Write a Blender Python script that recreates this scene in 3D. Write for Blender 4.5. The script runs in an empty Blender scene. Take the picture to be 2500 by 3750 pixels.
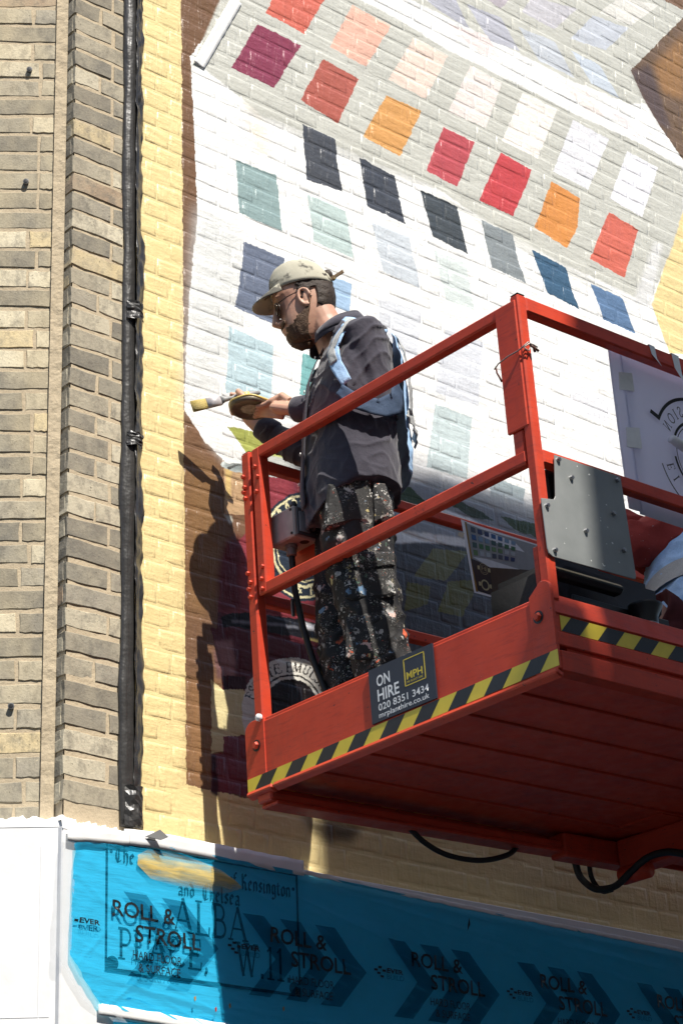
import bpy, bmesh, math, random
import numpy as np
from mathutils import Vector, Matrix, noise
random.seed(7)
scn = bpy.context.scene
# ---------------------------------------------------------------- camera, sky, sun, exposure
cd = bpy.data.cameras.new('camera'); cam = bpy.data.objects.new('camera', cd); scn.collection.objects.link(cam)
cam.matrix_world = Matrix(((0.763458, -0.242407, -0.598641, -4.067670), (-0.644777, -0.339670, -0.684754, -5.447775), (-0.037351, 0.908770, -0.415622, 1.650000), (0, 0, 0, 1)))
cd.sensor_fit = 'VERTICAL'; cd.sensor_height = 36; cd.lens = 76.097; cd.clip_start = .1; cd.clip_end = 2000
scn.camera = cam
SUN = Vector((-.2, -1, 1.47)).normalized()                   # towards the sun
w = bpy.data.worlds.new('World'); scn.world = w; w.use_nodes = True
nt = w.node_tree; bg = nt.nodes['Background']; sk = nt.nodes.new('ShaderNodeTexSky'); sk.sky_type = 'NISHITA'; sk.sun_disc = False
sk.sun_elevation = math.asin(SUN.z); sk.sun_rotation = math.atan2(SUN.x, SUN.y); sk.air_density = 1.0; sk.dust_density = 1.0
nt.links.new(sk.outputs[0], bg.inputs[0]); bg.inputs[1].default_value = .1
ld = bpy.data.lights.new('sun', 'SUN'); ld.energy = 4.4; ld.angle = math.radians(.5); ld.color = (1, .95, .87)
sl = bpy.data.objects.new('sun', ld); scn.collection.objects.link(sl); sl.rotation_euler = SUN.to_track_quat('Z', 'Y').to_euler(); sl.location = (-3, -15, 22)
vs = scn.view_settings; vs.view_transform = 'Standard'; vs.look = 'None'; vs.exposure = .70; vs.gamma = 1; vs.use_curve_mapping = False
scn.cycles.max_bounces = 8; scn.cycles.transparent_max_bounces = 12
# ---------------------------------------------------------------- helpers
COL = scn.collection
def lin(c): return tuple(((x/255)/12.92 if x/255 <= .04045 else ((x/255+.055)/1.055)**2.4) for x in c)
def thing(name, label, cat, loc=(0, 0, 0), rot=(0, 0, 0), group=None):
    o = bpy.data.objects.new(name, None); COL.objects.link(o); o.location = loc; o.rotation_euler = rot; o.empty_display_size = .1
    o['label'] = label; o['category'] = cat
    if group: o['group'] = group
    return o
def tag(o, label, cat, group=None):
    o['label'] = label; o['category'] = cat
    if group: o['group'] = group
    return o
def link(name, me, mat, parent=None, loc=None):
    o = bpy.data.objects.new(name, me); COL.objects.link(o)
    if mat is not None and not me.materials: me.materials.append(mat)
    if parent: o.parent = parent
    if loc is not None: o.location = loc
    return o
class MB:
    def __init__(s): s.v = []; s.f = []
    def add(s, v, f):
        n = len(s.v); s.v += [tuple(p) for p in v]; s.f += [tuple(i+n for i in q) for q in f]; return s
    def box(s, a, b):
        x0, y0, z0 = [min(a[i], b[i]) for i in range(3)]; x1, y1, z1 = [max(a[i], b[i]) for i in range(3)]
        return s.add([(x0,y0,z0),(x1,y0,z0),(x1,y1,z0),(x0,y1,z0),(x0,y0,z1),(x1,y0,z1),(x1,y1,z1),(x0,y1,z1)],
                     [(0,3,2,1),(4,5,6,7),(0,1,5,4),(1,2,6,5),(2,3,7,6),(3,0,4,7)])
    def bar(s, p0, p1, w, h, up=(0, 0, 1)):
        p0, p1, up = Vector(p0), Vector(p1), Vector(up); d = (p1-p0).normalized(); up = Vector((1, 0, 0)) if abs(d.dot(up)) > .95 else up; sd = d.cross(up).normalized(); u = sd.cross(d)
        v = [p+sd*a*w/2+u*b*h/2 for p in (p0, p1) for a, b in ((-1,-1),(1,-1),(1,1),(-1,1))]
        return s.add(v, [(0,1,2,3),(4,7,6,5),(0,4,5,1),(1,5,6,2),(2,6,7,3),(3,7,4,0)])
    def prism(s, pts, ext):
        n = len(pts); e = Vector(ext); v = [Vector(p) for p in pts]; v += [p+e for p in v]
        nm = sum(((v[(i+1) % n]-v[0]).cross(v[(i+2) % n]-v[0]) for i in range(n)), Vector())
        fl = nm.dot(e) > 0
        f = [tuple(range(n)), tuple(range(2*n-1, n-1, -1))] + [(i, i+n, (i+1) % n+n, (i+1) % n) for i in range(n)]
        if fl: f = [tuple(reversed(q)) for q in f]
        return s.add(v, f)
    def tube(s, pts, r, n=10, ref=None, cap=True, closed=False):
        P = [Vector(p) for p in pts]; m = len(P); R = r if isinstance(r, (list, tuple)) else [r]*m
        rings = []; prev = None
        for i in range(m):
            if closed: d = P[(i+1) % m]-P[i-1]
            else: d = P[min(i+1, m-1)]-P[max(i-1, 0)]
            d.normalize()
            if ref is not None: a = Vector(ref)
            elif prev is None: a = Vector((0, 0, 1)) if abs(d.z) < .9 else Vector((1, 0, 0))
            else: a = prev
            a = (a-d*a.dot(d)).normalized(); b = d.cross(a); prev = a
            ra, rb = R[i] if isinstance(R[i], (tuple, list)) else (R[i], R[i])
            rings.append([P[i]+a*ra*math.cos(2*math.pi*k/n)+b*rb*math.sin(2*math.pi*k/n) for k in range(n)])
        v = [q for g in rings for q in g]; f = []
        for i in range(m if closed else m-1):
            for k in range(n): f.append((i*n+k, i*n+(k+1) % n, ((i+1) % m)*n+(k+1) % n, ((i+1) % m)*n+k))
        if cap and not closed: f += [tuple(range(n-1, -1, -1)), tuple(range((m-1)*n, m*n))]
        return s.add(v, f)
    def ball(s, c, r, n=12, m=8, M=None):
        rr = r if isinstance(r, (tuple, list)) else (r, r, r); v = [Vector((0, 0, -rr[2]))]; f = []
        for j in range(1, m):
            t = math.pi*j/m-math.pi/2
            for k in range(n):
                a = 2*math.pi*k/n; v.append(Vector((rr[0]*math.cos(t)*math.cos(a), rr[1]*math.cos(t)*math.sin(a), rr[2]*math.sin(t))))
        v.append(Vector((0, 0, rr[2])))
        for k in range(n): f.append((0, 1+(k+1) % n, 1+k)); f.append((len(v)-1, 1+(m-2)*n+k, 1+(m-2)*n+(k+1) % n))
        for j in range(m-2):
            for k in range(n): f.append((1+j*n+k, 1+j*n+(k+1) % n, 1+(j+1)*n+(k+1) % n, 1+(j+1)*n+k))
        if M is not None: v = [M @ q for q in v]
        return s.add([q+Vector(c) for q in v], f)
    def lathe(s, prof, c=(0, 0, 0), M=None, n=28):
        v = []; f = []
        for (r, z) in prof:
            for k in range(n):
                a = 2*math.pi*k/n; p = Vector((r*math.cos(a), r*math.sin(a), z)); v.append((M @ p if M else p)+Vector(c))
        for i in range(len(prof)-1):
            for k in range(n): f.append((i*n+k, i*n+(k+1) % n, (i+1)*n+(k+1) % n, (i+1)*n+k))
        f += [tuple(range(n-1, -1, -1)), tuple(range((len(prof)-1)*n, len(prof)*n))]
        return s.add(v, f)
    def loft(s, rings, cap=True):
        n = len(rings[0]); m = len(rings); v = [q for g in rings for q in g]; f = []
        for i in range(m-1):
            for k in range(n): f.append((i*n+k, i*n+(k+1) % n, (i+1)*n+(k+1) % n, (i+1)*n+k))
        if cap: f += [tuple(range(n-1, -1, -1)), tuple(range((m-1)*n, m*n))]
        return s.add(v, f)
    def mesh(s, name, bevel=0, smooth=False, seg=1):
        me = bpy.data.meshes.new(name); me.from_pydata(s.v, [], s.f)
        bm = bmesh.new(); bm.from_mesh(me)
        bmesh.ops.recalc_face_normals(bm, faces=bm.faces)
        if bevel:
            es = [e for e in bm.edges if len(e.link_faces) == 2 and e.calc_face_angle(0) > .5]
            bmesh.ops.bevel(bm, geom=es, offset=bevel, segments=seg, affect='EDGES', clamp_overlap=True)
        bm.to_mesh(me); bm.free()
        if smooth: me.polygons.foreach_set('use_smooth', [True]*len(me.polygons))
        return me
    def build(s, name, mat, parent=None, bevel=0, smooth=False, seg=1): return link(name, s.mesh(name, bevel, smooth, seg), mat, parent)
def remesh(mb, name, voxel, mat, parent, it=4, disp=None, sub=None):
    o = link(name, mb.mesh(name), mat); m = o.modifiers.new('r', 'REMESH'); m.mode = 'VOXEL'; m.voxel_size = voxel
    if it: k = o.modifiers.new('s', 'SMOOTH'); k.iterations = it; k.factor = .5
    me = bpy.data.meshes.new_from_object(o.evaluated_get(bpy.context.evaluated_depsgraph_get())); me.name = name
    bpy.data.objects.remove(o)
    if disp:
        n = len(me.vertices); co = np.empty(n*3, np.float32); no = np.empty(n*3, np.float32)
        me.vertices.foreach_get('co', co); me.vertices.foreach_get('normal', no); co = co.reshape(-1, 3); no = no.reshape(-1, 3)
        d = np.array([disp(Vector(p), Vector(q)) for p, q in zip(co.tolist(), no.tolist())], np.float32)
        me.vertices.foreach_set('co', (co+no*d[:, None]).ravel())
    me.polygons.foreach_set('use_smooth', [True]*len(me.polygons)); me.update()
    if not me.materials: me.materials.append(mat)
    o = link(name, me, mat, parent); return o
# ---------------------------------------------------------------- materials
class NT:
    def __init__(s, name):
        s.m = bpy.data.materials.new(name); s.m.use_nodes = True; s.t = s.m.node_tree; s.b = s.t.nodes['Principled BSDF']; s.tc = None
    def n(s, typ, **kw):
        x = s.t.nodes.new('ShaderNode'+typ)
        for k, v in kw.items():
            if k.startswith('i_'): x.inputs[int(k[2:]) if k[2:].isdigit() else k[2:].replace('_', ' ')].default_value = v
            else: setattr(x, k, v)
        return x
    def l(s, a, b): s.t.links.new(a, b)
    def pos(s, world=False, scale=(1, 1, 1), rot=(0, 0, 0)):
        src = s.n('NewGeometry').outputs['Position'] if world else s.n('TexCoord').outputs['Object']
        mp = s.n('Mapping'); mp.inputs['Scale'].default_value = scale; mp.inputs['Rotation'].default_value = rot; s.l(src, mp.inputs[0]); return mp.outputs[0]
    def noise(s, vec, scale, detail=4, rough=.6):
        x = s.n('TexNoise'); x.inputs['Scale'].default_value = scale; x.inputs['Detail'].default_value = detail; x.inputs['Roughness'].default_value = rough; s.l(vec, x.inputs['Vector']); return x.outputs['Fac']
    def ramp(s, fac, stops, interp='LINEAR'):
        x = s.n('ValToRGB'); e = x.color_ramp; e.interpolation = interp
        while len(e.elements) < len(stops): e.elements.new(.5)
        for q, (p, c) in zip(e.elements, stops): q.position = p; q.color = (*c, 1) if len(c) == 3 else c
        s.l(fac, x.inputs[0]); return x.outputs[0]
    def mix(s, fac, a, b, mode='MIX'):
        x = s.n('Mix', data_type='RGBA', blend_type=mode)
        for v, i in ((fac, 0), (a, 6), (b, 7)):
            if hasattr(v, 'is_linked') or hasattr(v, 'node'): s.l(v, x.inputs[i])
            else: x.inputs[i].default_value = v if not isinstance(v, tuple) or len(v) == 4 else (*v, 1)
        return x.outputs[2]
    def bump(s, h, strength, dist=.004):
        x = s.n('Bump'); x.inputs['Strength'].default_value = strength; x.inputs['Distance'].default_value = dist; s.l(h, x.inputs['Height']); s.l(x.outputs[0], s.b.inputs['Normal'])
    def done(s, col=None, rough=.6, spec=.4, metal=0):
        if col is not None:
            if isinstance(col, tuple): s.b.inputs['Base Color'].default_value = (*col[:3], 1)
            else: s.l(col, s.b.inputs['Base Color'])
        if isinstance(rough, (int, float)): s.b.inputs['Roughness'].default_value = rough
        else: s.l(rough, s.b.inputs['Roughness'])
        s.b.inputs['Specular IOR Level'].default_value = spec; s.b.inputs['Metallic'].default_value = metal; return s.m
def simple(name, col, rough=.6, spec=.4, metal=0, var=.15, scale=25, bump=.15, bd=.002):
    k = NT(name); p = k.pos(); a = k.noise(p, scale); b = k.noise(p, scale*.22, 2)
    c = k.mix(k.ramp(a, [(.3, (0, 0, 0)), (.75, (1, 1, 1))]), tuple(x*(1-var) for x in col), tuple(min(1, x*(1+var)) for x in col))
    c = k.mix(k.ramp(b, [(.35, (0, 0, 0)), (.8, (.35, .35, .35))]), c, tuple(x*(1-var*1.6) for x in col))
    if bump: k.bump(a, bump, bd)
    return k.done(c, rough, spec, metal)
S1 = lambda c: tuple(x*.78 for x in lin(c))
def red_mat(name):
    k = NT(name); p = k.pos(); g = k.pos(True)
    base = k.mix(k.ramp(k.noise(g, 6, 5), [(.3, (0, 0, 0)), (.7, (1, 1, 1))]), (.55, .050, .022), (.67, .070, .029))
    fade = k.mix(k.ramp(k.noise(k.pos(True, (1, 1, 9)), 9, 6, .75), [(.5, (0, 0, 0)), (.72, (.65, .65, .65))]), base, (.34, .035, .025))
    sc = k.ramp(k.noise(k.pos(True, (40, 40, 160), (.3, .5, .2)), 1, 3, .7), [(.72, (0, 0, 0)), (.74, (.7, .7, .7))])
    c = k.mix(sc, fade, (.62, .16, .12))
    chip = k.ramp(k.noise(g, 42, 3, .7), [(.70, (0, 0, 0)), (.72, (1, 1, 1))])
    c = k.mix(chip, c, (.045, .03, .028))
    drt = k.ramp(k.noise(k.pos(True, (1.2, 1.2, .5)), 3.2, 6, .75), [(.52, (0, 0, 0)), (.8, (.6, .6, .6))]); c = k.mix(drt, c, (.20, .05, .035)); c = k.mix(k.ramp(k.noise(k.pos(True, (1, 1, 1)), 13, 5, .8), [(.64, (0, 0, 0)), (.68, (.75, .75, .75))]), c, (.27, .035, .022))
    k.bump(k.noise(g, 60, 3), .12, .002)
    return k.done(c, k.ramp(k.noise(g, 20), [(.3, (.36, .36, .36)), (.7, (.58, .58, .58))]), .32)
RED = red_mat('red_lift_paint')
BLK = simple('black_plastic', (.014, .014, .015), .42, .5)
RUB = simple('black_rubber_hose', (.02, .02, .02), .6)
GREYM = simple('grey_powder_coat', (.155, .175, .168), .42, .5, var=.12, scale=7, bump=.05)
k = NT('grey_plate_paint'); g = k.pos(True)
c = k.mix(k.ramp(k.noise(g, 5, 5), [(.3, (0, 0, 0)), (.7, (1, 1, 1))]), (.20, .212, .208), (.275, .285, .28))
c = k.mix(k.ramp(k.noise(g, 75, 1), [(.765, (0, 0, 0)), (.775, (1, 1, 1))]), c, (.75, .75, .72)); c = k.mix(k.ramp(k.noise(g, 24, 4, .8), [(.735, (0, 0, 0)), (.75, (.9, .9, .9))]), c, (.5, .08, .05))
PLATE = k.done(c, .4, .5)
STEEL = simple('zinc_steel', (.42, .42, .43), .35, .5, 1, .2, 40)
YEL = simple('yellow_tape', (.78, .60, .055), .45, .5, var=.08, scale=14, bump=.1)
BTP = simple('black_tape', (.016, .017, .02), .42, .5, var=.3, scale=18)
NAVY = simple('navy_sign_face', (.022, .028, .045), .4, .5, var=.15, bump=.02)
WHT = simple('white_lettering', (.86, .86, .86), .5, var=.03, bump=0)
YLT = simple('yellow_lettering', (.75, .58, .07), .5, var=.03, bump=0)
# ---------------------------------------------------------------- text and strokes
def text(name, s, o, xd, yd, wd, ht, mat, parent, off=0., th=.0006):
    cu = bpy.data.curves.new('t', 'FONT'); cu.body = s; cu.size = 1; cu.offset = off; cu.resolution_u = 3
    t = bpy.data.objects.new('t', cu); COL.objects.link(t); bpy.context.view_layer.update()
    me = bpy.data.meshes.new_from_object(t.evaluated_get(bpy.context.evaluated_depsgraph_get())); bpy.data.objects.remove(t)
    n = len(me.vertices); co = np.empty(n*3); me.vertices.foreach_get('co', co); co = co.reshape(-1, 3); lo, hi = co.min(0), co.max(0)
    co = (co-lo)/np.maximum(hi-lo, 1e-6); xd, yd, o = np.array(xd), np.array(yd), np.array(o); nz = np.cross(xd, yd)
    q = o+co[:, :1]*xd*wd+co[:, 1:2]*yd*ht+nz*th
    me.vertices.foreach_set('co', q.ravel()); me.materials.clear(); me.update(); return link(name, me, mat, parent)
def arc(cx, cy, rx, ry, a0, a1, n=9):
    return [(cx + rx*math.cos(math.radians(a0 + (a1-a0)*i/n)), cy + ry*math.sin(math.radians(a0 + (a1-a0)*i/n))) for i in range(n+1)]
def sf(a, b, y): return ([(a, y), (b, y)], .45)
# serif capitals: width, strokes (points, weight)
SERIF = {
 'A': (.84, [([(.03, 0), (.38, 1)], .5), ([(.38, 1), (.74, 0)], 1), ([(.16, .34), (.6, .34)], .45), sf(-.07, .15, 0), sf(.6, .86, 0)]),
 'L': (.66, [([(.15, 0), (.15, 1)], 1), ([(.02, 0), (.62, 0)], .5), ([(.62, -.02), (.64, .24)], .5), sf(.02, .3, 1)]),
 'B': (.72, [([(.15, 0), (.15, 1)], 1), ([(.03, 1), (.34, 1)] + arc(.34, .76, .22, .24, 90, -90) + [(.15, .52)], .65), ([(.15, .53), (.36, .53)] + arc(.36, .265, .26, .265, 90, -90) + [(.03, 0)], .7)]),
 'P': (.62, [([(.15, 0), (.15, 1)], 1), ([(.03, 1), (.34, 1)] + arc(.34, .73, .24, .27, 90, -90) + [(.15, .46)], .65), sf(.02, .32, 0)]),
 'C': (.8, [(arc(.46, .5, .4, .5, 48, 312, 14), .75), ([(.74, .98), (.74, .68)], .5)]),
 'E': (.7, [([(.15, 0), (.15, 1)], 1), ([(.03, 1), (.6, 1)], .5), ([(.6, 1.02), (.62, .78)], .5), ([(.15, .52), (.48, .52)], .5), ([(.48, .62), (.48, .42)], .4), ([(.03, 0), (.64, 0)], .5), ([(.64, -.02), (.67, .24)], .5)]),
 'W': (1.1, [([(.08, 1), (.34, 0)], 1), ([(.34, 0), (.56, 1)], .5), ([(.5, 1), (.76, 0)], 1), ([(.76, 0), (1.0, 1)], .5), sf(-.04, .2, 1), sf(.38, .66, 1), sf(.88, 1.1, 1)]),
 '1': (.42, [([(.2, 0), (.2, 1)], 1), sf(.03, .38, 0), ([(.22, 1), (.05, .86)], .5)]),
 ',': (.26, [([(.1, .08), (.13, 0), (.05, -.16)], .9)]), '.': (.24, [([(.1, 0), (.1, .1)], 1.1)]),
 'S': (.58, [([(.5, .8), (.46, .95), (.28, 1), (.12, .92), (.08, .76), (.2, .6), (.4, .46), (.52, .3), (.48, .1), (.3, 0), (.12, .05), (.06, .24)], .8)]),
 'T': (.7, [([(.35, 0), (.35, 1)], 1), ([(.02, 1), (.68, 1)], .5), ([(.03, 1), (.02, .78)], .5), ([(.67, 1), (.68, .78)], .5), sf(.2, .5, 0)]),
 'M': (.95, [([(.12, 0), (.14, 1)], .5), ([(.14, 1), (.45, 0)], 1), ([(.45, 0), (.78, 1)], .5), ([(.78, 1), (.8, 0)], 1), sf(0, .24, 0), sf(.66, .94, 0)]),
 'U': (.78, [([(.14, 1), (.14, .3)] + arc(.38, .28, .24, .28, 180, 360) + [(.62, 1)], .75), sf(0, .28, 1), sf(.5, .76, 1)]),
 'I': (.34, [([(.16, 0), (.16, 1)], 1), sf(.02, .3, 0), sf(.02, .3, 1)]),
 'O': (.86, [(arc(.42, .5, .38, .5, 0, 360, 18), .8)]),
 'N': (.82, [([(.12, 0), (.12, 1)], .5), ([(.12, 1), (.66, 0)], 1), ([(.66, 0), (.66, 1)], .5), sf(0, .24, 0), sf(.54, .8, 1)]),
 '&': (.8, [([(.72, 0), (.24, .66), (.22, .88), (.36, 1), (.48, .88), (.44, .7), (.14, .36), (.1, .14), (.26, 0), (.46, .06), (.68, .44)], .75)]),
 ' ': (.4, []),
}
# broad-nib gothic letters
GOTHIC = {
 'n': (.52, [[(.1, .6), (.1, 0)], [(.1, .5), (.25, .62), (.4, .5), (.4, .02)]]),
 'h': (.52, [[(.1, 1), (.1, 0)], [(.1, .48), (.25, .62), (.4, .5), (.4, .05), (.32, -.12)]]),
 'e': (.5, [[(.38, .1), (.25, 0), (.1, .12), (.1, .5), (.25, .62), (.4, .45), (.12, .3)]]),
 'o': (.52, [[(.25, 0), (.1, .12), (.1, .5), (.25, .62), (.42, .5), (.42, .12), (.25, 0)]]),
 'f': (.42, [[(.15, 0), (.15, .85), (.3, 1), (.42, .9)], [(.02, .6), (.34, .6)]]),
 's': (.48, [[(.4, .52), (.24, .62), (.1, .48), (.38, .2), (.25, 0), (.06, .1)]]),
 'i': (.28, [[(.1, .62), (.1, .06), (.2, 0)], [(.08, .8), (.15, .84)]]),
 'g': (.54, [[(.42, .6), (.14, .6), (.1, .15), (.25, .02), (.42, .15)], [(.42, .62), (.42, -.2), (.25, -.3), (.08, -.2)]]),
 't': (.4, [[(.15, .8), (.15, .1), (.28, 0), (.36, .08)], [(.02, .6), (.34, .6)]]),
 'a': (.54, [[(.1, .55), (.3, .6), (.4, .5), (.4, .05), (.48, 0)], [(.38, .3), (.15, .28), (.1, .1), (.22, 0), (.38, .12)]]),
 'd': (.54, [[(.05, .95), (.3, .75), (.42, .45), (.4, .1), (.25, 0), (.1, .12), (.1, .48), (.25, .6), (.42, .45)]]),
 'l': (.28, [[(.1, 1), (.1, .05), (.2, 0)]]),
 'T': (.72, [[(0, .88), (.2, 1), (.45, .88), (.65, 1)], [(.3, .9), (.12, .6), (.12, .25), (.3, 0), (.58, .12)], [(.36, .92), (.36, .12)]]),
 'K': (.66, [[(.12, 1), (.14, 0)], [(.14, .5), (.42, .98), (.54, .86)], [(.14, .52), (.42, .42), (.46, .05), (.58, 0)]]),
 'C': (.68, [[(.58, .85), (.35, 1), (.1, .75), (.1, .25), (.3, 0), (.58, .12)], [(.34, .95), (.34, .08)]]),
 ' ': (.3, []),
}
def stroke_quads(pts, wt):                                   # constant-width stroke as quads
    out = []
    for (x0, y0), (x1, y1) in zip(pts, pts[1:]):
        L = math.hypot(x1-x0, y1-y0) or 1; nx, ny = -(y1-y0)/L*wt/2, (x1-x0)/L*wt/2; ex, ey = (x1-x0)/L*wt*.2, (y1-y0)/L*wt*.2
        out.append([(x0+nx-ex, y0+ny-ey), (x0-nx-ex, y0-ny-ey), (x1-nx+ex, y1-ny+ey), (x1+nx+ex, y1+ny+ey)])
    return out
def nib_quads(pts, wt=.13):
    out = []; n = (wt*.64, wt*.5); b = .02
    for (x0, y0), (x1, y1) in zip(pts, pts[1:]):
        out.append([(x0-n[0], y0-n[1]), (x1-n[0], y1-n[1]), (x1+n[0], y1+n[1]), (x0+n[0], y0+n[1])])
        L = math.hypot(x1-x0, y1-y0) or 1; nx, ny = -(y1-y0)/L*b, (x1-x0)/L*b
        out.append([(x0+nx, y0+ny), (x0-nx, y0-ny), (x1-nx, y1-ny), (x1+nx, y1+ny)])
    return out
def line_quads(s, gothic=False, weight=.13):
    x = 0; out = []
    for ch in s:
        w, st = (GOTHIC if gothic else SERIF)[ch]
        for q in st:
            for k in (nib_quads(q) if gothic else stroke_quads(q[0], q[1]*weight)): out.append([(a+x, b) for a, b in k])
        x += w + (.06 if gothic else .1)
    return out, x

def strokes(name, s, o, xd, yd, wd, ht, mat, parent, gothic=False, weight=.13, tilt=0):
    q, W = line_quads(s, gothic, weight); xd, yd, o = Vector(xd), Vector(yd), Vector(o); n = xd.cross(yd); mb = MB(); i = 0
    for poly in q:
        i += 1; mb.add([o+xd*(a/W*wd)+yd*(b*ht)+n*(.0003+.00001*(i % 9)) for a, b in poly], [(0, 1, 2, 3)])
    me = bpy.data.meshes.new(name); me.from_pydata(mb.v, [], mb.f); me.update(); return link(name, me, mat, parent)
# ---------------------------------------------------------------- setting: street and the house opposite that shades the right half
k = NT('street_asphalt'); g = k.pos(True)
c = k.mix(k.noise(g, 3, 6), (.035, .034, .033), (.075, .072, .068)); c = k.mix(k.ramp(k.noise(g, 180, 2), [(.55, (0, 0, 0)), (.7, (.5, .5, .5))]), c, (.12, .115, .11)); k.bump(k.noise(g, 150, 2), .4, .004)
ASP = k.done(c, .85, .3)
st = MB().add([(-300, -300, 0), (300, -300, 0), (300, 300, 0), (-300, 300, 0)], [(0, 1, 2, 3)]).build('street', ASP); st['kind'] = 'structure'
PAV = simple('pavement_concrete', (.2, .19, .175), .8, .3, var=.2, scale=9)
pv = thing('pavement', 'grey concrete pavement along the foot of the mural wall', 'pavement'); pv['kind'] = 'structure'
for i in range(14): MB().box((-4+i*.62, -1.25, .004), (-4+i*.62+.612, -.1, .12)).build('paving_slab', PAV, pv, .006)
MB().box((-4, -1.42, .004), (4.68, -1.256, .125)).build('kerb', PAV, pv, .012)
HB = simple('house_render', (.62, .60, .56), .85, .3, var=.1, scale=6); HG = simple('window_glass', (.02, .025, .03), .08, .6, var=.05, bump=0); HW = simple('white_sill', (.6, .58, .54), .6)  # house render kept pale so it bounces light into the shaded side
ho = thing('rendered_house', 'tall pale rendered house across the street whose shade falls on the lift', 'house', (0, 0, 0))
MB().box((-.96, -16, .01), (14, -7.4, 15.9)).build('wall', HB, ho); MB().box((-1.0, -16.04, 15.9), (14.04, -7.36, 16.08)).build('roof', HW, ho)
MB().box((-18, -16, .01), (-1.06, -7.55, 12.4)).build('wall', HB, ho); MB().box((-18.04, -16.04, 12.4), (-1.02, -7.5, 12.56)).build('roof', HW, ho)  # unseen lower wing, added to keep the ground below the lift in shade
for fl in range(5):
    for i in range(6):
        x = .1+i*2.3; z = 1.1+fl*2.95
        f = MB().box((x, -7.395, z), (x+1.1, -7.33, z+1.8)).build('window', HW, ho); MB().box((x+.08, -7.329, z+.08), (x+1.02, -7.32, z+1.72)).build('pane', HG, f)
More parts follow.
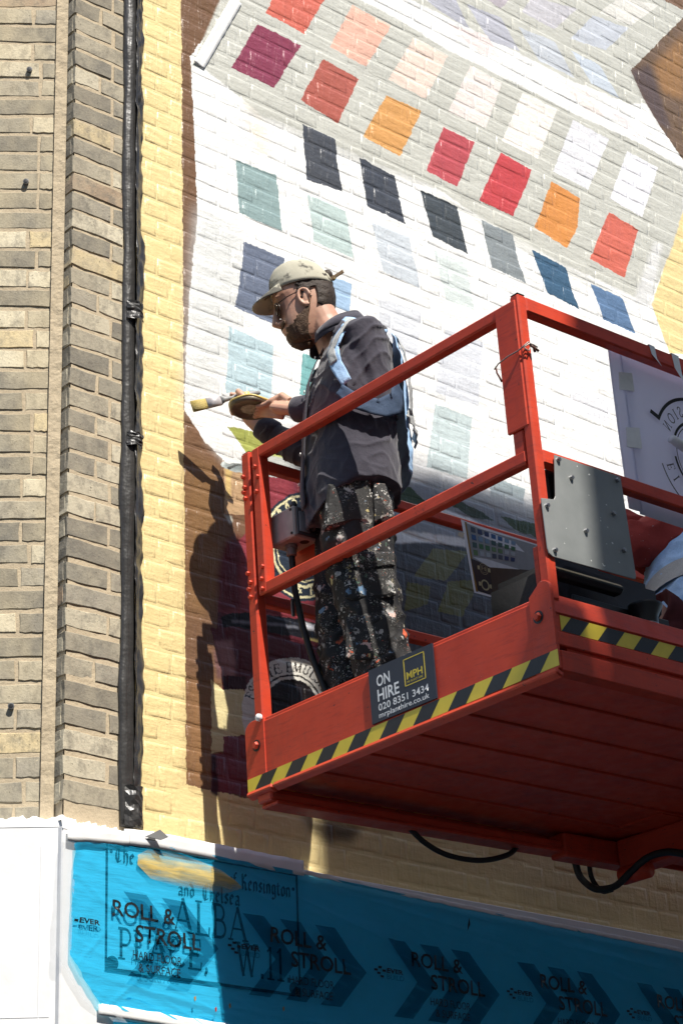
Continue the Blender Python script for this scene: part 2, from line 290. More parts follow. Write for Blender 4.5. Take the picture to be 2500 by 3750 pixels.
# ---------------------------------------------------------------- mural paint: colours laid out on the wall in metres (x, z)
MURAL = [
((244,221,161),0,1,[(-1.706,7.061),(9.690,17.289),(4.385,1.050),(-1.274,1.398)]),
((124,93,69),0,1,[(-0.017,7.003),(-0.023,3.788),(0.214,3.786),(1.291,3.808),(1.642,7.800)]),
((98,74,58),23.75,0.5,[(-0.033,5.040),(0.068,4.984),(0.163,4.892),(0.142,4.802),(0.011,4.968)]),
((149,113,70),38,0.6,[(-0.019,4.993),(0.135,4.986),(0.145,4.442),(-0.013,4.390)]),
((162,121,79),28.5,0.6,[(-0.015,4.155),(0.121,4.184),(0.124,3.814),(-0.022,3.793)]),
((194,160,122),0,1,[(0.154,4.998),(0.504,5.053),(0.498,4.877),(0.150,4.806)]),
((222,190,126),5.7,1,[(0.161,4.984),(0.187,4.992),(0.181,4.867),(0.158,4.861)]),
((145,60,69),0,1,[(0.329,5.026),(0.701,5.086),(0.672,4.493),(0.119,4.418),(0.141,4.627),(0.245,4.758)]),
((106,40,49),14.25,1,[(0.122,4.592),(0.160,4.704),(0.221,4.741),(0.215,4.461),(0.119,4.418)]),
((205,205,191),2.85,1,[(0.144,4.804),(0.186,4.805),(0.188,4.790),(0.176,4.766)]),
((197,206,204),0,1,[(0.520,5.074),(0.518,5.080),(0.512,5.084),(0.501,5.087),(0.486,5.089),(0.466,5.090),(0.444,5.089),(0.418,5.087),(0.390,5.083),(0.361,5.078),(0.331,5.072),(0.302,5.066),(0.273,5.058),(0.245,5.050),(0.220,5.042),(0.197,5.033),(0.177,5.025),(0.162,5.017),(0.150,5.009),(0.143,5.002),(0.140,4.995),(0.141,4.990),(0.147,4.986),(0.158,4.983),(0.172,4.981),(0.191,4.980),(0.212,4.981),(0.237,4.983),(0.264,4.986),(0.292,4.990),(0.322,4.996),(0.352,5.002),(0.381,5.010),(0.409,5.018),(0.435,5.026),(0.459,5.035),(0.479,5.044),(0.496,5.052),(0.509,5.060),(0.517,5.068),(0.520,5.074)]),
((129,138,138),7.6,1,[(0.481,5.063),(0.479,5.066),(0.474,5.069),(0.464,5.070),(0.451,5.071),(0.434,5.070),(0.414,5.069),(0.392,5.066),(0.368,5.063),(0.343,5.058),(0.317,5.053),(0.291,5.047),(0.266,5.041),(0.242,5.035),(0.220,5.028),(0.201,5.022),(0.184,5.015),(0.170,5.009),(0.160,5.004),(0.154,4.999),(0.152,4.995),(0.153,4.991),(0.159,4.989),(0.168,4.987),(0.181,4.987),(0.197,4.987),(0.216,4.989),(0.237,4.991),(0.260,4.995),(0.285,4.999),(0.311,5.004),(0.337,5.009),(0.362,5.015),(0.386,5.022),(0.409,5.028),(0.429,5.035),(0.447,5.042),(0.461,5.048),(0.472,5.053),(0.478,5.059),(0.481,5.063)]),
((40,42,44),0,1,[(0.165,4.987),(0.227,5.020),(0.233,5.016),(0.170,4.981)]),
((43,52,65),0,1,[(0.728,4.826),(0.727,4.860),(0.721,4.892),(0.709,4.920),(0.692,4.946),(0.671,4.966),(0.646,4.982),(0.618,4.992),(0.587,4.997),(0.555,4.996),(0.521,4.990),(0.488,4.978),(0.455,4.961),(0.424,4.940),(0.396,4.914),(0.370,4.885),(0.348,4.854),(0.330,4.821),(0.317,4.787),(0.309,4.752),(0.305,4.718),(0.307,4.686),(0.314,4.656),(0.325,4.628),(0.341,4.604),(0.361,4.584),(0.384,4.569),(0.411,4.558),(0.441,4.553),(0.472,4.552),(0.504,4.557),(0.537,4.568),(0.569,4.583),(0.601,4.603),(0.630,4.627),(0.657,4.655),(0.680,4.687),(0.699,4.720),(0.714,4.755),(0.723,4.791),(0.728,4.826)]),
((235,226,180),0,1,[(0.715,4.822),(0.714,4.855),(0.708,4.885),(0.697,4.912),(0.681,4.936),(0.662,4.956),(0.638,4.971),(0.612,4.981),(0.583,4.986),(0.552,4.985),(0.521,4.979),(0.489,4.968),(0.459,4.952),(0.430,4.932),(0.403,4.907),(0.379,4.880),(0.358,4.850),(0.341,4.819),(0.329,4.786),(0.321,4.754),(0.318,4.721),(0.319,4.691),(0.325,4.662),(0.336,4.636),(0.351,4.613),(0.370,4.594),(0.392,4.579),(0.417,4.569),(0.445,4.563),(0.474,4.563),(0.505,4.568),(0.535,4.578),(0.566,4.592),(0.595,4.611),(0.623,4.634),(0.648,4.661),(0.670,4.690),(0.688,4.722),(0.701,4.755),(0.710,4.789),(0.715,4.822),(0.705,4.820),(0.701,4.788),(0.693,4.756),(0.680,4.724),(0.662,4.694),(0.642,4.666),(0.618,4.640),(0.592,4.618),(0.564,4.600),(0.534,4.586),(0.505,4.577),(0.476,4.572),(0.448,4.573),(0.421,4.578),(0.397,4.587),(0.376,4.602),(0.358,4.620),(0.344,4.642),(0.334,4.667),(0.328,4.694),(0.326,4.724),(0.330,4.754),(0.337,4.786),(0.349,4.817),(0.365,4.847),(0.385,4.875),(0.408,4.901),(0.433,4.924),(0.461,4.944),(0.490,4.959),(0.520,4.969),(0.550,4.975),(0.580,4.976),(0.607,4.971),(0.632,4.962),(0.655,4.947),(0.674,4.929),(0.688,4.906),(0.699,4.880),(0.704,4.851),(0.705,4.820)]),
((235,226,180),0,1,[(0.359,4.732),(0.359,4.719),(0.360,4.707),(0.362,4.695),(0.365,4.684),(0.368,4.673),(0.373,4.663),(0.378,4.653),(0.385,4.644),(0.392,4.636),(0.400,4.629),(0.408,4.623),(0.417,4.617),(0.427,4.613),(0.437,4.609),(0.448,4.606),(0.459,4.605),(0.470,4.604),(0.482,4.604),(0.494,4.606),(0.506,4.608),(0.518,4.612),(0.531,4.616),(0.543,4.621),(0.555,4.628),(0.566,4.635),(0.578,4.643),(0.589,4.652),(0.599,4.661),(0.609,4.672),(0.619,4.683),(0.628,4.694),(0.636,4.706),(0.643,4.719),(0.650,4.731),(0.656,4.745),(0.661,4.758),(0.665,4.771),(0.668,4.785),(0.670,4.798),(0.671,4.811),(0.660,4.808),(0.659,4.796),(0.657,4.784),(0.654,4.771),(0.650,4.759),(0.646,4.746),(0.640,4.734),(0.634,4.722),(0.627,4.711),(0.620,4.699),(0.611,4.689),(0.603,4.679),(0.593,4.669),(0.583,4.660),(0.573,4.652),(0.562,4.644),(0.552,4.638),(0.541,4.632),(0.529,4.627),(0.518,4.623),(0.507,4.619),(0.495,4.617),(0.484,4.616),(0.473,4.615),(0.463,4.616),(0.452,4.618),(0.442,4.620),(0.433,4.623),(0.424,4.628),(0.415,4.633),(0.407,4.639),(0.400,4.646),(0.394,4.653),(0.388,4.661),(0.383,4.670),(0.378,4.680),(0.375,4.690),(0.372,4.700),(0.370,4.711),(0.369,4.723),(0.369,4.735)]),
((235,226,180),0,1,[(0.381,4.738),(0.381,4.727),(0.382,4.716),(0.384,4.706),(0.386,4.696),(0.389,4.687),(0.393,4.678),(0.398,4.670),(0.403,4.662),(0.409,4.655),(0.416,4.649),(0.423,4.643),(0.431,4.638),(0.439,4.634),(0.448,4.631),(0.457,4.629),(0.467,4.627),(0.477,4.627),(0.487,4.627),(0.497,4.628),(0.507,4.630),(0.517,4.633),(0.528,4.637),(0.538,4.642),(0.548,4.647),(0.558,4.653),(0.568,4.660),(0.577,4.668),(0.586,4.676),(0.595,4.685),(0.603,4.695),(0.611,4.704),(0.618,4.715),(0.624,4.726),(0.630,4.737),(0.634,4.748),(0.639,4.759),(0.642,4.771),(0.645,4.782),(0.646,4.794),(0.647,4.805),(0.642,4.804),(0.641,4.793),(0.639,4.782),(0.637,4.771),(0.634,4.760),(0.630,4.749),(0.625,4.738),(0.619,4.727),(0.613,4.717),(0.607,4.707),(0.599,4.698),(0.592,4.689),(0.583,4.680),(0.575,4.672),(0.566,4.665),(0.556,4.658),(0.547,4.652),(0.537,4.647),(0.527,4.642),(0.517,4.639),(0.507,4.636),(0.497,4.634),(0.488,4.633),(0.478,4.633),(0.469,4.633),(0.459,4.634),(0.451,4.637),(0.442,4.640),(0.434,4.644),(0.427,4.648),(0.420,4.653),(0.413,4.659),(0.408,4.666),(0.402,4.674),(0.398,4.682),(0.394,4.690),(0.391,4.699),(0.389,4.708),(0.387,4.718),(0.386,4.728),(0.386,4.739)]),
((235,226,180),0,1,[(0.372,4.832),(0.363,4.832),(0.355,4.829),(0.352,4.823),(0.354,4.818),(0.361,4.814),(0.371,4.814),(0.378,4.817),(0.382,4.823),(0.379,4.828),(0.372,4.832)]),
((43,52,65),0,1,[(0.371,4.822),(0.366,4.822),(0.363,4.820),(0.363,4.817),(0.367,4.815),(0.372,4.815),(0.375,4.817),(0.375,4.820),(0.371,4.822)]),
((235,226,180),0,1,[(0.409,4.884),(0.402,4.887),(0.394,4.886),(0.389,4.881),(0.389,4.874),(0.394,4.868),(0.402,4.865),(0.410,4.866),(0.414,4.871),(0.414,4.878),(0.409,4.884)]),
((43,52,65),0,1,[(0.407,4.874),(0.403,4.876),(0.399,4.875),(0.399,4.872),(0.401,4.868),(0.406,4.867),(0.409,4.868),(0.410,4.871),(0.407,4.874)]),
((235,226,180),0,1,[(0.446,4.917),(0.440,4.922),(0.433,4.923),(0.427,4.919),(0.425,4.912),(0.428,4.904),(0.434,4.899),(0.441,4.899),(0.447,4.903),(0.449,4.910),(0.446,4.917)]),
((43,52,65),0,1,[(0.443,4.909),(0.439,4.911),(0.436,4.911),(0.435,4.908),(0.436,4.904),(0.439,4.901),(0.443,4.901),(0.444,4.904),(0.443,4.909)]),
((235,226,180),0,1,[(0.481,4.939),(0.477,4.946),(0.470,4.948),(0.464,4.945),(0.461,4.938),(0.461,4.929),(0.466,4.923),(0.472,4.921),(0.478,4.924),(0.482,4.931),(0.481,4.939)]),
((43,52,65),0,1,[(0.477,4.931),(0.475,4.935),(0.472,4.935),(0.470,4.932),(0.470,4.928),(0.472,4.924),(0.475,4.924),(0.478,4.927),(0.477,4.931)]),
((235,226,180),0,1,[(0.518,4.954),(0.516,4.962),(0.510,4.965),(0.504,4.963),(0.499,4.956),(0.497,4.947),(0.500,4.940),(0.505,4.936),(0.511,4.939),(0.516,4.945),(0.518,4.954)]),
((43,52,65),0,1,[(0.514,4.947),(0.512,4.951),(0.510,4.952),(0.507,4.950),(0.506,4.945),(0.507,4.941),(0.510,4.940),(0.513,4.942),(0.514,4.947)]),
((235,226,180),0,1,[(0.561,4.961),(0.561,4.970),(0.557,4.975),(0.551,4.974),(0.544,4.968),(0.540,4.959),(0.540,4.950),(0.544,4.945),(0.550,4.946),(0.556,4.952),(0.561,4.961)]),
((43,52,65),0,1,[(0.557,4.956),(0.557,4.960),(0.554,4.962),(0.551,4.960),(0.549,4.955),(0.549,4.950),(0.551,4.948),(0.554,4.951),(0.557,4.956)]),
((235,226,180),0,1,[(0.601,4.957),(0.603,4.966),(0.601,4.972),(0.595,4.973),(0.588,4.968),(0.582,4.959),(0.579,4.950),(0.581,4.944),(0.587,4.943),(0.594,4.948),(0.601,4.957)]),
((43,52,65),0,1,[(0.597,4.953),(0.598,4.958),(0.597,4.960),(0.593,4.958),(0.590,4.953),(0.589,4.948),(0.590,4.946),(0.594,4.948),(0.597,4.953)]),
((235,226,180),0,1,[(0.489,4.708),(0.514,4.720),(0.515,4.742),(0.556,4.754),(0.571,4.740),(0.555,4.717),(0.535,4.699),(0.488,4.690)]),
((235,226,180),0,1,[(0.442,4.723),(0.492,4.736),(0.481,4.712),(0.448,4.697)]),
((87,32,43),0,1,[(0.119,4.424),(0.685,4.496),(0.679,4.370),(0.106,4.336)]),
((18,18,24),0,1,[(0.133,4.410),(0.167,4.433),(0.238,4.453),(0.421,4.476),(0.608,4.489),(0.685,4.486),(0.682,4.426),(0.580,4.419),(0.357,4.404),(0.177,4.387),(0.136,4.376)]),
((235,236,240),3.8,1,[(0.482,4.476),(0.583,4.481),(0.685,4.484),(0.683,4.459),(0.582,4.454),(0.481,4.450)]),
((120,122,133),3.8,1,[(0.178,4.412),(0.358,4.441),(0.469,4.452),(0.469,4.444),(0.358,4.431),(0.178,4.402)]),
((198,180,115),2.85,1,[(0.493,4.417),(0.682,4.431),(0.682,4.422),(0.492,4.405)]),
((93,36,45),0,1,[(0.084,4.360),(0.177,4.386),(0.357,4.402),(0.682,4.420),(0.664,4.061),(0.227,3.979),(0.133,4.145),(0.116,4.249)]),
((157,113,111),7.6,1,[(0.100,4.319),(0.182,4.338),(0.189,4.205),(0.129,4.188),(0.116,4.249)]),
((118,85,83),7.6,1,[(0.094,4.283),(0.117,4.269),(0.129,4.193),(0.109,4.179)]),
((227,212,160),0,1,[(0.085,4.174),(0.133,4.149),(0.218,4.167),(0.301,4.110),(0.297,3.992),(0.081,3.914)]),
((58,23,32),0,1,[(0.134,4.199),(0.232,4.216),(0.237,4.171),(0.135,4.150)]),
((128,60,69),0,1,[(0.132,3.983),(0.219,4.004),(0.297,3.992),(0.292,3.800),(0.077,3.782),(0.082,3.909),(0.131,3.926)]),
((56,23,32),5.7,1,[(0.079,3.913),(0.099,3.915),(0.108,3.769),(0.077,3.777)]),
((232,228,217),0,1,[(0.644,4.170),(0.643,4.201),(0.636,4.231),(0.624,4.258),(0.607,4.282),(0.585,4.302),(0.559,4.317),(0.530,4.328),(0.498,4.333),(0.464,4.333),(0.430,4.328),(0.396,4.318),(0.362,4.304),(0.331,4.285),(0.302,4.262),(0.276,4.237),(0.253,4.208),(0.236,4.178),(0.222,4.147),(0.214,4.115),(0.211,4.084),(0.212,4.054),(0.219,4.026),(0.231,4.000),(0.248,3.978),(0.268,3.958),(0.293,3.943),(0.320,3.933),(0.351,3.926),(0.383,3.925),(0.416,3.929),(0.450,3.937),(0.483,3.950),(0.515,3.968),(0.545,3.989),(0.572,4.015),(0.596,4.043),(0.615,4.073),(0.630,4.105),(0.640,4.137),(0.644,4.170)]),
((37,28,26),0,1,[(0.574,4.182),(0.572,4.191),(0.569,4.199),(0.565,4.208),(0.561,4.216),(0.556,4.223),(0.551,4.230),(0.545,4.237),(0.538,4.243),(0.531,4.248),(0.523,4.253),(0.515,4.257),(0.506,4.261),(0.498,4.264),(0.488,4.266),(0.479,4.268),(0.469,4.268),(0.459,4.269),(0.449,4.268),(0.438,4.267),(0.428,4.265),(0.418,4.263),(0.407,4.260),(0.397,4.256),(0.387,4.251),(0.377,4.246),(0.367,4.241),(0.358,4.235),(0.349,4.228),(0.340,4.221),(0.332,4.213),(0.324,4.206),(0.317,4.197),(0.310,4.189),(0.304,4.180),(0.298,4.171),(0.293,4.161),(0.288,4.152),(0.284,4.142),(0.281,4.132),(0.278,4.123),(0.285,4.123),(0.287,4.132),(0.290,4.141),(0.294,4.150),(0.298,4.159),(0.303,4.168),(0.309,4.177),(0.315,4.186),(0.322,4.194),(0.329,4.202),(0.336,4.209),(0.344,4.217),(0.352,4.223),(0.361,4.230),(0.370,4.235),(0.379,4.241),(0.389,4.245),(0.398,4.250),(0.408,4.253),(0.418,4.256),(0.428,4.259),(0.438,4.260),(0.447,4.262),(0.457,4.262),(0.467,4.262),(0.476,4.261),(0.485,4.259),(0.494,4.257),(0.503,4.255),(0.511,4.251),(0.519,4.247),(0.526,4.243),(0.533,4.237),(0.539,4.232),(0.545,4.225),(0.550,4.219),(0.555,4.211),(0.559,4.204),(0.562,4.196),(0.565,4.188),(0.567,4.179)]),
((30,22,22),0,1,[(0.561,4.145),(0.560,4.165),(0.556,4.184),(0.548,4.201),(0.537,4.216),(0.524,4.229),(0.508,4.239),(0.489,4.246),(0.470,4.249),(0.449,4.250),(0.427,4.247),(0.406,4.241),(0.385,4.232),(0.365,4.220),(0.346,4.206),(0.330,4.189),(0.316,4.171),(0.304,4.152),(0.296,4.132),(0.290,4.112),(0.288,4.092),(0.289,4.072),(0.294,4.054),(0.301,4.038),(0.311,4.023),(0.325,4.010),(0.340,4.001),(0.358,3.994),(0.377,3.990),(0.397,3.989),(0.418,3.991),(0.439,3.997),(0.460,4.005),(0.480,4.017),(0.499,4.031),(0.516,4.047),(0.531,4.065),(0.543,4.084),(0.552,4.104),(0.558,4.125),(0.561,4.145)]),
((252,252,250),0,1,[(0.023,6.693),(0.038,6.361),(0.050,5.981),(0.015,5.690),(-0.009,5.412),(-0.017,5.156),(0.069,5.061),(0.170,5.003),(0.323,5.057),(0.404,5.069),(0.526,5.071),(0.952,5.108),(1.173,5.077),(1.405,5.101),(1.897,5.173),(2.613,5.236),(2.775,6.291),(2.676,6.270),(2.592,6.488),(2.902,7.112),(3.194,9.016),(0.246,7.500),(0.237,7.061)]),
((222,224,222),42.75,0.75,[(0.050,6.019),(0.267,6.025),(0.258,5.645),(0.225,5.524),(0.131,5.280),(-0.017,5.156),(-0.009,5.412),(0.015,5.690)]),
((226,226,220),23.75,0.6,[(0.069,5.070),(0.245,5.122),(0.364,5.086),(0.165,5.002)]),
((249,238,218),26.6,0.7,[(0.252,6.603),(0.344,6.626),(0.406,6.410),(0.364,6.368),(0.313,6.448)]),
((206,206,197),4.75,1,[(0.023,6.653),(0.092,6.663),(0.238,6.615),(0.365,6.568),(0.563,6.579),(0.927,6.583),(1.287,6.599),(1.532,6.544),(1.785,6.509),(2.049,6.492),(2.323,6.494),(2.577,6.482),(2.797,6.883),(2.902,7.112),(2.939,7.353),(2.643,7.372),(2.193,7.353),(1.844,7.356),(1.395,7.354),(1.194,7.377),(0.900,7.387),(0.860,7.538),(0.251,7.240),(0.040,6.680)]),
((252,252,250),20.9,0.8,[(0.060,6.669),(0.195,6.597),(0.344,6.565),(0.364,6.517),(0.194,6.505),(0.059,6.568)]),
((232,232,232),14.25,0.8,[(2.457,6.441),(2.656,6.831),(2.718,6.854),(2.592,6.488)]),
((185,185,176),11.4,0.55,[(0.280,6.583),(0.563,6.588),(0.952,6.601),(1.313,6.618),(1.311,6.587),(0.925,6.551),(0.561,6.548),(0.322,6.556)]),
((228,228,222),4.75,0.8,[(1.286,6.577),(2.049,6.492),(2.430,6.454),(2.427,6.431),(2.016,6.440),(1.283,6.545)]),
((252,252,250),4.75,1,[(0.618,7.419),(0.900,7.387),(1.194,7.377),(1.395,7.354),(1.844,7.356),(2.193,7.353),(2.643,7.372),(2.939,7.353),(2.958,7.477),(2.758,7.543),(2.580,7.566),(2.228,7.531),(1.880,7.531),(1.512,7.524),(1.178,7.507),(1.191,7.700)]),
((206,206,197),5.7,1,[(1.204,7.706),(1.204,7.520),(1.529,7.532),(1.889,7.535),(2.228,7.536),(2.581,7.571),(2.773,7.649),(2.641,7.792),(3.081,8.275),(3.139,8.654)]),
((118,96,76),0,1,[(2.630,7.782),(2.698,7.654),(2.789,7.543),(2.946,7.398),(3.085,8.304)]),
((165,123,77),23.75,0.8,[(2.808,7.891),(3.067,8.190),(3.003,7.772),(2.849,7.744)]),
((91,78,78),19,0.8,[(2.630,7.782),(2.698,7.654),(2.789,7.543),(2.881,7.545),(2.775,7.876)]),
((128,100,78),0,1,[(2.872,8.337),(3.092,8.350),(3.130,8.595),(2.858,8.463)]),
((216,114,96),0,1,[(0.399,7.074),(0.443,7.166),(0.718,7.296),(0.602,7.065)]),
((240,191,171),0,1,[(0.871,7.334),(1.084,7.326),(0.928,7.048),(0.735,7.061)]),
((245,224,210),0,1,[(1.213,7.324),(1.410,7.320),(1.262,7.029),(1.052,7.036)]),
((242,232,226),0,1,[(1.545,7.325),(1.734,7.316),(1.612,7.029),(1.391,7.022)]),
((250,244,236),0,1,[(1.864,7.324),(2.085,7.324),(1.924,6.999),(1.708,7.001)]),
((240,240,245),0,1,[(2.184,7.311),(2.418,7.304),(2.239,6.958),(2.018,6.968)]),
((246,246,252),0,1,[(2.539,7.284),(2.750,7.280),(2.592,6.947),(2.381,6.968)]),
((145,67,90),0,1,[(0.357,7.001),(0.578,6.994),(0.433,6.727),(0.222,6.727)]),
((185,102,88),0,1,[(0.694,6.982),(0.888,6.968),(0.760,6.696),(0.568,6.726)]),
((224,166,101),0,1,[(1.036,6.952),(1.232,6.955),(1.092,6.670),(0.893,6.687)]),
((194,88,94),0,1,[(1.353,6.926),(1.536,6.923),(1.411,6.648),(1.239,6.662)]),
((204,78,81),0,1,[(1.694,6.937),(1.880,6.918),(1.736,6.626),(1.537,6.633)]),
((225,151,82),0,1,[(2.003,6.910),(2.180,6.890),(2.145,6.730),(2.062,6.589),(1.867,6.619)]),
((218,115,96),0,1,[(2.365,6.890),(2.555,6.867),(2.424,6.567),(2.204,6.586)]),
((151,174,174),0,1,[(0.234,6.311),(0.433,6.316),(0.452,6.071),(0.247,6.075)]),
((80,83,90),0,1,[(0.575,6.613),(0.742,6.612),(0.750,6.499),(0.770,6.372),(0.583,6.359)]),
((76,80,89),0,1,[(0.867,6.577),(1.060,6.561),(1.074,6.458),(1.102,6.347),(0.898,6.356)]),
((78,84,89),0,1,[(1.196,6.551),(1.404,6.550),(1.423,6.445),(1.445,6.332),(1.251,6.345)]),
((145,152,155),0,1,[(1.541,6.534),(1.725,6.534),(1.746,6.417),(1.783,6.312),(1.585,6.319)]),
((72,104,132),0,1,[(1.835,6.498),(2.045,6.484),(2.065,6.382),(2.106,6.297),(1.909,6.311)]),
((102,130,166),0,1,[(2.193,6.455),(2.400,6.452),(2.426,6.369),(2.458,6.293),(2.258,6.297)]),
((198,215,212),0,1,[(0.586,6.293),(0.780,6.290),(0.812,6.083),(0.612,6.084)]),
((214,221,228),0,1,[(0.917,6.290),(1.118,6.296),(1.162,6.070),(0.965,6.076)]),
((225,234,232),0,1,[(1.251,6.283),(1.433,6.283),(1.463,6.071),(1.302,6.066)]),
((115,124,144),0,1,[(0.267,5.956),(0.460,5.954),(0.414,5.646),(0.216,5.657),(0.245,5.790)]),
((196,218,225),0,1,[(0.190,5.566),(0.394,5.554),(0.378,5.327),(0.165,5.285)]),
((128,184,184),0,1,[(0.537,5.568),(0.604,5.572),(0.556,5.383),(0.512,5.390)]),
((172,200,229),0,1,[(0.695,5.956),(0.793,5.960),(0.779,5.822),(0.683,5.836)]),
((230,233,239),0,1,[(0.930,5.945),(1.163,5.962),(1.120,5.742),(0.928,5.738)]),
((226,229,236),0,1,[(1.286,5.923),(1.499,5.930),(1.443,5.624),(1.210,5.614)]),
((206,220,221),0,1,[(1.206,5.560),(1.403,5.558),(1.355,5.274),(1.138,5.266)]),
((176,190,194),0,1,[(1.483,5.323),(1.677,5.321),(1.660,5.244),(1.469,5.216)]),
((186,187,197),0,1,[(1.295,7.570),(1.484,7.660),(1.557,7.528),(1.370,7.543)]),
((194,195,205),0,1,[(1.552,7.661),(1.764,7.684),(1.872,7.547),(1.678,7.520)]),
((205,210,217),0,1,[(1.872,7.686),(2.110,7.712),(2.220,7.557),(1.993,7.553)]),
((209,218,229),0,1,[(2.220,7.711),(2.411,7.710),(2.529,7.573),(2.336,7.579)]),
((205,203,208),0,1,[(1.905,7.783),(1.984,7.905),(2.292,7.985),(2.119,7.785)]),
((205,210,219),0,1,[(2.400,7.996),(2.651,8.035),(2.460,7.821),(2.222,7.779)]),
((232,230,223),0,1,[(2.606,8.200),(2.900,8.292),(2.667,8.056),(2.447,8.036)]),
((190,182,188),0,1,[(1.672,7.749),(1.838,7.828),(1.769,7.739)]),
((249,236,233),0,1,[(1.428,7.494),(1.663,7.543),(1.740,7.459),(1.619,7.420)]),
((247,238,233),0,1,[(2.114,7.491),(2.287,7.521),(2.402,7.418),(2.274,7.409)]),
((246,240,240),0,1,[(2.429,7.490),(2.540,7.492),(2.677,7.396),(2.565,7.395)]),
((246,247,252),0,1,[(2.010,5.910),(2.244,5.904),(2.217,5.765),(1.986,5.773)]),
((150,156,165),28.5,1,[(0.948,5.143),(1.194,5.247),(1.487,5.257),(1.954,5.286),(2.283,5.311),(2.254,5.093),(1.765,5.003),(1.301,4.968),(1.015,4.912),(0.897,4.982)]),
((84,88,95),0,1,[(0.892,4.897),(1.031,4.948),(1.301,4.976),(1.767,5.019),(2.252,5.080),(2.184,4.576),(0.830,4.297)]),
((236,238,240),3.8,1,[(0.950,4.957),(1.075,4.973),(1.304,5.007),(1.617,5.042),(1.754,5.041),(1.751,5.011),(1.316,4.973),(1.114,4.943),(0.946,4.894)]),
((236,238,240),5.7,1,[(1.045,5.147),(1.127,5.114),(1.356,5.104),(1.515,5.075),(1.759,5.090),(1.755,5.054),(1.467,5.033),(1.295,5.070),(1.069,5.085)]),
((63,83,59),0,1,[(0.962,5.147),(1.045,5.153),(1.127,5.114),(1.083,5.089),(0.971,5.074)]),
((71,82,69),0,1,[(1.243,5.137),(1.310,5.166),(1.418,5.150),(1.490,5.130),(1.361,5.111)]),
((79,95,71),0,1,[(1.520,5.159),(1.630,5.170),(1.722,5.178),(1.716,5.120),(1.599,5.120)]),
((120,122,89),0,1,[(1.145,4.925),(1.339,4.959),(1.199,4.802),(1.038,4.784)]),
((110,112,73),0,1,[(1.005,4.754),(1.123,4.760),(1.101,4.687),(0.983,4.628)]),
((112,114,75),0,1,[(1.216,4.805),(1.392,4.859),(1.276,4.674),(1.150,4.667)]),
((170,175,90),0,1,[(0.170,5.153),(0.255,5.164),(0.337,5.169),(0.405,5.136),(0.445,5.095),(0.359,5.078),(0.259,5.067)]),
((196,198,192),5.7,1,[(0.215,5.042),(0.353,5.090),(0.506,5.107),(0.637,5.122),(0.636,5.096),(0.441,5.066),(0.252,5.037)]),
((69,60,51),20.9,0.85,[(0.467,3.767),(0.736,3.767),(0.683,3.706),(0.584,3.685),(0.501,3.711)]),
((109,92,63),9.5,0,[(0.439,4.933),(0.521,4.938),(0.499,4.897),(0.438,4.898)]),
((37,28,26),0,1,[(0.267,4.138),(0.270,4.143),(0.230,4.147),(0.227,4.142)]),
((37,28,26),0,1,[(0.226,4.140),(0.229,4.140),(0.238,4.160),(0.235,4.160)]),
((37,28,26),0,1,[(0.235,4.161),(0.234,4.158),(0.245,4.158),(0.246,4.161)]),
((37,28,26),0,1,[(0.246,4.142),(0.249,4.142),(0.254,4.154),(0.251,4.155)]),
((37,28,26),0,1,[(0.249,4.155),(0.248,4.153),(0.256,4.152),(0.257,4.155)]),
((37,28,26),0,1,[(0.264,4.136),(0.267,4.136),(0.276,4.158),(0.273,4.158)]),
((37,28,26),0,1,[(0.275,4.156),(0.276,4.159),(0.266,4.161),(0.264,4.158)]),
((37,28,26),0,1,[(0.259,4.184),(0.260,4.188),(0.252,4.188),(0.251,4.184)]),
((37,28,26),0,1,[(0.255,4.185),(0.251,4.188),(0.245,4.181),(0.248,4.178)]),
((37,28,26),0,1,[(0.250,4.182),(0.245,4.181),(0.244,4.173),(0.249,4.174)]),
((37,28,26),0,1,[(0.248,4.177),(0.244,4.173),(0.251,4.169),(0.254,4.173)]),
((37,28,26),0,1,[(0.250,4.173),(0.251,4.169),(0.261,4.172),(0.260,4.176)]),
((37,28,26),0,1,[(0.258,4.175),(0.260,4.172),(0.271,4.178),(0.268,4.182)]),
((37,28,26),0,1,[(0.267,4.181),(0.268,4.177),(0.278,4.180),(0.277,4.184)]),
((37,28,26),0,1,[(0.277,4.184),(0.274,4.180),(0.282,4.177),(0.285,4.181)]),
((37,28,26),0,1,[(0.285,4.180),(0.280,4.179),(0.280,4.171),(0.285,4.172)]),
((37,28,26),0,1,[(0.285,4.172),(0.282,4.174),(0.275,4.167),(0.278,4.165)]),
((37,28,26),0,1,[(0.278,4.164),(0.279,4.169),(0.269,4.168),(0.268,4.164)]),
((37,28,26),0,1,[(0.297,4.192),(0.302,4.197),(0.268,4.212),(0.264,4.207)]),
((37,28,26),0,1,[(0.257,4.198),(0.259,4.197),(0.277,4.219),(0.275,4.220)]),
((37,28,26),0,1,[(0.259,4.200),(0.257,4.198),(0.265,4.194),(0.267,4.196)]),
((37,28,26),0,1,[(0.276,4.221),(0.274,4.218),(0.282,4.215),(0.284,4.217)]),
((37,28,26),0,1,[(0.293,4.190),(0.295,4.189),(0.304,4.199),(0.302,4.200)]),
((37,28,26),0,1,[(0.308,4.207),(0.311,4.209),(0.295,4.239),(0.292,4.238)]),
((37,28,26),0,1,[(0.295,4.241),(0.291,4.236),(0.331,4.226),(0.334,4.231)]),
((37,28,26),0,1,[(0.303,4.219),(0.305,4.218),(0.320,4.231),(0.318,4.233)]),
((37,28,26),0,1,[(0.305,4.206),(0.307,4.204),(0.315,4.211),(0.313,4.213)]),
((37,28,26),0,1,[(0.326,4.225),(0.328,4.223),(0.337,4.232),(0.335,4.233)]),
((37,28,26),0,1,[(0.346,4.238),(0.352,4.242),(0.331,4.269),(0.325,4.265)]),
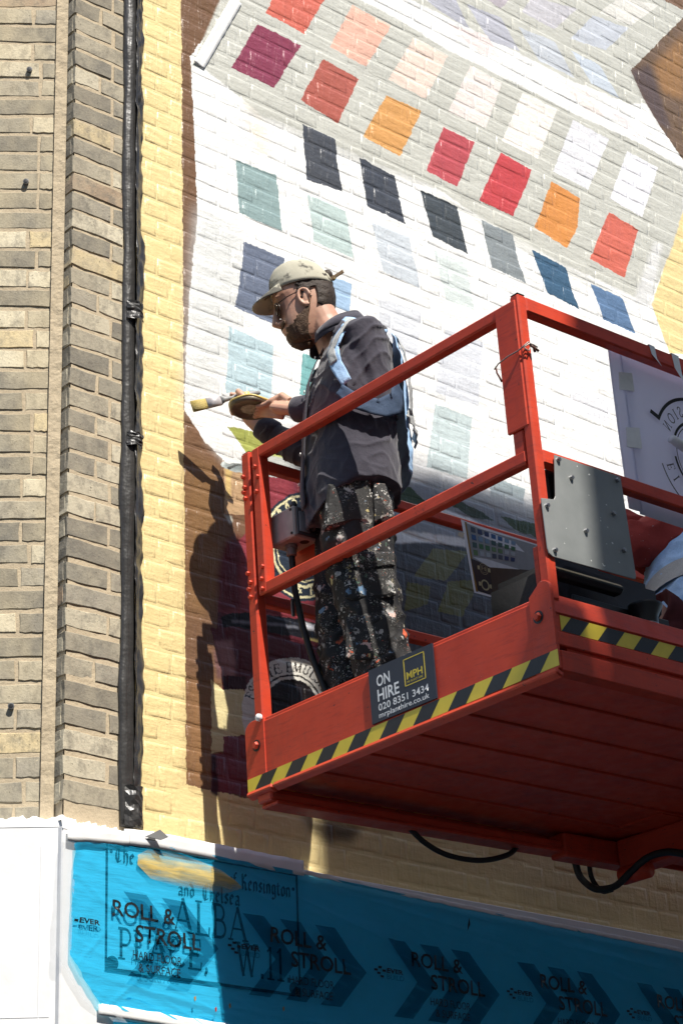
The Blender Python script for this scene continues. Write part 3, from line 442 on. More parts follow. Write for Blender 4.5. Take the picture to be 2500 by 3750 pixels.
((37,28,26),0,1,[(0.316,4.259),(0.317,4.257),(0.342,4.274),(0.340,4.276)]),
((37,28,26),0,1,[(0.318,4.260),(0.316,4.258),(0.320,4.251),(0.323,4.253)]),
((37,28,26),0,1,[(0.341,4.275),(0.339,4.273),(0.344,4.267),(0.347,4.269)]),
((37,28,26),0,1,[(0.342,4.238),(0.343,4.236),(0.355,4.244),(0.354,4.246)]),
((37,28,26),0,1,[(0.365,4.250),(0.372,4.254),(0.358,4.285),(0.352,4.282)]),
((37,28,26),0,1,[(0.349,4.281),(0.351,4.279),(0.374,4.291),(0.373,4.293)]),
((37,28,26),0,1,[(0.374,4.293),(0.371,4.292),(0.375,4.284),(0.378,4.286)]),
((37,28,26),0,1,[(0.360,4.269),(0.361,4.267),(0.376,4.274),(0.375,4.276)]),
((37,28,26),0,1,[(0.374,4.279),(0.372,4.278),(0.375,4.271),(0.377,4.272)]),
((37,28,26),0,1,[(0.362,4.252),(0.363,4.249),(0.388,4.262),(0.387,4.264)]),
((37,28,26),0,1,[(0.386,4.261),(0.389,4.262),(0.387,4.271),(0.384,4.270)]),
((37,28,26),0,1,[(0.412,4.271),(0.419,4.272),(0.419,4.309),(0.412,4.307)]),
((37,28,26),0,1,[(0.410,4.307),(0.410,4.304),(0.435,4.310),(0.435,4.313)]),
((37,28,26),0,1,[(0.436,4.313),(0.433,4.312),(0.433,4.303),(0.437,4.304)]),
((37,28,26),0,1,[(0.415,4.291),(0.415,4.289),(0.430,4.292),(0.430,4.295)]),
((37,28,26),0,1,[(0.431,4.298),(0.428,4.297),(0.428,4.289),(0.431,4.290)]),
((37,28,26),0,1,[(0.410,4.272),(0.410,4.270),(0.437,4.276),(0.437,4.279)]),
((37,28,26),0,1,[(0.434,4.276),(0.438,4.276),(0.439,4.287),(0.436,4.286)]),
((37,28,26),0,1,[(0.442,4.278),(0.445,4.278),(0.455,4.315),(0.452,4.315)]),
((37,28,26),0,1,[(0.457,4.316),(0.450,4.314),(0.454,4.277),(0.460,4.279)]),
((37,28,26),0,1,[(0.455,4.279),(0.458,4.278),(0.482,4.316),(0.479,4.317)]),
((37,28,26),0,1,[(0.483,4.317),(0.477,4.317),(0.468,4.279),(0.474,4.279)]),
((37,28,26),0,1,[(0.438,4.280),(0.438,4.277),(0.449,4.278),(0.449,4.280)]),
((37,28,26),0,1,[(0.465,4.281),(0.465,4.278),(0.477,4.279),(0.478,4.282)]),
((37,28,26),0,1,[(0.504,4.315),(0.499,4.316),(0.486,4.289),(0.490,4.288)]),
((37,28,26),0,1,[(0.491,4.290),(0.486,4.291),(0.485,4.288),(0.490,4.288)]),
((37,28,26),0,1,[(0.491,4.290),(0.486,4.290),(0.484,4.285),(0.489,4.285)]),
((37,28,26),0,1,[(0.489,4.287),(0.484,4.286),(0.484,4.281),(0.489,4.282)]),
((37,28,26),0,1,[(0.489,4.284),(0.484,4.282),(0.486,4.278),(0.491,4.280)]),
((37,28,26),0,1,[(0.489,4.282),(0.486,4.278),(0.489,4.276),(0.493,4.279)]),
((37,28,26),0,1,[(0.491,4.280),(0.488,4.276),(0.493,4.275),(0.496,4.279)]),
((37,28,26),0,1,[(0.493,4.279),(0.492,4.275),(0.498,4.276),(0.498,4.281)]),
((37,28,26),0,1,[(0.495,4.279),(0.497,4.276),(0.503,4.279),(0.501,4.282)]),
((37,28,26),0,1,[(0.498,4.281),(0.502,4.278),(0.506,4.282),(0.503,4.285)]),
((37,28,26),0,1,[(0.501,4.283),(0.505,4.281),(0.509,4.286),(0.505,4.288)]),
((37,28,26),0,1,[(0.504,4.286),(0.508,4.285),(0.522,4.312),(0.518,4.313)]),
((37,28,26),0,1,[(0.496,4.317),(0.495,4.314),(0.506,4.312),(0.508,4.315)]),
((37,28,26),0,1,[(0.515,4.314),(0.514,4.311),(0.525,4.309),(0.526,4.312)]),
((37,28,26),0,1,[(0.510,4.273),(0.515,4.271),(0.542,4.307),(0.537,4.309)]),
((37,28,26),0,1,[(0.509,4.276),(0.507,4.273),(0.529,4.265),(0.531,4.268)]),
((37,28,26),0,1,[(0.527,4.266),(0.529,4.265),(0.538,4.275),(0.535,4.276)]),
((37,28,26),0,1,[(0.535,4.310),(0.533,4.307),(0.543,4.303),(0.545,4.306)]),
((37,28,26),0,1,[(0.568,4.281),(0.573,4.280),(0.578,4.287),(0.573,4.289)]),
((37,28,26),0,1,[(0.573,4.285),(0.578,4.288),(0.573,4.294),(0.568,4.291)]),
((37,28,26),0,1,[(0.571,4.290),(0.573,4.294),(0.564,4.295),(0.562,4.290)]),
((37,28,26),0,1,[(0.566,4.291),(0.563,4.294),(0.555,4.289),(0.558,4.286)]),
((37,28,26),0,1,[(0.560,4.289),(0.555,4.289),(0.553,4.280),(0.559,4.280)]),
((37,28,26),0,1,[(0.559,4.283),(0.553,4.281),(0.555,4.271),(0.561,4.273)]),
((37,28,26),0,1,[(0.561,4.274),(0.555,4.273),(0.554,4.264),(0.559,4.265)]),
((37,28,26),0,1,[(0.559,4.265),(0.556,4.268),(0.547,4.261),(0.550,4.258)]),
((37,28,26),0,1,[(0.549,4.258),(0.551,4.262),(0.541,4.263),(0.539,4.258)]),
((37,28,26),0,1,[(0.539,4.258),(0.544,4.261),(0.539,4.267),(0.534,4.264)]),
((37,28,26),0,1,[(0.534,4.265),(0.539,4.264),(0.544,4.272),(0.539,4.273)]),
((37,28,26),0,1,[(0.552,4.251),(0.556,4.248),(0.592,4.278),(0.588,4.282)]),
((37,28,26),0,1,[(0.552,4.255),(0.550,4.252),(0.558,4.246),(0.560,4.248)]),
((37,28,26),0,1,[(0.586,4.283),(0.584,4.281),(0.592,4.275),(0.594,4.277)]),
((37,28,26),0,1,[(0.594,4.238),(0.597,4.235),(0.605,4.241),(0.602,4.244)]),
((37,28,26),0,1,[(0.600,4.242),(0.604,4.240),(0.610,4.248),(0.605,4.249)]),
((37,28,26),0,1,[(0.604,4.247),(0.609,4.247),(0.612,4.254),(0.607,4.254)]),
((37,28,26),0,1,[(0.606,4.251),(0.612,4.253),(0.612,4.259),(0.606,4.258)]),
((37,28,26),0,1,[(0.607,4.256),(0.612,4.259),(0.608,4.263),(0.603,4.260)]),
((37,28,26),0,1,[(0.605,4.259),(0.609,4.263),(0.602,4.265),(0.599,4.261)]),
((37,28,26),0,1,[(0.602,4.261),(0.603,4.265),(0.595,4.265),(0.593,4.260)]),
((37,28,26),0,1,[(0.596,4.261),(0.596,4.265),(0.587,4.262),(0.587,4.258)]),
((37,28,26),0,1,[(0.590,4.259),(0.588,4.263),(0.579,4.258),(0.581,4.254)]),
((37,28,26),0,1,[(0.584,4.256),(0.580,4.259),(0.573,4.253),(0.576,4.250)]),
((37,28,26),0,1,[(0.578,4.252),(0.574,4.254),(0.568,4.246),(0.572,4.245)]),
((37,28,26),0,1,[(0.574,4.247),(0.569,4.248),(0.566,4.240),(0.571,4.240)]),
((37,28,26),0,1,[(0.571,4.243),(0.566,4.241),(0.566,4.235),(0.572,4.236)]),
((37,28,26),0,1,[(0.571,4.239),(0.566,4.235),(0.570,4.231),(0.575,4.234)]),
((37,28,26),0,1,[(0.572,4.235),(0.569,4.231),(0.576,4.229),(0.579,4.233)]),
((37,28,26),0,1,[(0.576,4.234),(0.575,4.229),(0.583,4.229),(0.584,4.234)]),
((37,28,26),0,1,[(0.581,4.233),(0.582,4.229),(0.591,4.232),(0.591,4.236)]),
((37,28,26),0,1,[(0.588,4.235),(0.590,4.231),(0.599,4.236),(0.597,4.240)]),
((37,28,26),0,1,[(0.580,4.219),(0.581,4.216),(0.623,4.237),(0.622,4.239)]),
((37,28,26),0,1,[(0.626,4.237),(0.621,4.240),(0.585,4.202),(0.589,4.199)]),
((37,28,26),0,1,[(0.587,4.203),(0.588,4.200),(0.630,4.220),(0.629,4.223)]),
((37,28,26),0,1,[(0.581,4.223),(0.578,4.221),(0.581,4.213),(0.584,4.215)]),
((37,28,26),0,1,[(0.629,4.226),(0.626,4.225),(0.629,4.216),(0.632,4.217)]),
((235,226,180),0,1,[(0.489,4.582),(0.493,4.586),(0.476,4.600),(0.471,4.596)]),
((235,226,180),0,1,[(0.472,4.596),(0.477,4.598),(0.476,4.606),(0.471,4.604)]),
((235,226,180),0,1,[(0.471,4.604),(0.475,4.602),(0.481,4.609),(0.478,4.611)]),
((235,226,180),0,1,[(0.480,4.612),(0.476,4.607),(0.482,4.605),(0.486,4.609)]),
((235,226,180),0,1,[(0.486,4.609),(0.481,4.608),(0.478,4.600),(0.484,4.601)]),
((235,226,180),0,1,[(0.484,4.602),(0.480,4.603),(0.468,4.587),(0.472,4.586)]),
((235,226,180),0,1,[(0.473,4.589),(0.468,4.588),(0.466,4.579),(0.471,4.580)]),
((235,226,180),0,1,[(0.470,4.583),(0.466,4.579),(0.473,4.576),(0.477,4.580)]),
((235,226,180),0,1,[(0.472,4.580),(0.474,4.576),(0.483,4.582),(0.482,4.585)]),
((235,226,180),0,1,[(0.479,4.582),(0.483,4.582),(0.492,4.597),(0.488,4.598)]),
((235,226,180),0,1,[(0.534,4.591),(0.541,4.593),(0.542,4.625),(0.535,4.623)]),
((235,226,180),0,1,[(0.533,4.623),(0.533,4.619),(0.546,4.624),(0.546,4.628)]),
((235,226,180),0,1,[(0.545,4.625),(0.545,4.625),(0.545,4.625),(0.545,4.625)]),
((235,226,180),0,1,[(0.545,4.627),(0.544,4.623),(0.549,4.624),(0.550,4.628)]),
((235,226,180),0,1,[(0.549,4.628),(0.546,4.624),(0.550,4.623),(0.553,4.627)]),
((235,226,180),0,1,[(0.552,4.628),(0.548,4.624),(0.551,4.622),(0.555,4.625)]),
((235,226,180),0,1,[(0.555,4.626),(0.550,4.623),(0.552,4.620),(0.556,4.622)]),
((235,226,180),0,1,[(0.556,4.623),(0.551,4.622),(0.551,4.617),(0.556,4.619)]),
((235,226,180),0,1,[(0.556,4.620),(0.552,4.619),(0.550,4.615),(0.554,4.615)]),
((235,226,180),0,1,[(0.555,4.616),(0.551,4.617),(0.548,4.613),(0.552,4.612)]),
((235,226,180),0,1,[(0.552,4.613),(0.550,4.615),(0.546,4.611),(0.548,4.609)]),
((235,226,180),0,1,[(0.549,4.609),(0.548,4.613),(0.543,4.610),(0.544,4.607)]),
((235,226,180),0,1,[(0.546,4.608),(0.546,4.611),(0.537,4.608),(0.537,4.604)]),
((235,226,180),0,1,[(0.532,4.592),(0.532,4.590),(0.544,4.594),(0.544,4.597)]),
((235,226,180),0,1,[(0.570,4.604),(0.573,4.604),(0.587,4.640),(0.584,4.640)]),
((235,226,180),0,1,[(0.588,4.642),(0.582,4.638),(0.594,4.611),(0.601,4.615)]),
((235,226,180),0,1,[(0.576,4.618),(0.576,4.615),(0.593,4.621),(0.593,4.624)]),
((235,226,180),0,1,[(0.567,4.605),(0.567,4.602),(0.576,4.605),(0.577,4.608)]),
((235,226,180),0,1,[(0.591,4.613),(0.591,4.611),(0.602,4.614),(0.602,4.617)])]
MX0, MX1, MZ0, MZ1, TX = -.36, 3.5, 3.3, 8.9, .0026
def mural_image():
    nx, nz = int((MX1-MX0)/TX), int((MZ1-MZ0)/TX); img = np.zeros((nz, nx, 3), np.float32)
    xs = MX0+(np.arange(nx)+.5)*TX; zs = MZ0+(np.arange(nz)+.5)*TX
    def sm(seed, s):
        r = np.random.RandomState(seed); a = r.rand(int(nz*TX/s)+3, int(nx*TX/s)+3).astype(np.float32); yy = np.arange(nz)*TX/s; xx = np.arange(nx)*TX/s
        yi, xi = yy.astype(int), xx.astype(int); fy, fx = (yy-yi)[:, None].astype(np.float32), (xx-xi)[None].astype(np.float32); fy = fy*fy*(3-2*fy); fx = fx*fx*(3-2*fx)
        return (a[yi][:, xi]*(1-fx)+a[yi][:, xi+1]*fx)*(1-fy)+(a[yi+1][:, xi]*(1-fx)+a[yi+1][:, xi+1]*fx)*fy
    wx = (sm(1, .03)-.5)*.006+(sm(2, .009)-.5)*.004; wz = (sm(3, .03)-.5)*.006+(sm(4, .009)-.5)*.004     # hand-painted edges
    for col, blur, al, pts in MURAL:
        P = np.array(pts); pad = blur*.003+.012; x0, x1, z0, z1 = P[:, 0].min()-pad, P[:, 0].max()+pad, P[:, 1].min()-pad, P[:, 1].max()+pad
        i0, i1 = max(0, int((x0-MX0)/TX)), min(nx, int((x1-MX0)/TX)+1); j0, j1 = max(0, int((z0-MZ0)/TX)), min(nz, int((z1-MZ0)/TX)+1)
        if i1 <= i0 or j1 <= j0: continue
        X = xs[None, i0:i1]+wx[j0:j1, i0:i1]; Z = zs[j0:j1, None]+wz[j0:j1, i0:i1]; m = np.zeros(X.shape, bool)
        for (ax, az), (bx, bz) in zip(pts, pts[1:]+pts[:1]):
            if az == bz: continue
            m ^= ((az > Z) != (bz > Z)) & (X < (bx-ax)*(Z-az)/(bz-az)+ax)
        a = m.astype(np.float32)
        if blur:
            r = max(1, int(blur*.001/TX*.8))
            for ax in (0, 1, 0, 1):
                c = np.cumsum(np.pad(a, [(r+1, r) if ax == q else (0, 0) for q in (0, 1)], mode='edge'), axis=ax); n = a.shape[ax]
                a = (np.take(c, range(2*r+1, 2*r+1+n), axis=ax)-np.take(c, range(0, n), axis=ax))/(2*r+1)
        a = (a*al)[..., None]; img[j0:j1, i0:i1] = img[j0:j1, i0:i1]*(1-a)+np.array(lin(col), np.float32)*.9*a
    # black paint brushed raggedly past the tape on the left edge
    rag = -.225+.022*(sm(9, .05)-.3)+.018*(sm(10, .014)-.5); m = (xs[None] < rag); img[m] = (.02, .02, .021)
    v = 1+.07*(sm(11, .11)-.5)+.05*(sm(12, .02)-.5); img *= v[..., None]
    im = bpy.data.images.new('mural_paint', nx, nz, float_buffer=True); im.colorspace_settings.name = 'Non-Color'
    px = np.ones((nz, nx, 4), np.float32); px[..., :3] = img; im.pixels.foreach_set(px.ravel()); im.update(); im.pack(); return im
k = NT('mural_emulsion_paint'); pos = k.n('NewGeometry').outputs['Position']; sx = k.n('SeparateXYZ'); k.l(pos, sx.inputs[0]); cx = k.n('CombineXYZ')
for i, (o, a, b) in enumerate(((0, MX0, MX1), (2, MZ0, MZ1))):
    mr = k.n('MapRange', clamp=False); mr.inputs[1].default_value = a; mr.inputs[2].default_value = b; k.l(sx.outputs[o], mr.inputs[0]); k.l(mr.outputs[0], cx.inputs[i])
ti = k.n('TexImage', extension='EXTEND', interpolation='Linear'); ti.image = mural_image(); k.l(cx.outputs[0], ti.inputs[0])
drip = k.noise(k.pos(True, (34, 34, 5.5), (0, .12, 0)), 1, 4, .65); fine = k.noise(k.pos(True), 55, 4, .65); big = k.noise(k.pos(True, (1, 1, 3.6)), 7, 3, .55)
c = k.mix(k.ramp(fine, [(.3, (0, 0, 0)), (.8, (.2, .2, .2))]), ti.outputs[0], (.7, .68, .64), 'MULTIPLY')
c = k.mix(k.ramp(drip, [(.62, (0, 0, 0)), (.78, (.3, .3, .3))]), c, (.86, .84, .8), 'SCREEN') if False else c
ad = k.n('Math', operation='ADD'); k.l(k.ramp(drip, [(.5, (0, 0, 0)), (.72, (1, 1, 1))]), ad.inputs[0]); k.l(fine, ad.inputs[1]); ad2 = k.n('Math', operation='MULTIPLY_ADD'); k.l(big, ad2.inputs[0]); ad2.inputs[1].default_value = 2.6; k.l(ad.outputs[0], ad2.inputs[2])
k.bump(ad2.outputs[0], .5, .004)
MUR = k.done(c, .36, .42)
# ---------------------------------------------------------------- bricks
def brick_mesh(w, h, d, seed, jit, bev, relief=.002):
    r = random.Random(seed); nx = 4; P = []
    for i in range(nx): P.append((-w/2+w*i/nx, -h/2))
    P.append((w/2, -h/2)); P.append((w/2, 0))
    for i in range(nx): P.append((w/2-w*i/nx, h/2))
    P.append((-w/2, h/2)); P.append((-w/2, 0)); n = len(P)
    Q = [(x+r.uniform(-jit, jit), z+r.uniform(-jit, jit)) for x, z in P]
    R = [(x-math.copysign(bev*r.uniform(.6, 1.5), x) if abs(x) > w*.49 else x, z-math.copysign(bev*r.uniform(.6, 1.6), z) if abs(z) > h*.3 else z) for x, z in Q]
    v = [(x, d, z) for x, z in Q]+[(x, bev*.7+r.uniform(0, relief), z) for x, z in Q]+[(x, r.uniform(-relief, relief)*.5, z) for x, z in R]+[(-w*.2, -relief*.4, 0), (w*.2, -relief*.3, 0)]
    f = []
    for a in (0, 1):
        for i in range(n): f.append((a*n+i, a*n+(i+1) % n, (a+1)*n+(i+1) % n, (a+1)*n+i))
    A, B = 3*n, 3*n+1
    for i in range(n):
        x = (R[i][0]+R[(i+1) % n][0])/2; f.append((2*n+i, 2*n+(i+1) % n, A if x < 0 else B))
    tl = [i for i in range(n) if R[i][0] < 0]
    f.append((A, B, 2*n+[i for i in range(n) if abs(P[i][0]) < 1e-6 and P[i][1] > 0][0])); f.append((B, A, 2*n+[i for i in range(n) if abs(P[i][0]) < 1e-6 and P[i][1] < 0][0]))
    me = bpy.data.meshes.new('brick'); me.from_pydata(v, [], f)
    bm = bmesh.new(); bm.from_mesh(me); bmesh.ops.recalc_face_normals(bm, faces=bm.faces)
    if sum(q.normal.y*q.calc_area() for q in bm.faces if q.calc_center_median().y < d*.4) > 0: bmesh.ops.reverse_faces(bm, faces=bm.faces)
    bm.to_mesh(me); bm.free()
    return me
CI = cam.matrix_world.inverted()
def in_view(p):
    q = CI @ Vector(p)
    if q.z > -.1: return None
    f = cd.lens/36; u = .5+f*(q.x/-q.z)*1.5; v = .5-f*(q.y/-q.z); return (u, v, -q.z)
# mural wall
CH = .0795; ZB = 3.28
mw = thing('mural_wall', 'brick wall painted with a giant colour chart mural and yellow border', 'wall')
MB().box((-.35, .0003, 2.2), (4.4, .3, 9.6)).build('mortar_joint', MUR, mw)
def painted_brick(w, h, seed):                               # many coats of paint round the edges off
    r = random.Random(seed); nx = 3; P = [(-w/2+w*i/nx, -h/2) for i in range(nx+1)]+[(w/2, 0)]+[(w/2-w*i/nx, h/2) for i in range(nx+1)]+[(-w/2, 0)]; n = len(P)
    def ring(ins, y, j): return [(x-math.copysign(min(ins, w*.4), x)*(abs(x) > w*.4)+r.uniform(-j, j), y+r.uniform(-j, j)*.12, z-math.copysign(min(ins, h*.4), z)*(abs(z) > h*.3)+r.uniform(-j, j)) for x, z in P]
    v = ring(0, .004, .001)+ring(.0042, .0003, .0014)+ring(.0135, .0, .0025); c0 = len(v); v += [(-w*.17, -.0003, 0), (w*.17, -.0002, 0)]
    f = [(a*n+i, a*n+(i+1) % n, (a+1)*n+(i+1) % n, (a+1)*n+i) for a in (0, 1) for i in range(n)]
    for i in range(n): f.append((2*n+i, 2*n+(i+1) % n, c0 if (P[i][0]+P[(i+1) % n][0]) < 0 or (abs(P[i][0]+P[(i+1) % n][0]) < 1e-6 and P[i][1] < 0) else c0+1))
    me = bpy.data.meshes.new('brick'); me.from_pydata(v, [], f); bm = bmesh.new(); bm.from_mesh(me); bmesh.ops.holes_fill(bm, edges=bm.edges, sides=4); bmesh.ops.recalc_face_normals(bm, faces=bm.faces)
    if sum(q.normal.y*q.calc_area() for q in bm.faces if q.calc_center_median().y < .0005) > 0: bmesh.ops.reverse_faces(bm, faces=bm.faces)
    bm.to_mesh(me); bm.free(); me.polygons.foreach_set('use_smooth', [True]*len(me.polygons)); return me
SV = [painted_brick(.221, CH-.003, 100+i) for i in range(6)]; HV = [painted_brick(.111, CH-.003, 200+i) for i in range(5)]
for m in SV+HV: m.materials.append(MUR)
cand = []; rnd = random.Random(3)
for j in range(int(6.1/CH)):
    z = ZB+(j+.5)*CH; x = -.34-(.17 if j % 2 else 0.0)-.02; kx = j % 2
    while x < 4.3:
        L = .215 if kx % 2 == 0 else .105; kx += 1; x0 = x+.0045; xc = x0+L/2; x += L+.009
        if x0 < -.36: continue
        q = in_view((xc, 0, z)); v = q is not None and -.05 < q[0] < 1.05 and -.04 < q[1] < 1.04
        if not v and not (q and -.4 < q[0] < 1.5 and -.3 < q[1] < 1.3): continue
        cand.append((L, xc, z, q, v))
def hid(u, v): return (u > .36 and v > .66) or (.45 < u < .6 and .3 < v < .66)
cand.sort(key=lambda c: (not c[4], hid(c[3][0], c[3][1]) if c[4] else 0, c[3][2]/(c[0]**.5)))
bm = bmesh.new(); nb = 0
for L, xc, z, q, v in cand:
    me = rnd.choice(SV if L > .15 else HV); M = Matrix.Translation((xc+rnd.uniform(-.003, .003), -.0003+rnd.uniform(-.0011, .0006), z+rnd.uniform(-.002, .002))) @ Matrix.Rotation(rnd.gauss(0, .007), 4, 'Y') @ Matrix.Rotation(rnd.gauss(.007, .006), 4, 'X') @ Matrix.Rotation(rnd.gauss(0, .003), 4, 'Z')
    if nb < 298 and v:
        o = link('brick', me, None, mw); o.matrix_local = M; nb += 1
    else:
        n0 = len(bm.verts); bm.from_mesh(me); bm.verts.ensure_lookup_table(); bmesh.ops.transform(bm, matrix=M, verts=bm.verts[n0:])
me = bpy.data.meshes.new('far_bricks'); bm.to_mesh(me); bm.free(); o = link('far_bricks', me, MUR, mw); o['kind'] = 'stuff'
# weathered stock brick
def stock_mat(name, tint, yl):
    k = NT(name); oi = k.n('ObjectInfo'); g = k.pos(True); rd = oi.outputs['Random']
    base = k.ramp(rd, [(0, (.22, .205, .18)), (.14, (.40, .37, .31)), (.28, (.27, .255, .225)), (.42, (.55, .51, .42)), (.54, (.19, .182, .168)), (.66, (.62, .58, .48)), (.78, (.33, .31, .275)), (.88, (.60, .50, .32)), (.92, (.36, .27, .20)), (.96, (.25, .235, .21))], 'CONSTANT')
    n1 = k.noise(g, 13, 6, .7); n2 = k.noise(k.pos(True, (1, 1, .7)), 26, 6, .75); n3 = k.noise(g, 120, 2, .6)
    c = k.mix(k.ramp(n1, [(.40, (0, 0, 0)), (.72, (.5, .5, .5))]), base, (.5, .46, .365)); c = k.mix(k.ramp(n2, [(.46, (0, 0, 0)), (.70, (.85, .85, .85))]), c, (.14, .134, .125))
    c = k.mix(k.ramp(n3, [(.68, (0, 0, 0)), (.73, (.85, .85, .85))]), c, (.05, .045, .04)); c = k.mix(k.ramp(k.noise(g, 44, 3, .6), [(.70, (0, 0, 0)), (.74, (.7, .7, .7))]), c, (.58, .53, .42))
    hh = k.n('Math', operation='ADD'); k.l(n2, hh.inputs[0]); k.l(n3, hh.inputs[1]); k.bump(hh.outputs[0], .42, .0035)
    c = k.mix(k.ramp(k.noise(k.pos(True, (1, 1, .35)), 5, 3), [(.4, (0, 0, 0)), (.7, (.4, .4, .4))]), c, yl); c = k.mix(1.0, c, tint, 'MULTIPLY'); return k.done(c, .88, .25)
STKR = stock_mat('broken_red_brick', (1.0, .62, .42), (.4, .2, .12)); STK = stock_mat('yellow_stock_brick', (1.12, 1.07, .95), (.58, .5, .35)); STKG = stock_mat('grey_stock_brick', (.97, .935, .85), (.36, .32, .26))
k = NT('buff_mortar'); g = k.pos(True); a = k.noise(g, 90, 4, .7)
c = k.mix(k.noise(g, 7, 4), (.45, .365, .25), (.56, .465, .325)); c = k.mix(k.ramp(a, [(.56, (0, 0, 0)), (.75, (.5, .5, .5))]), c, (.34, .285, .2)); k.bump(a, .7, .004)
MOR = k.done(c, .9, .2)
def stock(w, seed, mt_): 
    m = brick_mesh(w, .0645, .06, seed, .0026, .0016, .0010); m.materials.append(mt_); return m
LEN = {L: [stock(L, int(L*1000)+i*7, STK) for i in range(4)] for L in (.215, .16, .105, .075, .045)}; LENR = [stock(.045, 900+i, STKR) for i in range(4)]; LENG = {L: [stock(L, int(L*1000)+i*7+3, STKG) for i in range(4)] for L in LEN}
def mortar_sheet(name, mat, parent, xs, zs, y, amp, seed):      # uneven joint surface, solid behind
    v = []; f = []; nx, nz = len(xs), len(zs)
    for z in zs:
        for x in xs: v.append((x, y+amp*(noise.noise(Vector((x*28+seed, z*28, seed)))+.5*noise.noise(Vector((x*90, z*90, seed)))), z))
    for j in range(nz-1):
        for i in range(nx-1): a = j*nx+i; f.append((a, a+1, a+nx+1, a+nx))
    n = len(v); v += [(xs[0], y+.2, zs[0]), (xs[-1], y+.2, zs[0]), (xs[-1], y+.2, zs[-1]), (xs[0], y+.2, zs[-1])]
    f += [(n, n+3, n+2, n+1), (0, n, n+1, nx-1), ((nz-1)*nx, nz*nx-1, n+2, n+3)]
    o = MB().add(v, f).build(name, mat, parent, smooth=False); return o
CP = .0795; Z0P = 3.66; Z1P = 6.95
frange = lambda a, b, s: [a+i*s for i in range(int(round((b-a)/s))+1)]
# pilaster: broad face parallel to the mural, narrow side face to its left
pl = thing('brick_pilaster', 'grey brown brick pilaster between the black wrapped pipe and the corner joint', 'pilaster')
mortar_sheet('mortar_joint', MOR, pl, frange(-.506, -.251, .0075), frange(2.3, Z1P, .012), -.0186, .0013, 1.3)
sd = mortar_sheet('mortar_joint', MOR, pl, frange(0, .1, .01), frange(2.3, Z1P, .012), .004, .0012, 4.1); sd.matrix_local = Matrix.Translation((-.512, .085, 0)) @ Matrix.Rotation(-math.pi/2, 4, 'Z')
rp = random.Random(11)
j = 0
z = Z0P-.02
while z < Z1P:
    ch = .083 if z < 4.3 else (.079 if z < 5.4 else .0765)
    if j % 2 == 0: seq = [.215, .075]
    else: seq = [.16, .105, .045]
    if rp.random() < .15: seq = [.105, .16, .045]
    x = -.512; zc = z+ch/2
    for i, L in enumerate(seq):
        if x > -.245 or x+L > -.222: L = max(.02, -.232-x)
        if x > -.25: break
        L0_ = min((.045, .075, .105, .16, .215), key=lambda q: abs(q-L)); o = link('brick', rp.choice(LENR if L0_ == .045 and x > -.33 else LENG[L0_]), None, pl); o.matrix_local = Matrix.Translation((x+L/2+.0, -.0215+rp.uniform(-.0012, .0014), zc+rp.uniform(-.002, .002))) @ Matrix.Rotation(rp.gauss(0, .01), 4, 'Y') @ Matrix.Rotation(rp.gauss(0, .012), 4, 'X')
        x += L+rp.uniform(.009, .014)
    o = link('brick', rp.choice(LENG[.105 if j % 2 else .075]), None, pl); o.matrix_local = Matrix.Translation((-.5135+rp.uniform(-.001, .0015), .035+(.012 if j % 2 else -.002), zc+rp.uniform(-.001, .001))) @ Matrix.Rotation(-math.pi/2, 4, 'Z')
    z += ch; j += 1
# chamfered corner wall, nearly square to the view
AN = math.atan2(.59, -.81)
AM = Matrix.Translation((-.51, .03, 0)) @ Matrix(((.8083, .5888, 0, 0), (-.5888, .8083, 0, 0), (0, 0, 1, 0), (0, 0, 0, 1)))     # local x runs along the wall (negative: left), y into it
aw = thing('brick_wall', 'yellow grey stock brick wall with wall plugs, left of the vertical mortar joint', 'wall'); aw.matrix_world = AM
mortar_sheet('mortar_joint', MOR, aw, frange(-1.1, .05, .0125), frange(2.3, Z1P+.2, .012), .0031, .0013, 7.7)
fl = mortar_sheet('mortar_fillet', MOR, aw, frange(-.042, .0, .006), frange(2.3, Z1P+.2, .009), -.009, .003, 9.2)
ra = random.Random(5); j = 0; z = Z0P-.09
while z < Z1P:
    ch = .0805 if z < 5 else .0795; zc = z+ch/2; x = .044
    seq = [.215, .105, .215, .215, .105, .215] if j % 2 else [.075, .16, .105, .215, .16, .215]
    if ra.random() < .3: seq = [.045, .16, .075, .215, .16, .215]
    for L in seq:
        if x+L > 1.05: break
        o = link('brick', ra.choice(LEN[L]), None, aw); o.matrix_local = Matrix.Translation((-(x+L/2), ra.uniform(-.0012, .0014), zc+ra.uniform(-.002, .002))) @ Matrix.Rotation(ra.gauss(0, .01), 4, 'Y') @ Matrix.Rotation(ra.gauss(0, .012), 4, 'X')
        x += L+ra.uniform(.009, .015)
    z += ch; j += 1
for x, z in ((.136, 6.406), (.1375, 5.926), (.139, 3.969)):
    o = MB().lathe([(.0095, 0), (.0105, .012), (.0075, .0125), (.007, .002), (.0, .002)], n=14, M=Matrix.Rotation(math.pi/2, 4, 'X')).build('wall_plug', simple('plug_grey', (.12, .12, .12), .5) if not bpy.data.materials.get('plug_grey') else bpy.data.materials['plug_grey'], aw); o.location = (-x, -.001, z); q = MB().lathe([(.0072, .0), (.0, .0004)], n=14, M=Matrix.Rotation(math.pi/2, 4, 'X')).build('plug_hole', BLK, aw); q.location = (-x, -.0145, z)
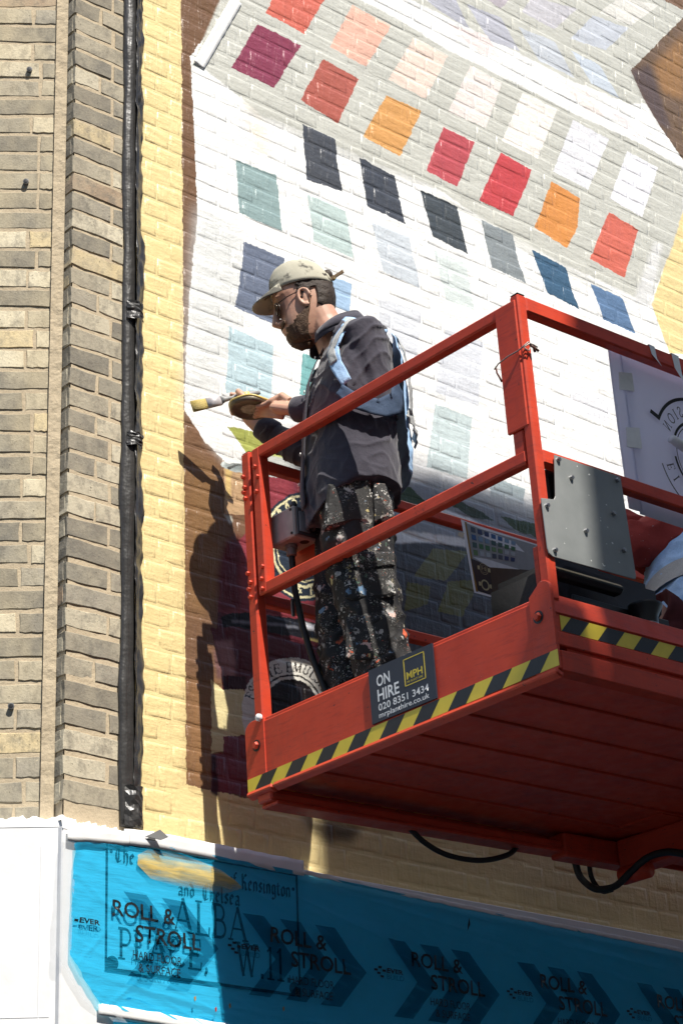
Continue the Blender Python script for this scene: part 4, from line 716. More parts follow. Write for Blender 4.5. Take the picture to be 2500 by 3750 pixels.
# black wrapped pipe between the pilaster and the mural
k = NT('black_polythene'); g = k.pos(True, (1, 1, .07)); a = k.noise(g, 26, 4, .6); b = k.noise(k.pos(True), 14, 3)
hh = k.n('Math', operation='ADD'); k.l(a, hh.inputs[0]); k.l(b, hh.inputs[1]); k.bump(hh.outputs[0], .45, .012)
PLY = k.done(k.mix(a, (.022, .021, .021), (.05, .047, .044)), .36, .5)
bp = thing('wrapped_pipe', 'black plastic wrapped pipe running up between brick pilaster and yellow paint', 'pipe')
rings = []
for i in range(150):
    z = 3.60+i*(7.05-3.60)/149; r = .024+.009*noise.noise(Vector((z*2.2, 3, 1)))+.003*noise.noise(Vector((z*9, 5, 1))); cxp = -.27+.006*noise.noise(Vector((z*1.6, 8, 2)))+(z-5.1)*.0015
    rings.append([Vector((cxp+r*1.35*math.cos(t)*(1+.1*noise.noise(Vector((z*6, t, 4)))), -.022-r*.8*math.sin(t)*(1+.12*noise.noise(Vector((z*11, t*2, 7)))), z)) for t in [math.pi*q/11 for q in range(12)]]+[Vector((cxp-r*1.1, .02, z)), Vector((cxp+r*1.1, .02, z))])
MB().loft(rings).build('wrapped_body', PLY, bp, smooth=True)
v = []; f = []; N = 260; W_ = 7
for i in range(N):
    z = 3.6+i*(7.05-3.6)/(N-1); e = -.203+.014*noise.noise(Vector((z*5, 1, 9)))+.007*noise.noise(Vector((z*19, 2, 9)))
    for q in range(W_):
        s = q/(W_-1); x = -.262+(e+.262)*s; v.append((x, -.05+.044*s+.012*noise.noise(Vector((x*60, z*9, 3)))+.008*noise.noise(Vector((x*30, z*28, 5)))-.012*max(0, noise.noise(Vector((z*3.1, 2, 2)))), z))
for i in range(N-1):
    for q in range(W_-1): a = i*W_+q; f.append((a, a+1, a+W_+1, a+W_))
o = MB().add(v, f).build('loose_edge', PLY, bp, smooth=True); m = o.modifiers.new('t', 'SOLIDIFY'); m.thickness = .0012
for z, s, h in ((5.49, .9, .07), (4.98, .7, .05), (3.73, 1.2, .13)):
    v = []; f = []                                            # crumpled patches of tape wrapped half round the pipe
    for a in range(9):
        for b in range(7):
            t, u = a/8, b/6; ang = .25*math.pi+u*.75*math.pi*s; x = -.262-.036*math.cos(math.pi*.2+u*math.pi*.75)+.006*noise.noise(Vector((t*4, u*3, z))); v.append((x, -.03-.03*math.sin(math.pi*.1+u*math.pi*.8)+.007*noise.noise(Vector((t*6+z, u*5, 2))), z-h*t+.010*noise.noise(Vector((u*4, z, t*2)))))
    for a in range(8):
        for b in range(6): q = a*7+b; f.append((q, q+1, q+8, q+7))
    MB().add(v, f).build('tape_patch', PLY, bp, smooth=False)
# white fascia below, wrapping the corner
k = NT('white_gloss_paint'); g = k.pos(True); c = k.mix(k.ramp(k.noise(g, 12, 5), [(.4, (0, 0, 0)), (.75, (1, 1, 1))]), (.82, .82, .82), (.76, .755, .74)); k.bump(k.noise(g, 30, 4), .25, .003); WPT = k.done(c, .45, .4)
fa = thing('white_fascia', 'white painted shopfront fascia under the brickwork, wrapping the corner', 'fascia')
MB().box((-.53, -.05, 2.0), (4.4, .0, 3.56)).build('fascia_board', WPT, fa, .004)
o = MB().box((.032, -.058, 2.0), (-1.2, -.001, 3.573)).build('fascia_board', WPT, fa, .004); o.matrix_local = AM
o = MB().box((.0, -.0592, 2.98), (-1.2, -.0582, 2.984)).build('bead', WPT, fa, .002); o.matrix_local = AM
o = MB().box((-.03, -.0592, 2.0), (-.034, -.0582, 3.5)).build('bead', WPT, fa, .002); o.matrix_local = AM
v = []; f = []                                                # rough filler line where brick meets fascia
for i in range(90):
    s = i/89; p = Vector((-.53+.33*s, -.052, 3.56)) if s > .0 else Vector((-.53, -.052, 3.56)); h = .018*noise.noise(Vector((s*30, 2, 5)))+.012*noise.noise(Vector((s*90, 2, 5)))
    v += [(p.x, -.052, 3.55), (p.x, -.045, 3.578+h), (p.x, .02, 3.585+h)]
    if i: a = (i-1)*3; f += [(a, a+3, a+4, a+1), (a+1, a+4, a+5, a+2)]
MB().add(v, f).build('filler_edge', WPT, fa, smooth=True)
v = []; f = []
for i in range(120):
    x = .06-1.2*i/119; h = .016*noise.noise(Vector((x*24, 8, 5)))+.012*noise.noise(Vector((x*80, 2, 8)))
    v += [(x, -.0595, 3.56), (x, -.052, 3.592+h), (x, .0, 3.6+h)]
    if i: a = (i-1)*3; f += [(a, a+3, a+4, a+1), (a+1, a+4, a+5, a+2)]
o = MB().add(v, f).build('filler_edge', WPT, fa, smooth=True); o.matrix_local = AM
MB().box((-.9, -.04, .0), (4.4, .3, 2.0)).build('shopfront', WPT, fa)
# ---------------------------------------------------------------- scissor lift platform (local frame: x along the wall, y to the wall, z up from the toe board top)
WD, TH, LEN_ = 1.3445, 0.2414, 4.2
lf = thing('scissor_lift', 'red scissor lift platform with guard rails and hazard tape beside the mural', 'lift', (0, -1.655, 3.914), (-0.004629, -0.033999, 0.011360))
LOV = Vector((0, -1.655, 3.914)); LM = Matrix.Translation(LOV) @ lf.rotation_euler.to_matrix().to_4x4()
def bolt(p, n, r=.011, parent=lf, mat=None, h=.009, name='bolt'):
    q = Vector(n).to_track_quat('Z', 'Y').to_matrix().to_4x4()
    o = MB().lathe([(r, 0), (r, h*.45), (r*.75, h)], n=6).build(name, mat or RED, parent); o.matrix_local = Matrix.Translation(p) @ q; return o
# end toe board with raised corner plates
tb = MB().box((0, .06, -TH+.012), (.006, WD-.03, -.012)).box((.006, .03, -.2), (.012, WD-.02, 0)).build('toe_board', RED, lf, .003)
def plate(pts, x0, th, name='corner_plate'): return MB().prism([(x0, y, z) for y, z in pts], (th, 0, 0)).build(name, RED, lf, .002)
ar = lambda cy, cz, r, a0, a1: [(cy+r*math.cos(math.radians(a)), cz+r*math.sin(math.radians(a))) for a in range(a0, a1+1, 15)] if a1 > a0 else [(cy+r*math.cos(math.radians(a)), cz+r*math.sin(math.radians(a))) for a in range(a0, a1-1, -15)]
plate([(-.004, -TH+.014)]+[(-.004, -.01)]+ar(.026, .008, .03, 180, 60)+[(.082, .004), (.084, -TH+.014)], -.003, .012)
plate([(WD+.006, -TH+.014), (WD+.006, -.04)]+ar(WD-.03, -.035, .036, 0, 90)+[(WD-.09, -.002), (WD-.09, -TH+.014)], -.003, .012)
bolt((-.003, .052, -.062), (-1, 0, 0), .013, h=.012); bolt((-.003, WD-.05, -.085), (-1, 0, 0), .013, h=.012)
MB().lathe([(.019, 0), (.019, .001)], n=20, M=Matrix.Rotation(-math.pi/2, 4, 'Y')).build('washer', BLK, lf).location = (-.0035, .052, -.062)
MB().lathe([(.019, 0), (.019, .001)], n=20, M=Matrix.Rotation(-math.pi/2, 4, 'Y')).build('washer', BLK, lf).location = (-.0035, WD-.05, -.085)
MB().bar((.004, .0, -TH+.004), (.004, WD-.125, -TH+.004), .03, .018, (.5, 0, 1)).build('bottom_lip', RED, lf, .004)
MB().bar((.004, WD-.118, -TH+.004), (.004, WD+.004, -TH+.004), .03, .018, (.5, 0, 1)).build('bottom_lip', RED, lf, .004)
# hazard tape on the end
def hazard(o, dx, dz, nrm, L, h, first, per=.147):
    t = MB().prism([o, o+dx*L, o+dx*L+dz*h, o+dz*h], nrm*.0008).build('hazard_tape', YEL, lf); x = first
    while x < L:
        q = [(x, 0), (x+per*.5, 0), (x+per*.5+h*.95, h), (x+h*.95, h)]
        c = []
        for (a, b), (a2, b2) in zip(q, q[1:]+q[:1]):     # clip to the tape
            if 0 <= a <= L: c.append((a, b))
            for lim in (0, L):
                if (a-lim)*(a2-lim) < 0: s = (lim-a)/(a2-a); c.append((lim, b+(b2-b)*s))
        if len(c) > 2: MB().prism([o+dx*a+dz*b+nrm*.0008 for a, b in c], nrm*.0006).build('black_stripe', BTP, t)
        x += per
hazard(Vector((-.0035, WD+.002, -.231)), Vector((0, -1, 0.008)).normalized(), Vector((0, 0, 1)), Vector((-1, 0, 0)), WD+.008, .047, .03)
# hire sign
SY, SZ, SW, SH = .752, -.172, .279, .168
sg = MB().box((-.0065, SY-SW, SZ), (-.0008, SY, SZ+SH)).build('hire_sign', NAVY, lf); sg['label'] = 'navy ON HIRE sign with white lettering'
def st_(s, u0, u1, v0, v1, m, off=0.): text('lettering', s, (-.0066, SY-SW*u0, SZ+SH*(1-v1)), (0, -1, 0), (0, 0, 1), SW*(u1-u0), SH*(v1-v0), m, sg, off)
st_('ON', .12, .33, .16, .37, WHT, .02); st_('HIRE', .12, .46, .42, .64, WHT, .02); st_('020 8351 3434', .12, .90, .685, .815, WHT, .012); st_('mrplanthire.co.uk', .12, .90, .845, .975, WHT, .008)
for a in (((.55, .08), (.87, .095)), ((.55, .56), (.87, .575)), ((.55, .08), (.56, .575)), ((.86, .08), (.87, .575))):
    MB().box((-.0072, SY-SW*a[0][0], SZ+SH*(1-a[0][1])), (-.0066, SY-SW*a[1][0], SZ+SH*(1-a[1][1]))).build('logo_frame', YLT, sg)
st_('MPH', .585, .83, .33, .465, YLT, .02); st_('MR PLANT HIRE', .585, .83, .49, .53, YLT, .0)
# long toe board: top tube, tape band, stepped channel
MB().add([(.0, -.002, -.062), (.0, .02, -.062), (.0, .02, .0), (.0, .012, .0), (LEN_, -.002, -.062), (LEN_, .02, -.062), (LEN_, .02, .0), (LEN_, .012, .0)], [(0,1,2,3),(4,7,6,5),(0,4,5,1),(1,5,6,2),(2,6,7,3),(3,7,4,0)]).build('top_channel', RED, lf, .003)
MB().box((.006, .004, -.118), (LEN_, .012, -.06)).build('toe_board', RED, lf, .001)
hazard(Vector((.03, .0035, -.112)), Vector((1, 0, 0)), Vector((0, 0, 1)), Vector((0, -1, 0)), LEN_-.1, .047, .0)
MB().box((.006, -.004, -.158), (LEN_, .02, -.117)).build('edge_channel', RED, lf, .003)
MB().box((.05, .008, -.172), (LEN_, .02, -.157)).build('edge_channel', RED, lf, .001)
MB().add([(.012, .0, -.23), (.012, .03, -.24), (.012, .03, -.17), (.012, -.004, -.171), (LEN_, .0, -.23), (LEN_, .03, -.24), (LEN_, .03, -.17), (LEN_, -.004, -.171)], [(0,1,2,3),(4,7,6,5),(0,4,5,1),(1,5,6,2),(2,6,7,3),(3,7,4,0)]).build('edge_channel', RED, lf, .003)
MB().box((.004, WD-.012, -TH), (LEN_, WD, .0)).build('toe_board', RED, lf, .003)
hazard(Vector((.03, WD-.0125, -.20)), Vector((1, 0, 0)), Vector((0, 0, 1)), Vector((0, -1, 0)), 1.2, .03, .0)
# deck and underside
MB().box((.014, .032, -.135), (LEN_, WD-.014, -.12)).build('deck_plate', simple('deck_grey', (.12, .11, .1), .7, var=.3), lf)
UND = red_mat('red_underside_paint')
for i in range(6): MB().box((.014, .034+i*.215, -.206), (LEN_, .034+i*.215+.206, -.198)).build('underside_panel', RED, lf, .002)
for i in range(5): MB().box((.014, .24+i*.215, -.213), (LEN_, .249+i*.215, -.19)).build('underside_rib', RED, lf, .002)
# guard rails
R_ = .038
def rail(name, a, b, s=R_, t=None, up=(0, 0, 1)): return MB().bar(a, b, s, t or s, up).build(name, RED, lf, .005)
ZT, ZM = .93, .428
rail('guard_post', (.022, .02, -.02), (.022, .02, ZT+.012), .036)                         # near corner
rail('guard_post', (.022, WD-.062, -.02), (.022, WD-.062, ZT+.0), .042)                   # far corner, taller tube open at the top
MB().box((.006, WD-.078, ZT+.0005), (.038, WD-.046, ZT+.003)).build('tube_mouth', BLK, lf)
MB().box((.006, .004, ZT+.0125), (.036, .034, ZT+.015)).build('tube_mouth', BLK, lf)
for x in (1.75, 3.2): rail('guard_post', (x, .02, -.02), (x, .02, ZT-.02), .036); rail('guard_post', (x, WD-.03, -.02), (x, WD-.03, ZT-.02), .036)
# end frame (a loop bolted to the far post, sleeved on the near one)
rail('end_rail', (.024, .062, ZT-.019), (.024, WD-.095, ZT-.019), .04, .038); rail('end_rail', (.024, .04, ZM), (.024, WD-.092, ZM), .04, .04)
rail('end_post', (.024, WD-.113, ZM-.02), (.024, WD-.113, ZT-.001), .042)
MB().box((.0, .014, .515), (.012, .098, .925)).build('sleeve_plate', RED, lf, .003); MB().box((.006, .012, .52), (.04, .096, .92)).build('sleeve', RED, lf, .003)
MB().box((.006, .042, ZM-.022), (.038, .084, .514)).build('end_post', RED, lf, .004)
for zz in (.845, .805, .79, .765, .50, .465, .445, .415): bolt((.001, WD-.055+.006*math.sin(zz*90), zz), (-1, 0, 0), .008)
for zz in (.86, .82, .77, .50, .46, .425): bolt((.003, WD-.117+.006*math.sin(zz*60), zz), (-1, 0, 0), .008)
rail('long_rail', (.04, .022, ZT-.013), (LEN_, .022, ZT-.013), .038, .05); rail('long_rail', (.04, .022, ZM-.004), (LEN_, .022, ZM-.004), .036, .045)
rail('long_rail', (.03, WD-.03, ZT-.01), (LEN_, WD-.03, ZT-.01), .034, .038); rail('long_rail', (.03, WD-.03, ZM+.0), (LEN_, WD-.03, ZM+.0), .034, .04)
MB().lathe([(.012, 0), (.012, .01), (.004, .016)], n=12, M=Matrix.Rotation(-math.pi/2, 4, 'Y')).build('rivet', WHT, lf).location = (-.004, WD-.075, .0)
# grey side panel with its box behind
pp = [(.076, .432), (.356, .432), (.368, .118), (.362, .108), (.02, .104), (.006, .112), (.002, .125), (-.001, .278), (.052, .286), (.06, .298)]
sp = MB().prism([(x, -.006, z) for x, z in pp], (0, .004, 0)).build('side_panel', PLATE, lf, .001)
for x, z in ((.088, .418), (.135, .373), (.335, .415), (.3, .30), (.018, .258), (.17, .215), (.03, .125), (.325, .19)): bolt((x, -.006, z), (0, -1, 0), .0075, sp, STEEL, .009)
MB().box((.092, .046, .27), (.3, .1, .415)).build('motor_box', BLK, lf, .006)
MB().box((.06, .03, .075), (.36, .08, .105)).build('motor_box', BLK, lf, .012)
MB().tube([(.075, .08, -.1), (.075, .08, .07)], .016, 14).build('gas_strut', STEEL, lf, smooth=True)
MB().box((.10, .12, -.11), (.15, .14, .2)).build('bracket', RED, lf, .002)
# control box hung inside the end frame, with its cable
cb = MB().box((.06, 1.122, .588), (.165, 1.25, .695)).build('control_box', simple('control_box_grey', (.46, .40, .36), .5, .4, var=.25, scale=14), lf, .005); cb['label'] = 'beige grey metal control box with joystick face and cable'
PX = simple('control_face', (.09, .085, .09), .4, .5)
MB().box((.07, 1.116, .594), (.160, 1.1225, .69)).build('control_face', PX, cb, .002); MB().box((.078, 1.113, .605), (.118, 1.1165, .675)).build('decal', simple('decal_grey', (.35, .35, .36), .5), cb)
for x, z in ((.130, .62), (.145, .65), (.13, .675)): MB().lathe([(.009, 0), (.009, .01), (.007, .02), (.0, .022)], n=12, M=Matrix.Rotation(math.pi/2, 4, 'X')).build('switch', BLK, cb).location = (x, 1.1125, z)
for i in range(5): MB().lathe([(.010, 0), (.011, .010), (.008, .022), (0, .024)], n=10).build('knob', BLK, cb).location = (.08+.012*i, 1.14+.022*i, .695)
for y, z in ((1.235, .60), (1.135, .60), (1.135, .683)): bolt((.06, y, z), (-1, 0, 0), .005, cb, BLK, .004)
MB().lathe([(.016, 0), (.0, .0005)], n=16, M=Matrix.Rotation(math.pi, 4, 'X')).build('socket', BLK, cb).location = (.125, 1.15, .5878)
MB().lathe([(.021, 0), (.021, .012), (.017, .012), (.017, .036), (.010, .04)], n=16, M=Matrix.Rotation(math.pi, 4, 'X')).build('cable_gland', simple('gland_grey', (.2, .18, .165), .5), cb).location = (.105, 1.195, .588)
cp = []; ck = [Vector(q) for q in ((.105, 1.195, .555), (.112, 1.198, .435), (.122, 1.182, .307), (.134, 1.158, .187), (.148, 1.125, .078), (.165, 1.08, -.02), (.19, 1.03, -.115))]
for i in range(len(ck)-1):
    for t in range(5): cp.append(ck[i].lerp(ck[i+1], t/5))
MB().tube(cp+[ck[-1]], .0105, 8).build('cable', RUB, cb, smooth=True)
MB().box((.172, 1.0, .50), (.178, 1.262, .60)).build('mount_plate', RED, lf, .001); MB().box((.12, 1.0, .496), (.179, 1.262, .502)).build('mount_plate', RED, lf, .001); MB().box((.045, 1.255, .49), (.06, 1.285, .9)).build('mount_bar', RED, lf, .002)
MB().bar((.1, 1.2, .34), (.1, 1.2, .40), .006, .012).build('mount_bar', STEEL, lf, .001)
# carrier frame under the deck, scissor stack further along, hoses
MB().box((.0, 1.24, -.272), (1.42, 1.31, -.243)).build('frame_beam', RED, lf, .006)
MB().box((.02, 1.235, -.284), (1.42, 1.315, -.272)).build('frame_beam', RED, lf, .004)
MB().box((1.56, -.2, -.33), (1.66, 1.22, -.215)).build('cross_tube', RED, lf, .008)
MB().box((1.3, 1.225, -.30), (1.66, 1.3, -.215)).build('frame_beam', RED, lf, .006)
MB().box((1.45, .9, -.215), (4.1, 1.1, -.207)).build('frame_beam', RED, lf); MB().box((1.67, .25, -.31), (4.1, .31, -.215)).build('frame_beam', RED, lf, .006); MB().box((1.67, 1.05, -.31), (4.1, 1.11, -.215)).build('frame_beam', RED, lf, .006)
MB().tube([(1.555, 1.2, -.35), (1.555, 1.08, -.35)], .032, 16).build('pivot_boss', RED, lf, smooth=True)
def hose(pts, r=.0095):
    P = [Vector(p) for p in pts]; out = []
    for i in range(len(P)-1):
        a, b, c, d = P[max(i-1, 0)], P[i], P[i+1], P[min(i+2, len(P)-1)]
        for k_ in range(8):
            t = k_/8; out.append(.5*((2*b)+(c-a)*t+(2*a-5*b+4*c-d)*t*t+(3*b-a-3*c+d)*t**3))
    MB().tube(out+[P[-1]], r, 8).build('hose', RUB, lf, smooth=True)
hose([(0.6189, 1.28, -0.2778), (0.6879, 1.28, -0.3199), (0.7842, 1.28, -0.347), (0.9106, 1.28, -0.3488), (1.017, 1.28, -0.3287), (1.1, 1.28, -0.293), (1.135, 1.28, -0.236)])
hose([(1.52, 1.383, -0.2624), (1.52, 1.365, -0.3213), (1.52, 1.301, -0.3755), (1.52, 1.211, -0.3862), (1.52, 1.128, -0.3518), (1.52, 1.047, -0.3226), (1.52, 0.9597, -0.3242), (1.52, 0.8666, -0.3561)], .013)
hose([(1.54, 1.336, -0.2711), (1.54, 1.332, -0.3268), (1.54, 1.294, -0.3817), (1.54, 1.243, -0.3894)], .009)
MB().box((1.3, .35, -.27), (1.55, .62, -.215)).build('valve_block', STEEL, lf, .005)
for i in range(3):                                            # scissor arms down to the chassis, beyond the right edge of the picture
    z0, z1 = -.33-i*1.0, -1.33-i*1.0
    for y in (.22, 1.1):
        a, b = (2.1, 3.9) if i % 2 == 0 else (3.9, 2.1)
        rail('scissor_arm', (a, y, z0), (b, y, z1), .05, .12); rail('scissor_arm', (b, y-.06, z0), (a, y-.06, z1), .05, .12)
MB().box((1.95, .08, -3.62), (4.15, 1.25, -3.34)).build('chassis', RED, lf, .02)
for x in (2.3, 3.8):
    for y in (.08, 1.13): MB().lathe([(.0, 0), (.2, .0), (.22, .02), (.22, .1), (.2, .12), (0, .12)], n=24, M=Matrix.Rotation(-math.pi/2, 4, 'X')).build('wheel', RUB, lf).location = (x, y, -3.66)
# wire tie round the near post
WIRE = simple('wire', (.35, .3, .27), .4, .5, .6)
wt = thing('wire_tie', 'thin twisted wire tied round the near red corner post', 'wire', LOV, lf.rotation_euler)
loop = [(-.006, .115, .735), (-.014, .09, .74), (-.012, .05, .748), (-.006, .015, .752), (.0, -.005, .762), (.012, -.012, .775), (.022, -.01, .762), (.01, -.012, .745), (-.004, -.006, .755), (.012, -.016, .768), (.03, -.014, .77), (.05, -.016, .764)]
P_ = []
for i in range(len(loop)-1):
    for q in range(4): P_.append(Vector(loop[i]).lerp(Vector(loop[i+1]), q/4))
MB().tube(P_, .0022, 6).build('wire', WIRE, wt, smooth=True)
MB().tube([(.02, -.012, .768), (.03, -.016, .758), (.036, -.012, .75), (.03, -.012, .765), (.05, -.014, .755)], .004, 6).build('wire_end', simple('rusty_wire', (.12, .05, .035), .6), wt, smooth=True)
MB().tube([(-.004, .11, .735), (-.004, .108, .72), (-.002, .1, .70), (.004, .1, .69)], .003, 6).build('wire_end', simple('rusty_wire_end', (.12, .04, .03), .6), wt, smooth=True)
# ---------------------------------------------------------------- painter (local frame: x where he faces, y his left, z up from the deck)
def skin_mat():
    k = NT('skin'); g = k.pos(); c = k.mix(k.noise(g, 30, 4), (.60, .365, .26), (.48, .265, .18)); c = k.mix(k.ramp(k.noise(g, 9, 3), [(.45, (0, 0, 0)), (.75, (.6, .6, .6))]), c, (.50, .22, .16)); k.bump(k.noise(g, 160, 2), .2, .001)
    k.b.inputs['Subsurface Weight'].default_value = .08; k.b.inputs['Subsurface Radius'].default_value = (.012, .005, .003)
    return k.done(c, .5, .4)
SKIN = skin_mat()
def cloth(name, a, b, sc=300, fold=16, rough=.85):
    k = NT(name); g = k.pos(); n1 = k.noise(g, fold, 4, .55); c = k.mix(n1, a, b); c = k.mix(k.ramp(k.noise(g, sc, 1), [(.4, (0, 0, 0)), (.7, (.35, .35, .35))]), c, tuple(x*.6 for x in a)); ad = k.n('Math', operation='MULTIPLY_ADD'); k.l(k.noise(g, sc, 2), ad.inputs[0]); ad.inputs[1].default_value = .12; k.l(n1, ad.inputs[2]); k.bump(ad.outputs[0], .45, .012); return k.done(c, rough, .2)
SHIRT = cloth('navy_cotton', (.040, .037, .052), (.072, .066, .085)); SHIRT.node_tree.nodes['Principled BSDF'].inputs['Sheen Weight'].default_value = .25
def splat(name, base, dens=0.):
    k = NT(name); g = k.pos(); c = k.mix(k.noise(g, 18, 4), base, tuple(x*1.9 for x in base))
    for sc, th, sd, cols in ((24, .34, 1, None), (60, .34, 2, None), (110, .27, 3, None)):
        mp = k.n('Mapping'); mp.inputs['Location'].default_value = (sd*3.1, sd*1.7, sd); k.l(g, mp.inputs[0])
        wv = k.n('TexNoise'); wv.inputs['Scale'].default_value = sc*1.2; wv.inputs['Detail'].default_value = 3; k.l(mp.outputs[0], wv.inputs['Vector'])
        va = k.n('VectorMath', operation='MULTIPLY_ADD'); k.l(wv.outputs['Color'], va.inputs[0]); va.inputs[1].default_value = (.055, .055, .055); k.l(mp.outputs[0], va.inputs[2])
        vo = k.n('TexVoronoi'); vo.inputs['Scale'].default_value = sc; vo.inputs['Randomness'].default_value = 1; k.l(va.outputs[0], vo.inputs['Vector'])
        sp = k.n('SeparateColor'); k.l(vo.outputs['Color'], sp.inputs[0])
        col = k.ramp(sp.outputs[0], [(0, (.6, .58, .54)), (.3, (.42, .40, .37)), (.44, (.62, .42, .36)), (.52, (.55, .10, .04)), (.57, (.12, .2, .14)), (.66, (.5, .48, .45)), (.78, (.16, .28, .42)), (.83, (.35, .33, .30)), (.95, (.5, .42, .2))], 'CONSTANT')
        patch = k.ramp(k.noise(g, 8+sd*2.5, 3, .6), [(.5-dens, (0, 0, 0)), (.58-dens, (1, 1, 1))])
        gt = k.n('Math', operation='LESS_THAN'); k.l(vo.outputs['Distance'], gt.inputs[0]); gt.inputs[1].default_value = th+dens*1.4
        g2 = k.n('Math', operation='GREATER_THAN'); k.l(sp.outputs[1], g2.inputs[0]); g2.inputs[1].default_value = .42
        m1 = k.n('Math', operation='MULTIPLY'); k.l(gt.outputs[0], m1.inputs[0]); k.l(g2.outputs[0], m1.inputs[1]); m2 = k.n('Math', operation='MULTIPLY'); k.l(m1.outputs[0], m2.inputs[0]); k.l(patch, m2.inputs[1])
        c = k.mix(m2.outputs[0], c, col)
    k.bump(k.noise(g, 30, 4), .5, .008); return k.done(c, .7, .3)
TROU = splat('paint_spattered_work_trousers', (.014, .013, .013)); TROU2 = splat('paint_caked_pocket', (.02, .019, .018), .03)
HAIRM = simple('dark_brown_hair', (.045, .028, .018), .55, .4, var=.5, scale=220, bump=.8, bd=.004)
BEARD = simple('brown_beard', (.115, .066, .038), .65, .3, var=.5, scale=240, bump=.9, bd=.004)
VEST = cloth('light_blue_vest_fabric', (.36, .56, .82), (.46, .64, .88), 200, 20); BAND = cloth('grey_reflective_band', (.36, .36, .35), (.45, .45, .44), 260, 22, .5)
k = NT('khaki_cap_cotton'); g = k.pos(); c = k.mix(k.noise(g, 22, 4), (.40, .375, .29), (.50, .475, .385)); c = k.mix(k.ramp(k.noise(g, 9.5, 4, .7), [(.52, (0, 0, 0)), (.6, (.9, .9, .9))]), c, (.085, .08, .07)); k.bump(k.noise(g, 200, 2), .3, .002); CAPM = k.done(c, .85, .2)
pr = thing('person', 'man in cap and dark shirt with spattered trousers painting from lift platform', 'person', (0.0427, -0.55, 3.794), (0, 0, 2.423192))
# --- head
TAU = math.radians(18); ct, sn = math.cos(TAU), math.sin(TAU)
def HL(x, y, z): return Vector((-.035+x*ct+z*sn, y, 1.56-x*sn+z*ct))
HR = [(-.147, .055, .01, .026), (-.135, .083, -.005, .040), (-.118, .092, -.02, .049), (-.1, .096, -.035, .056), (-.08, .099, -.055, .062), (-.06, .099, -.075, .066), (-.04, .097, -.09, .069), (-.015, .094, -.1, .072), (.01, .094, -.104, .074), (.032, .103, -.105, .076), (.06, .1, -.104, .076), (.09, .083, -.094, .07), (.115, .055, -.072, .055), (.132, .02, -.04, .032)]
def hprof(z):
    for i in range(len(HR)-1):
        if HR[i][0] <= z <= HR[i+1][0]: t = (z-HR[i][0])/(HR[i+1][0]-HR[i][0]); return [HR[i][j]*(1-t)+HR[i+1][j]*t for j in (1, 2, 3)]
    return HR[0][1:] if z < HR[0][0] else HR[-1][1:]
def headpt(a, z, off=0):
    xf, xb, w_ = hprof(z); cx_, dx = (xf+xb)/2, (xf-xb)/2; c_, s_ = math.cos(a), math.sin(a); sq = lambda q, e: math.copysign(abs(q)**e, q)
    return HL(cx_+(dx+off)*sq(c_, .9 if c_ > 0 else 1), (w_+off)*sq(s_, .82), z)
body = MB(); body.loft([[headpt(2*math.pi*q/28, z) for q in range(28)] for z in [-.147, -.135, -.118, -.1, -.08, -.06, -.04, -.015, .01, .032, .06, .09, .115, .132]])
body.tube([HL(.096, 0, .022), HL(.108, 0, -.01), HL(.120, 0, -.042), HL(.104, 0, -.056)], [(.008, .011), (.011, .012), (.016, .014), (.010, .014)], 10, ref=(1, 0, 0))       # nose
for s in (-1, 1): body.ball(HL(.102, s*.012, -.05), (.011, .008, .008), 8, 6); body.ball(HL(.083, s*.03, .031), (.016, .024, .008), 8, 6)
body.tube([HL(.094, -.024, -.078), HL(.104, 0, -.076), HL(.094, .024, -.078)], .0075, 8); body.tube([HL(.09, -.02, -.09), HL(.101, 0, -.089), HL(.09, .02, -.09)], .008, 8)
body.tube([HL(.06, 0, -.132), HL(.088, 0, -.126)], [.02, .016], 10)
for s in (-1, 1):                                             # ears: rim, bowl and lobe
    e = [HL(.006+.019*math.cos(a)-.008*math.sin(a)*0, s*(.078+.010*max(0, -math.cos(a))), -.016+.031*math.sin(a)) for a in [math.radians(q) for q in range(-110, 215, 25)]]
    body.tube(e, .0058, 8); body.ball(HL(.0, s*.078, -.018), (.013, .007, .024), 8, 6); body.ball(HL(.008, s*.078, -.045), (.009, .006, .011), 8, 6)
body.tube([(-.150, 0, 1.37), (-.125, 0, 1.42), (-.098, 0, 1.475), (-.075, 0, 1.53)], [(.075, .085), (.064, .066), (.058, .060), (.058, .062)], 18, ref=(1, 0, 0))
# torso core, arms
body.tube([(-.17, 0, .8), (-.17, 0, 1.0), (-.17, 0, 1.2), (-.175, 0, 1.33), (-.16, 0, 1.41)], [(.08, .12), (.085, .12), (.09, .13), (.085, .15), (.06, .08)], 18, ref=(1, 0, 0))
SHL, ELL, WRL = Vector((-.225, .165, 1.335)), Vector((-.262, .14, 1.105)), Vector((0.0073, -0.04, 1.178))
SHR, ELR, WRR = Vector((-.125, -.18, 1.335)), Vector((-.055, -.255, 1.085)), Vector((0.1366, -0.275, 1.241))
body.tube([SHL, SHL.lerp(ELL, .5), ELL, ELL.lerp(WRL, .35), WRL], [.05, .046, .038, .037, (.021, .029)], 12); body.tube([SHR, SHR.lerp(ELR, .5), ELR, ELR.lerp(WRR, .35), WRR], [.05, .045, .037, .036, (.022, .028)], 12)
